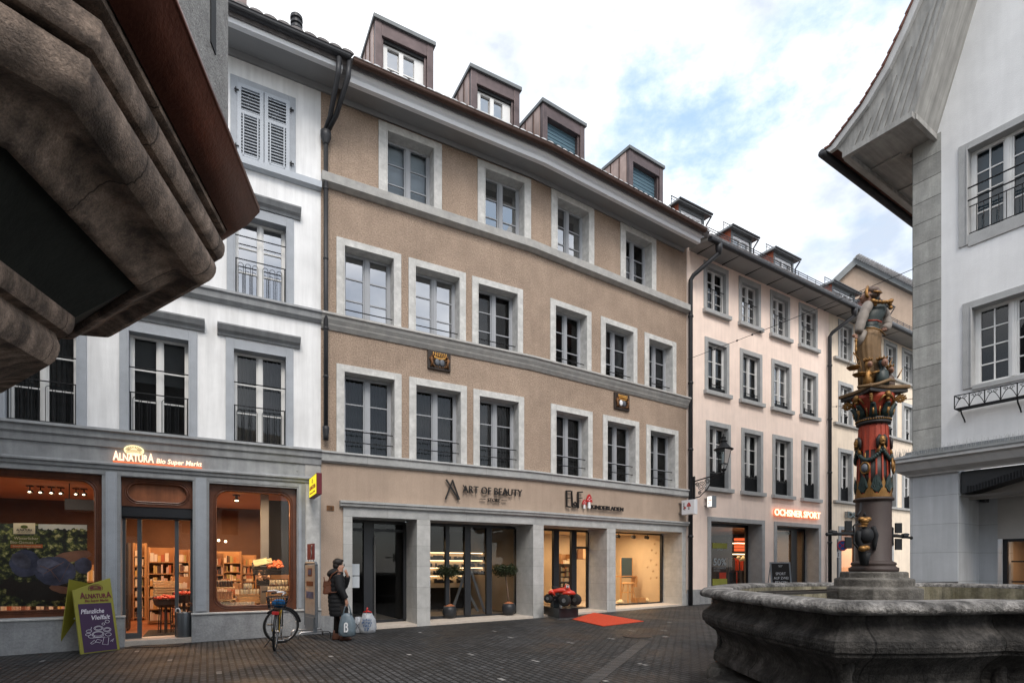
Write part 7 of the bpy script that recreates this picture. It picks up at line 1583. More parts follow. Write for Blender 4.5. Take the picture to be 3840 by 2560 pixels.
for pts, rs in ((((-.0, .17, 1.34), (.08, .21, 1.2), (.15, .22, 1.09), (.19, .15, 1.22), (.21, .10, 1.32)), (.085, .078, .07, .062, .055)), (((-.0, -.17, 1.34), (.01, -.22, 1.2), (.03, -.25, 1.07), (.09, -.25, .96), (.14, -.25, .87)), (.088, .08, .072, .064, .056))):
    m = MB(T); P2 = []; R2 = []
    for i in range(len(pts) - 1):
        for j in range(5): t = j / 5; P2.append(Vector(pts[i]).lerp(Vector(pts[i + 1]), t)); R2.append((rs[i] + (rs[i + 1] - rs[i]) * t) + .006 * abs(math.sin((i * 5 + j) * 1.3)))
    P2.append(Vector(pts[-1])); R2.append(rs[-1]); m.tube(P2, R2, 14); m.build('sleeve', 'coat_black', coat, smooth=True)
m = MB(T); m.ell((-.09, 0, 1.40), (.13, .16, .085), 16, 10, Matrix.Rotation(R_(-25), 3, 'Y')); m.ell((.0, 0, 1.385), (.12, .13, .055), 16, 10); m.build('hood', 'coat_black', coat, smooth=True)
m = MB(T); m.ell((-.0, 0, 1.615), (.10, .092, .085), 18, 12); m.ell((-.025, 0, 1.55), (.075, .078, .09), 16, 10); m.ell((.07, 0, 1.65), (.055, .065, .03), 12, 8); m.build('hair', 'hair_dark', pe_, smooth=True)
m = MB(T); torus(m, (.135, -.035, 1.555), .022, .003, (0, 1, 0), (0, 0, 1), 14, 5); torus(m, (.135, .035, 1.555), .022, .003, (0, 1, 0), (0, 0, 1), 14, 5); m.tube([(.135, -.06, 1.56), (.04, -.088, 1.555)], .003, 5); m.build('glasses', 'dark_iron', pe_)
for y, x, k in ((.09, 0, 0), (-.10, .14, 1)):
    m = MB(T); x0 = -.02 if not k else .12; m.tube([((x0 + .02) * .5, y, .72), (x0 + .02, y, .45), (x0, y, .14)], [.085, .07, .055], 12); m.build('trouser_leg', 'trousers', pe_, smooth=True)
    m = MB(T); loft(m, [(x0 + .03, y, .0, .115, .045), (x0 + .035, y, .03, .12, .05), (x0 + .02, y, .07, .10, .048), (x0 - .01, y, .11, .06, .048), (x0 - .01, y, .20, .052, .05)], 14); m.build('boot', 'boot_brown', pe_, smooth=True)
bp = thing('backpack', 'small tan leather backpack worn over the black coat', 'backpack', T((-.25, 0, 1.1)))
m = MB(T); m.hexa([(-0.295, -.13, .96), (-0.125, -.13, .96), (-0.125, .13, .96), (-0.295, .13, .96), (-0.255, -.11, 1.22), (-0.135, -.11, 1.22), (-0.135, .11, 1.22), (-0.255, .11, 1.22)]); m.build('pouch', 'leather_tan', bp, bevel=.025)
m = MB(T); m.hexa([(-0.290, -.12, 1.10), (-0.125, -.12, 1.16), (-0.125, .12, 1.16), (-0.290, .12, 1.10), (-0.270, -.12, 1.235), (-0.125, -.12, 1.24), (-0.125, .12, 1.24), (-0.270, .12, 1.235)]); m.build('flap', 'leather_tan', bp, bevel=.012)
m = MB(T); m.tube([(-.26, -.05, 1.24), (-.27, -.03, 1.31), (-.27, .03, 1.31), (-.26, .05, 1.24)], .008, 6); m.build('handle', 'leather_tan', bp)
m = MB(T); m.tube([(-.19, -.12, 1.22), (-.12, -.16, 1.36), (-.02, -.18, 1.44), (.04, -.20, 1.38)], .014, 6); m.tube([(-.19, -.13, 1.0), (-.05, -.19, 1.0), (.08, -.2, 1.08)], .012, 6); m.build('strap', 'leather_tan', bp)
def sack(label, T, w_, d_, h, mat, handles=0, txt=None, mat2='letter_black', knot=None, seed=1):
    b = thing('shopping_bag', label, 'bag', T((0, 0, 0)), 0, 'full shopping bags by the doorstep'); r4 = random.Random(seed); m = MB(T); n = 24; rings = []
    for z, k in ((0, .8), (.03, .98), (h * .25, 1.06), (h * .5, 1.0), (h * .72, .86), (h * .88, .66), (h, .5)): rings.append((r4.uniform(-.01, .01), 0, z, w_ * k, d_ * k))
    loft(m, rings, n)
    for i, v in enumerate(m.v): a = r4.uniform(-.012, .012); m.v[i] = (v[0] + a, v[1] + r4.uniform(-.012, .012), v[2] + (r4.uniform(-.008, .008) if v[2] > .01 else 0))
    m.build('sack', mat, b, smooth=True)
    if handles: m = MB(T); [m.tube([(x * w_ * .5, -.02, h * .93), (x * w_ * .3, 0, h + handles * .6), (0, 0, h + handles), (-x * w_ * .1, .0, h + handles * .9)], [.02, .012, .01, .01], 6) for x in (-1, 1)]; m.build('handle', mat, b, smooth=True)
    if txt:
        m = MB(T)
        for i, (s_, z, hh, ww) in enumerate(txt):
            v, f = text_mesh(s_, 1, .001, bold=.02); xs = [p[0] for p in v]; x0, x1 = min(xs), max(xs); m.add([((-ww / 2 + (p[0] - x0) / (x1 - x0) * ww), -d_ * 1.10 - .006 - p[2] + 0 * (z), z + p[1] * hh / .73) for p in v], f)
        m.build('print', mat2, b)
    if knot: m = MB(T); m.tube([(-.03, 0, h - .03), (-.02, 0, h + .08), (.0, 0, h + .13)], [.022, .014, .02], 7); m.tube([(-.10, 0, h + .03), (0, 0, h + .05), (.09, 0, h + .02)], [.012, .02, .012], 7); m.build('knot', knot, b, smooth=True)
    return b
Tb = placer(Vector(T((.17, -.26, 0))) + Vector((0, 0, .10)), R_(5)); sack('translucent grey plastic carrier bag hanging from the hand', Tb, .165, .10, .47, 'bag_grey', .2, [('ß', .10, .20, .085)], 'white_paint', None, 3)
sack('smaller silver bag standing between the carrier bag and the printed one', placer(on_ground(1343, 2372), R_(10)), .12, .10, .37, 'bag_silver', 0, [('X', .12, .12, .10)], 'shield_grey', None, 5)
sack('biggest silver bag with blue print and a red knotted tie', placer(on_ground(1379, 2372), R_(8)), .19, .13, .45, 'bag_silver', 0, [('SUNO', .29, .055, .2), ('PUNO', .22, .055, .22), ('NEU', .155, .055, .16), ('17', .07, .07, .10)], 'denim', 'red_paint', 7)
# ================================================================== tall poster stand
Ps = on_ground(1166, 2392); Ts = placer(Ps, math.atan2(-2080, 1580)); ps = thing('poster_stand', 'tall grey framed poster stand on bent steel tube feet with a maroon board above', 'sign stand', Ps)
mk('poster_beige', (.34, .29, .24), .4, .2, 5.); mk('stand_grey', (.16, .18, .20), .4, .1, 4., metal=.4)
m = MB(Ts); w_ = .36
for x in (-w_, w_): m.tube([(x, 0, .26), (x, 0, 1.56)], .032, 8)
m.tube([(-w_, 0, 1.56), (-w_ + .05, 0, 1.61), (w_ - .05, 0, 1.61), (w_, 0, 1.56)], .032, 8); m.box(-w_, w_, -.02, .02, .46, .52); m.box(-w_ + .08, w_ - .08, -.04, .04, .14, .46); m.build('frame', 'stand_grey', ps)
m = MB(Ts); m.box(-w_ + .03, w_ - .03, -.022, .022, .52, 1.57); m.build('poster', 'poster_beige', ps)
m = MB(Ts); m.box(-.14, .14, -.027, -.023, 1.33, 1.50); m.box(-.22, .22, -.027, -.023, 1.12, 1.22); m.build('poster_print', 'leather_tan', ps); m = MB(Ts); m.box(-.10, .10, -.031, -.027, 1.36, 1.47); m.box(-.24, .24, -.027, -.023, .86, 1.0); m.build('poster_print', 'poster_cabbage', ps)
m = MB(Ts); m.box(-.22, .22, -.012, .012, 1.68, 2.02); m.build('top_board', 'maroon', ps); m = MB(Ts)
for x in (-.16, 0, .16): m.box(x - .008, x + .008, -.008, .008, 1.58, 1.69)
m.build('connector', 'stand_grey', ps); m = MB(Ts); m.tube([(.05, -.016, 1.72), (.10, -.016, 1.8), (.07, -.016, 1.88), (.12, -.016, 1.96)], .010, 5); m.ell((.11, -.016, 1.97), (.022, .01, .022), 8, 6); m.build('line_drawing', 'letter_side', ps)
for x in (-w_ + .1, w_ - .1): m = MB(Ts); m.tube([(x, -.34, .02), (x, -.33, .13), (x, -.28, .17), (x, .28, .17), (x, .33, .13), (x, .34, .02)], .017, 8); m.build('foot', 'steel', ps, smooth=True)
# ================================================================== folding board of the market
A0, A1 = on_ground(303, 2452), on_ground(450, 2433); dv = (A1 - A0); WA = dv.length; az = math.atan2(dv.y, dv.x); Ta = placer(A0, az); ab = thing('folding_board', 'lime green and purple Alnatura board with Pflanzliche Vielfalt chalk lettering', 'sign board', A0)
lean = .36; H = 1.37
def ap(x, z, o=0): return (x, lean * z / H + o, z)
m = MB(Ta); c = [(0, .0), (WA, .0), (WA, 1.37), (WA * .55, 1.28), (0, 1.15)]; m.add([ap(*p) for p in c] + [ap(*p, .035) for p in c], [tuple(range(5)), tuple(range(9, 4, -1))] + [(i, i + 5, (i + 1) % 5 + 5, (i + 1) % 5) for i in range(5)]); fb = m.build('front_board', 'lime_sign', ab)
m = MB(Ta); c2 = [(0, 0), (WA, 0), (WA, 1.15), (WA * .45, 1.28), (0, 1.36)]; f_ = lambda p, o=0: (p[0], .80 - .38 * p[1] / H + o, p[1]); m.add([f_(p) for p in c2] + [f_(p, .03) for p in c2], [tuple(range(5)), tuple(range(9, 4, -1))] + [(i, i + 5, (i + 1) % 5 + 5, (i + 1) % 5) for i in range(5)]); m.build('back_board', 'lime_sign', ab)
m = MB(Ta); m.add([ap(.05 * WA + .02, .02, -.006), ap(WA * .93, .02, -.006), ap(WA * .93, .90, -.006), ap(.05 * WA + .02, .90, -.006)], [(0, 1, 2, 3)]); m.build('purple_panel', 'purple_sign', fb, recalc=False)
def atext(m, s_, x0, x1, z, h, **k):
    v, f = text_mesh(s_, 1, .001, **k); xs = [p[0] for p in v]; a, b = min(xs), max(xs); m.add([ap(x0 + (p[0] - a) / (b - a) * (x1 - x0), z + p[1] * h / .73, -.010 - p[2]) for p in v], f)
m = MB(Ta); atext(m, 'A', .10, .185, 1.0, .115, bold=.03); atext(m, 'LNATUR', .19, .53, 1.0, .085, bold=.03); atext(m, 'A', .53, .62, 1.0, .115, bold=.03); atext(m, 'Bio Super Markt', .17, .56, .935, .042, bold=.02, font_shear=.1); m.build('lettering', 'emblem_line' if False else 'maroon', fb)
m = MB(Ta); sunrays(m, (.37, 1.18), .12, .075, 0, .007, T3=lambda x, z: ap(x, z, -.010)); torus(m, ap(.37, 1.18, -.008), .12, .004, Vector((1, 0, 0)), Vector((0, .0, 1)) * .64, 28, 5); m.build('emblem', 'maroon', fb, recalc=False)
m = MB(Ta); atext(m, 'Pflanzliche', .08, .46, .72, .085, font_shear=.25, bold=.01); atext(m, 'Vielfalt', .24, .55, .60, .085, font_shear=.25, bold=.01); m.build('lettering', 'chalk', fb)
m = MB(Ta)
def chal(pts, r=.004): m.tube([ap(x, z, -.010) for x, z in pts], r, 5)
for (cx, cz, rx, rz) in ((.33, .44, .075, .042), (.33, .44, .055, .028), (.31, .33, .10, .055), (.31, .335, .08, .038), (.47, .40, .065, .04), (.47, .40, .045, .025), (.49, .55, .035, .028), (.42, .51, .025, .02), (.48, .31, .05, .03), (.15, .34, .04, .022), (.17, .40, .045, .025), (.20, .30, .05, .03)):
    chal([(cx + rx * math.cos(6.283 * i / 14), cz + rz * math.sin(6.283 * i / 14)) for i in range(15)])
for pts in ([(.36, .14), (.40, .26), (.48, .25), (.45, .12), (.36, .14)], [(.25, .20), (.32, .17), (.36, .21), (.29, .24), (.25, .20)], [(.17, .18), (.24, .23), (.26, .19), (.19, .16), (.17, .18)], [(.50, .18), (.56, .22), (.53, .17)], [(.22, .47), (.20, .42)], [(.21, .27), (.41, .27)]): chal(pts)
m.build('chalk_drawing', 'chalk', fb)
# ================================================================== umbrella bin
Pb = on_ground(691, 2404); ub = thing('umbrella_bin', 'dark grey cylindrical umbrella bin beside the market door', 'bin', Pb); m = MB(); m.lathe(tuple(Pb), [(.145, 0), (.15, .02), (.15, .60), (.143, .62), (.13, .60), (.13, .05)], 28); m.build('cylinder', 'alu_dark', ub, smooth=True); m = MB(); torus(m, (Pb.x, Pb.y, Pb.z + .61), .147, .008, (1, 0, 0), (0, 1, 0), 28, 6); m.build('rim', 'steel', ub, smooth=True)
for lb, dx, mat, h, sgn in (('white crook-handled umbrella standing in the bin', -.06, 'white_paint', .70, -1), ('tan cane-handled umbrella standing in the bin', .05, 'leather_tan', .82, 1)):
    u_ = thing('umbrella', lb, 'umbrella', Pb + Vector((dx, 0, .1)), 0, 'umbrellas in the bin'); x = Pb.x + dx; y = Pb.y; z = Pb.z
    m = MB(); m.tube([(x, y, z + .1), (x + dx * .5, y, z + h - .05)] + [(x + dx * .5 + sgn * (.045 - .045 * math.cos(math.pi * i / 6)), y, z + h - .05 + .045 * math.sin(math.pi * i / 6) + .0) for i in range(1, 8)], .013, 7); m.build('handle', mat, u_, smooth=True); m = MB(); m.tube([(x, y, z + .1), (x + dx * .4, y, z + .58)], [.02, .035], 8); m.build('canopy', 'coat_black', u_, smooth=True)
# ================================================================== bicycle
r0_ = on_ground(1030, 2438); hd = Vector((-.30, .95, 0)).normalized(); Tk = placer(r0_, math.atan2(hd.y, hd.x), Matrix.Rotation(R_(3), 4, 'X')); bk = thing('bicycle', 'black and yellow bicycle seen from behind with its front wheel turned, leaning on its kickstand', 'bicycle', r0_)
mk('tyre', (.012, .012, .012), .8, .1); mk('bike_yellow', (.45, .27, .02), .4, .15); mk('bike_black', (.015, .015, .017), .35, .1)
def wheel(c, u, name):
    v = Vector((0, 0, 1)); u = Vector(u).normalized(); m = MB(Tk); torus(m, c, .335, .022, u, v, 40, 8); w = m.build(name, 'tyre', bk, smooth=True)
    m = MB(Tk); torus(m, c, .305, .010, u, v, 40, 6); m.build('rim', 'steel', w, smooth=True)
    m = MB(Tk); c = Vector(c); ax = u.cross(v); m.tube([c - ax * .05, c + ax * .05], .02, 8)
    for i in range(24): a = 2 * math.pi * i / 24; m.tube([c + ax * (.03 if i % 2 else -.03), c + (u * math.cos(a) + v * math.sin(a)) * .30], .0018, 3, cap=False)
    m.build('spokes', 'steel', w); return w
wheel((0, 0, .355), (1, 0, 0), 'wheel'); sa_ = R_(-68); fu = (math.cos(sa_), math.sin(sa_), 0); wheel((1.08, 0, .355), fu, 'wheel')
m = MB(Tk); m.tube([(.42, 0, .30), (.34, 0, .78)], .016, 8); m.tube([(.42, 0, .30), (.90, 0, .78)], .017, 8); m.tube([(.36, 0, .60), (.90, 0, .88)], .014, 8); m.tube([(.90, 0, .74), (.87, 0, .95)], .02, 8)
for y in (-.05, .05): m.tube([(.42, y * .5, .30), (0, y * 1.2, .355)], .010, 6); m.tube([(.36, y * .5, .68), (0, y * 1.2, .355)], .010, 6)
m.build('frame', 'bike_yellow', bk, smooth=True)
m = MB(Tk); ux = Vector(fu); px_ = Vector((-fu[1], fu[0], 0))
for y in (-.06, .06): m.tube([Vector((.91, 0, .74)) + px_ * y * .7, Vector((1.0, 0, .55)) + px_ * y, Vector((1.08, 0, .355)) + px_ * y], .012, 7)
m.tube([(.91, 0, .74), (.86, 0, 1.0)], .014, 8); m.build('fork', 'bike_black', bk, smooth=True)
m = MB(Tk); hb = [Vector((.86, 0, 1.02)) + px_ * y + Vector((0, 0, z)) + ux * x for x, y, z in ((-.20, .29, .02), (-.06, .24, .04), (.03, .12, .01), (.05, 0, 0), (.03, -.12, .01), (-.06, -.24, .04), (-.20, -.29, .02))]; m.tube(hb, .013, 8); m.tube([Vector((.86, 0, .98)), Vector((.86, 0, 1.02)) + ux * .05], .016, 7); m.build('handlebar', 'white_paint', bk, smooth=True)
m = MB(Tk); [m.tube([hb[i], hb[i] + (hb[i] - hb[j]).normalized() * .10], .018, 8) for i, j in ((0, 1), (6, 5))]; m.build('grip', 'bike_black', bk, smooth=True)
m = MB(Tk); loft(m, [(.30, 0, .86, .03, .02), (.30, 0, .89, .12, .07), (.32, 0, .915, .14, .08), (.33, 0, .93, .10, .06)], 16); m.tube([(.34, 0, .76), (.31, 0, .88)], .013, 7); m.build('saddle', 'bike_black', bk, smooth=True)
for i in range(2):
    m = MB(Tk); pts = [((1.08 if i else 0) + (fu[0] if i else 1) * .375 * math.cos(R_(a)), (fu[1] if i else 0) * .375 * math.cos(R_(a)), .355 + .375 * math.sin(R_(a))) for a in (range(20, 170, 10) if i else range(0, 150, 10)) ] if i == 0 else [(1.08 + fu[0] * .375 * math.cos(R_(a)), fu[1] * .375 * math.cos(R_(a)), .355 + .375 * math.sin(R_(a))) for a in range(10, 150, 10)]
    pts = [(-p[0] if i == 0 else p[0], p[1], p[2]) for p in pts]; m.tube(pts, .022, 6); m.build('mudguard', 'bike_black', bk, smooth=True)
m = MB(Tk); m.box(-.25, .30, -.06, .06, .735, .75); [m.tube([(-.15, y, .74), (0, y, .36)], .006, 5) for y in (-.07, .07)]; m.build('rack', 'bike_black', bk)
m = MB(Tk); b0, b1, t0_, t1_ = .13, .17, .17, .22
for k in range(4):
    z = .78 + .07 * k; f = k / 3; ww, ll = b0 + (t0_ - b0) * f, b1 + (t1_ - b1) * f; m.tube([(-ll, -ww, z), (ll, -ww, z), (ll, ww, z), (-ll, ww, z), (-ll, -ww, z)], .006 if k < 3 else .010, 5)
for i in range(9):
    f = i / 8; x0, x1 = -b1 + 2 * b1 * f, -t1_ + 2 * t1_ * f; y0, y1 = -b0 + 2 * b0 * f, -t0_ + 2 * t0_ * f
    for sg_ in (-1, 1): m.tube([(x0, sg_ * b0, .78), (x1, sg_ * t0_, .99)], .0035, 4); m.tube([(sg_ * b1, y0, .78), (sg_ * t1_, y1, .99)], .0035, 4)
m.box(-b1, b1, -b0, b0, .772, .778); m.build('basket', 'bike_black', bk)
m = MB(Tk); m.ell((-.02, -.02, .87), (.15, .12, .08), 12, 8); m.ell((-.12, -.06, .90), (.09, .09, .06), 10, 6); mk('blue_cloth', (.01, .12, .32), .9, .3, 9., .8, 20); o = m.build('blue_cloth', 'blue_cloth', smooth=True, origin=Tk((0, 0, .85))); tag(o, 'crumpled bright blue cloth lying in the bicycle basket', 'cloth')
m = MB(Tk); m.box(-.27, -.25, -.06, .06, .68, .74); m.build('rear_light', 'red_paint', bk, bevel=.006)
m = MB(Tk); torus(m, (.42, -.06, .30), .085, .008, (1, 0, 0), (0, 0, 1), 24, 5); m.tube([(.42, -.06, .30), (.50, -.08, .16)], .010, 6); m.tube([(.42, .06, .30), (.34, .08, .44)], .010, 6); m.box(.46, .56, -.19, -.08, .145, .165); m.box(.29, .39, .08, .19, .43, .45); m.build('pedals', 'steel', bk); m = MB(Tk); m.tube([(.36, .03, .30), (.30, .22, .01)], .009, 6); m.build('kickstand', 'bike_black', bk)
# ================================================================== bay trees in round pots
mk('pot_black', (.022, .024, .028), .45, .1, 5.); mk('bark_chips', (.34, .12, .05), .9, .3, 12., 1.0, 40); mk('trunk_bark', (.16, .11, .08), .85, .3, 8., .6, 40); mk('bay_leaf', (.030, .042, .018), .5, .45, 9., coat=.1)
def tree(label, u, v, s_u, lean_u, seed):
    P = on_ground(u, v); P.z += .06; t = thing('potted_tree', label, 'tree', P, 0, 'clipped trees in round black pots at the dark shop window'); r5 = random.Random(seed)
    m = MB(); m.lathe(tuple(P), [(.09, 0), (.15, .03), (.195, .13), (.195, .24), (.165, .34), (.15, .34), (.15, .30)], 28); m.build('pot', 'pot_black', t, smooth=True)
    m = MB(); loft(m, [(P.x, P.y, P.z + .31, .15, .15), (P.x, P.y, P.z + .345, .14, .14), (P.x, P.y, P.z + .39, .04, .04)], 20); m.build('bark_mulch', 'bark_chips', t, smooth=True)
    tp = P + Vector((lean_u, 0, 1.16)); m = MB(); m.tube([P + Vector((0, 0, .33)), P + Vector((lean_u * .4, 0, .75)), tp], [.024, .02, .016], 8)
    for i in range(10): a = r5.uniform(0, 6.28); L = r5.uniform(.15, .32); m.tube([tp - Vector((0, 0, .03)), tp + Vector((L * .6 * math.cos(a), L * .6 * math.sin(a), r5.uniform(.02, .1))), tp + Vector((L * math.cos(a), L * math.sin(a), r5.uniform(.05, .22)))], [.010, .006, .003], 5)
    m.build('trunk', 'trunk_bark', t, smooth=True)
    m = MB()
    for i in range(2600):
        a = r5.uniform(0, 6.283); rr = r5.random() ** .4; b = r5.uniform(-1, 1); k = math.sqrt(max(0, 1 - b * b * .8)); lump = 1 + .13 * math.sin(a * 5 + seed) + .1 * math.sin(b * 7 + a * 3)
        c = tp + Vector((.36 * rr * k * lump * math.cos(a), .36 * rr * k * lump * math.sin(a), .12 + .18 * b * rr * lump)); d = Vector((r5.uniform(-1, 1), r5.uniform(-1, 1), r5.uniform(-.4, .8))).normalized(); e = d.cross(Vector((r5.uniform(-1, 1), r5.uniform(-1, 1), 1))).normalized(); L = r5.uniform(.022, .042)
        m.add([c - d * L, c + e * L * .36, c + d * L, c - e * L * .36], [(0, 1, 2, 3)])
    m.build('crown', 'bay_leaf', t, recalc=False)
tree('clipped round-crowned tree in a black pot left of the display easel', 1686, 2325, 0, -.02, 2); tree('clipped tree in a black pot next to the stone pillar, trunk leaning', 1908, 2313, 0, -.10, 5)
# ================================================================== coin ride
k0, k1, k2 = on_ground(2096, 2322), on_ground(2032, 2307), on_ground(2169, 2314); kx = (k2 - k0); ky = (k1 - k0); kx = Vector((kx.x, kx.y, 0)); ky = Vector((ky.x, ky.y, 0)); LX, LY = kx.length, ky.length; kx.normalize(); ky.normalize()
KP = k0; Tq = lambda p: tuple(Vector(KP) + kx * p[0] + ky * p[1] + Vector((0, 0, p[2])))
kr = thing('coin_ride', 'red toy tractor ride on a dark coin-operated base at the toy shop entrance', 'ride', KP); mk('base_black', (.012, .018, .022), .3, .1); mk('ride_red', (.52, .035, .018), .28, .1, coat=.4)
m = MB(Tq); m.box(0, LX, 0, LY, .02, .30); m.build('base', 'base_black', kr, bevel=.012); m = MB(Tq); m.box(-.008, LX + .008, -.008, LY + .008, .0, .03); m.build('base_trim', 'steel', kr); m = MB(Tq); m.box(.0, .24, LY * .30, LY * .30 + .24, .30, .62); m.build('coin_box', 'base_black', kr, bevel=.012)
m = MB(Tq); m.ell((.05, LY * .30 - .008, .52), (.02, .006, .02), 8, 6); m.tube([(LX * .55, LY * .5, .3), (LX * .55, LY * .5, .45)], .05, 10); m.build('coin_slot', 'steel', kr)
def qv(x, y, n=.0): u = 2000 + x / 2.922; v = 2160 + y / 2.922; d = k0.y + .25 + n; return Vector(((u - CX) / F * d, d, ZC + (YH - v) * d / F))
m = MB(); m.tube([qv(180, 175, -.1), qv(260, 155, -.15), qv(330, 150, -.15), qv(450, 185, -.2)], [.07, .06, .08, .05], 12); o_ = [qv(325, 150, -.22), qv(350, 88, -.22), qv(392, 92, -.22), qv(420, 175, -.28)]; m.hexa([o_[0] + Vector((0, 0, -.05)), o_[3] + Vector((0, 0, -.05)), o_[3] + Vector((.04, .34, -.05)), o_[0] + Vector((.04, .34, -.05)), o_[1], o_[2], o_[2] + Vector((.02, .26, 0)), o_[1] + Vector((.02, .26, 0))]); m.build('body', 'ride_red', kr, bevel=.015)
for x0, y0, x1, y1, x2, y2, n in ((165, 185, 205, 165, 235, 210, -.2), (320, 190, 380, 178, 460, 188, -.33), (200, 160, 250, 150, 300, 165, .15)): m = MB(); m.tube([qv(x0, y0, n), qv(x1, y1, n), qv(x2, y2, n)], [.03, .055, .03], 10); m.build('fender', 'ride_red', kr, smooth=True)
for x, y, n, r in ((168, 240, -.1, .125), (345, 262, -.30, .165), (460, 255, -.05, .165), (300, 240, .25, .12)):
    c = qv(x, y, n); a = Vector((.80, -.6, 0)) if r > .13 else Vector((-.5, -.86, 0)); m = MB(); ax = Vector((-.48, -.87, 0)); ax.normalize(); m.tube([c - ax * .07, c - ax * .05, c + ax * .05, c + ax * .07], [r * .8, r, r, r * .8], 20); wh = m.build('wheel', 'tyre', kr, smooth=True); m = MB(); m.tube([c + ax * .069, c + ax * .078], r * .35, 12); m.build('hub', 'steel', wh)
m = MB(); m.tube([qv(295, 72, -.15), qv(340, 66, -.2), qv(388, 75, -.2)], .014, 8); m.tube([qv(335, 110, -.1), qv(338, 68, -.18)], .018, 8); m.tube([qv(290, 75, -.15), qv(310, 68, -.15)], .022, 8); m.tube([qv(375, 70, -.2), qv(393, 76, -.2)], .022, 8); m.build('handlebar', 'tyre', kr, smooth=True)
m = MB(); c = qv(212, 128, -.1); m.tube([c, c + Vector((.10, 0, -.01)), c + Vector((.22, .0, -.03))], [.05, .06, .04], 10); m.build('seat', 'tyre', kr, smooth=True); m = MB(); c0_, c1_ = qv(360, 96, -.30), qv(392, 126, -.30); m.box(c0_.x, c1_.x, c0_.y - .012, c0_.y + .02, c1_.z, c0_.z); m.build('front_label', 'white_paint', kr, bevel=.01)
m = MB(); 
for (s_, a, b, w_) in (('22', 366, 386, .02),):
    v, f = text_mesh(s_, 1, .002, bold=.03); xs = [p[0] for p in v]; x0, x1 = min(xs), max(xs); A = qv(365, 120, -.313); B = qv(387, 120, -.313); m.add([(A.x + (p[0] - x0) / (x1 - x0) * (B.x - A.x), A.y - .003 - p[2], A.z + p[1] * .10) for p in v], f)
m.build('front_number', 'letter_black', kr)
# ================================================================== carpet, boards, signs, covers
mk('carpet_orange', (.50, .050, .016), .95, .12, 20., .8, 90, fine=.2); cq = [on_ground(2145.5, 2321.5), on_ground(2260, 2347.5), on_ground(2414, 2329.4), on_ground(2227.6, 2297)]; m = MB(); m.hexa([q + Vector((0, 0, .003)) for q in cq] + [q + Vector((0, 0, .016)) for q in cq]); o = m.build('carpet', 'carpet_orange', origin=tuple(cq[0])); tag(o, 'bright orange-red carpet laid on the cobbles before the toy shop door', 'carpet')
d_ = 20.2; xl, xr = (2897 - CX) / F * d_, (2973 - CX) / F * d_; PB = Vector(((xl + xr) / 2, d_, zg((xl + xr) / 2, d_))); sbd = thing('folding_board', 'black framed board reading SPORT AUF ZWEI ETAGEN before the pink house', 'sign board', PB)
Tc = placer(PB, R_(-3)); W2 = (xr - xl) / 2; Hh = 1.45; sp_ = lambda x, z, o=0: Tc((x, .22 * z / Hh + o, z))
m = MB(); [m.hexa([sp_(a, c), sp_(b, c), sp_(b, c, .03), sp_(a, c, .03), sp_(a, e), sp_(b, e), sp_(b, e, .03), sp_(a, e, .03)]) for a, b, c, e in ((-W2, -W2 + .05, 0, Hh), (W2 - .05, W2, 0, Hh), (-W2 + .05, W2 - .05, Hh - .05, Hh), (-W2 + .05, W2 - .05, .1, .15))]; m.build('frame', 'sign_grey', sbd)
m = MB(); m.add([sp_(-W2 + .05, .15, .01), sp_(W2 - .05, .15, .01), sp_(W2 - .05, Hh - .05, .01), sp_(-W2 + .05, Hh - .05, .01)], [(0, 1, 2, 3)]); m.build('panel', 'crate_black', sbd, recalc=False); m = MB(); [m.tube([sp_(x, Hh - .03, .02), Tc((x, .62, 0))], .015, 6) for x in (-W2 + .03, W2 - .03)]; m.build('prop', 'sign_grey', sbd)
m = MB()
for s_, ww, z, h in (('SPORT', .36, .98, .10), ('AUF ZWEI', .52, .82, .10), ('ETAGEN', .42, .66, .10), ('OCHSNER', .16, 1.31, .028), ('SPORT', .12, 1.27, .028)):
    v, f = text_mesh(s_, 1, .001); xs = [p[0] for p in v]; x0, x1 = min(xs), max(xs); m.add([sp_(-ww / 2 + (p[0] - x0) / (x1 - x0) * ww, z + p[1] * h / .73, .006 - p[2]) for p in v], f)
m.build('lettering', 'white_paint', sbd)
d_ = 21.5; xs_ = (3141 - CX) / F * d_; PS = Vector((xs_, d_, zg(xs_, d_))); ns_ = thing('no_stopping_sign', 'round blue and red no stopping sign on a post by the second downpipe', 'traffic sign', PS); zc = ZC + (YH - 2044.5) * d_ / F; cx_ = (3157 - CX) / F * d_; mk('sign_blue', (.02, .10, .38), .4, .05); mk('sign_red', (.45, .03, .03), .4, .05)
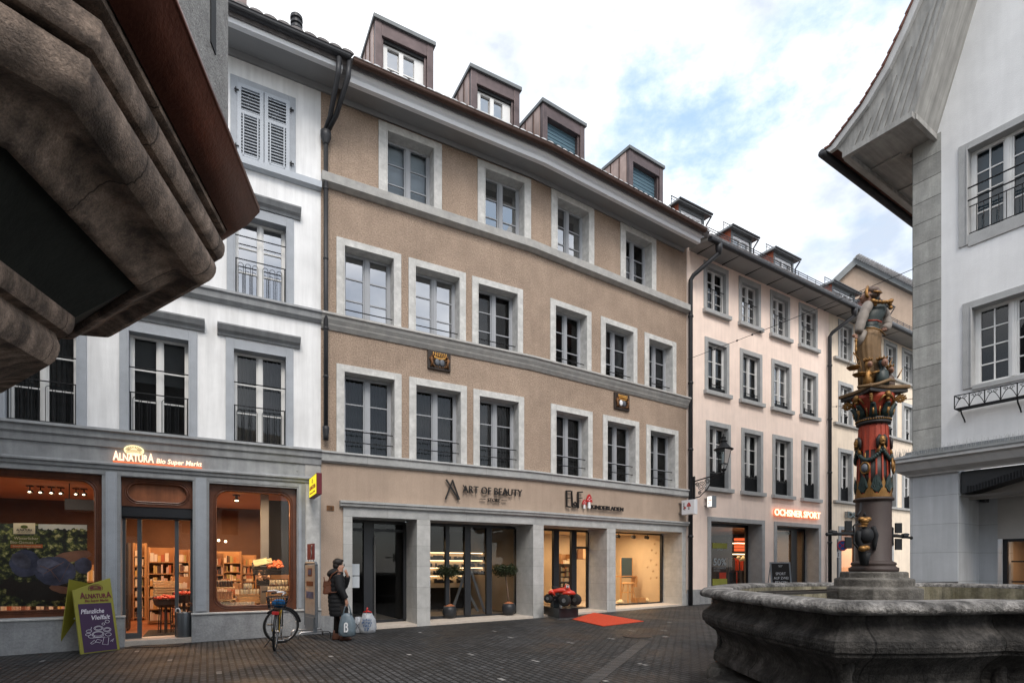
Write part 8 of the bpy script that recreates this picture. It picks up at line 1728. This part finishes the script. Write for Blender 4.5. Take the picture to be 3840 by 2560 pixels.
m = MB(); m.tube([PS, (PS.x, PS.y, zc + .25)], .028, 8); m.tube([(PS.x, PS.y, zc), (cx_, d_ - .02, zc)], .015, 6); m.build('post', 'stand_grey', ns_); m = MB(); m.tube([(cx_, d_ - .03, zc), (cx_, d_ - .045, zc)], .205, 28); m.build('disc', 'sign_blue', ns_); m = MB(); torus(m, (cx_, d_ - .047, zc), .185, .022, (1, 0, 0), (0, 0, 1), 32, 5); [m.hexa([(cx_ - .13 - .02, d_ - .052, zc - sg_ * .13), (cx_ - .13 + .02, d_ - .052, zc - sg_ * .13), (cx_ - .13 + .02, d_ - .046, zc - sg_ * .13), (cx_ - .13 - .02, d_ - .046, zc - sg_ * .13), (cx_ + .13 - .02, d_ - .052, zc + sg_ * .13), (cx_ + .13 + .02, d_ - .052, zc + sg_ * .13), (cx_ + .13 + .02, d_ - .046, zc + sg_ * .13), (cx_ + .13 - .02, d_ - .046, zc + sg_ * .13)]) for sg_ in (-1, 1)]; m.build('red_marks', 'sign_red', ns_)
zz = ZC + (YH - 2078) * d_ / F; m = MB(); m.box(PS.x - .05, PS.x + .05, d_ - .05, d_ - .03, zz - .12, zz + .12); m.build('arrow_plate', 'sign_white', ns_); m = MB(); m.box(PS.x - .008, PS.x + .008, d_ - .055, d_ - .051, zz - .07, zz + .07); m.box(PS.x - .025, PS.x + .025, d_ - .055, d_ - .051, zz + .05, zz + .062); m.box(PS.x - .025, PS.x + .025, d_ - .055, d_ - .051, zz - .062, zz - .05); m.build('arrow', 'letter_black', ns_)
mk('drain_iron', (.03, .028, .028), .5, .3, 20., .5, 60); mk('manhole_iron', (.04, .028, .022), .6, .4, 12., 1., 60)
a, b = on_ground(490, 2424), on_ground(690, 2418); d = (b - a); d.z = 0; d.normalize(); q = Vector((d.y, -d.x, 0)); L = (b - a).length; dg_ = thing('drain_grate', 'dark slotted drain grate in front of the market doorstep', 'grate', a); m = MB(); Tg = lambda p: (a.x + d.x * p[0] + q.x * p[1], a.y + d.y * p[0] + q.y * p[1], zg(a.x + d.x * p[0] + q.x * p[1], a.y + d.y * p[0] + q.y * p[1]) + p[2]); m.T = Tg
m.box(0, L, -.12, .20, .001, .006); m.build('tray', 'crate_black', dg_); m = MB(Tg); nb = int(L / .035)
for i in range(nb): m.box(i * .035, i * .035 + .02, -.12, .20, .007, .016)
m.build('bars', 'drain_iron', dg_)
for (u, v, r, lb) in ((2390, 2384, .30, 'round iron manhole cover in the cobbles right of the carpet'),): c = on_ground(u, v); m = MB(); m.lathe((c.x, c.y, c.z + .001), [(r, 0), (r, .006), (r - .02, .009), (.0, .009)], 32); o = m.build('manhole_cover', 'manhole_iron', origin=tuple(c)); tag(o, lb, 'manhole cover')
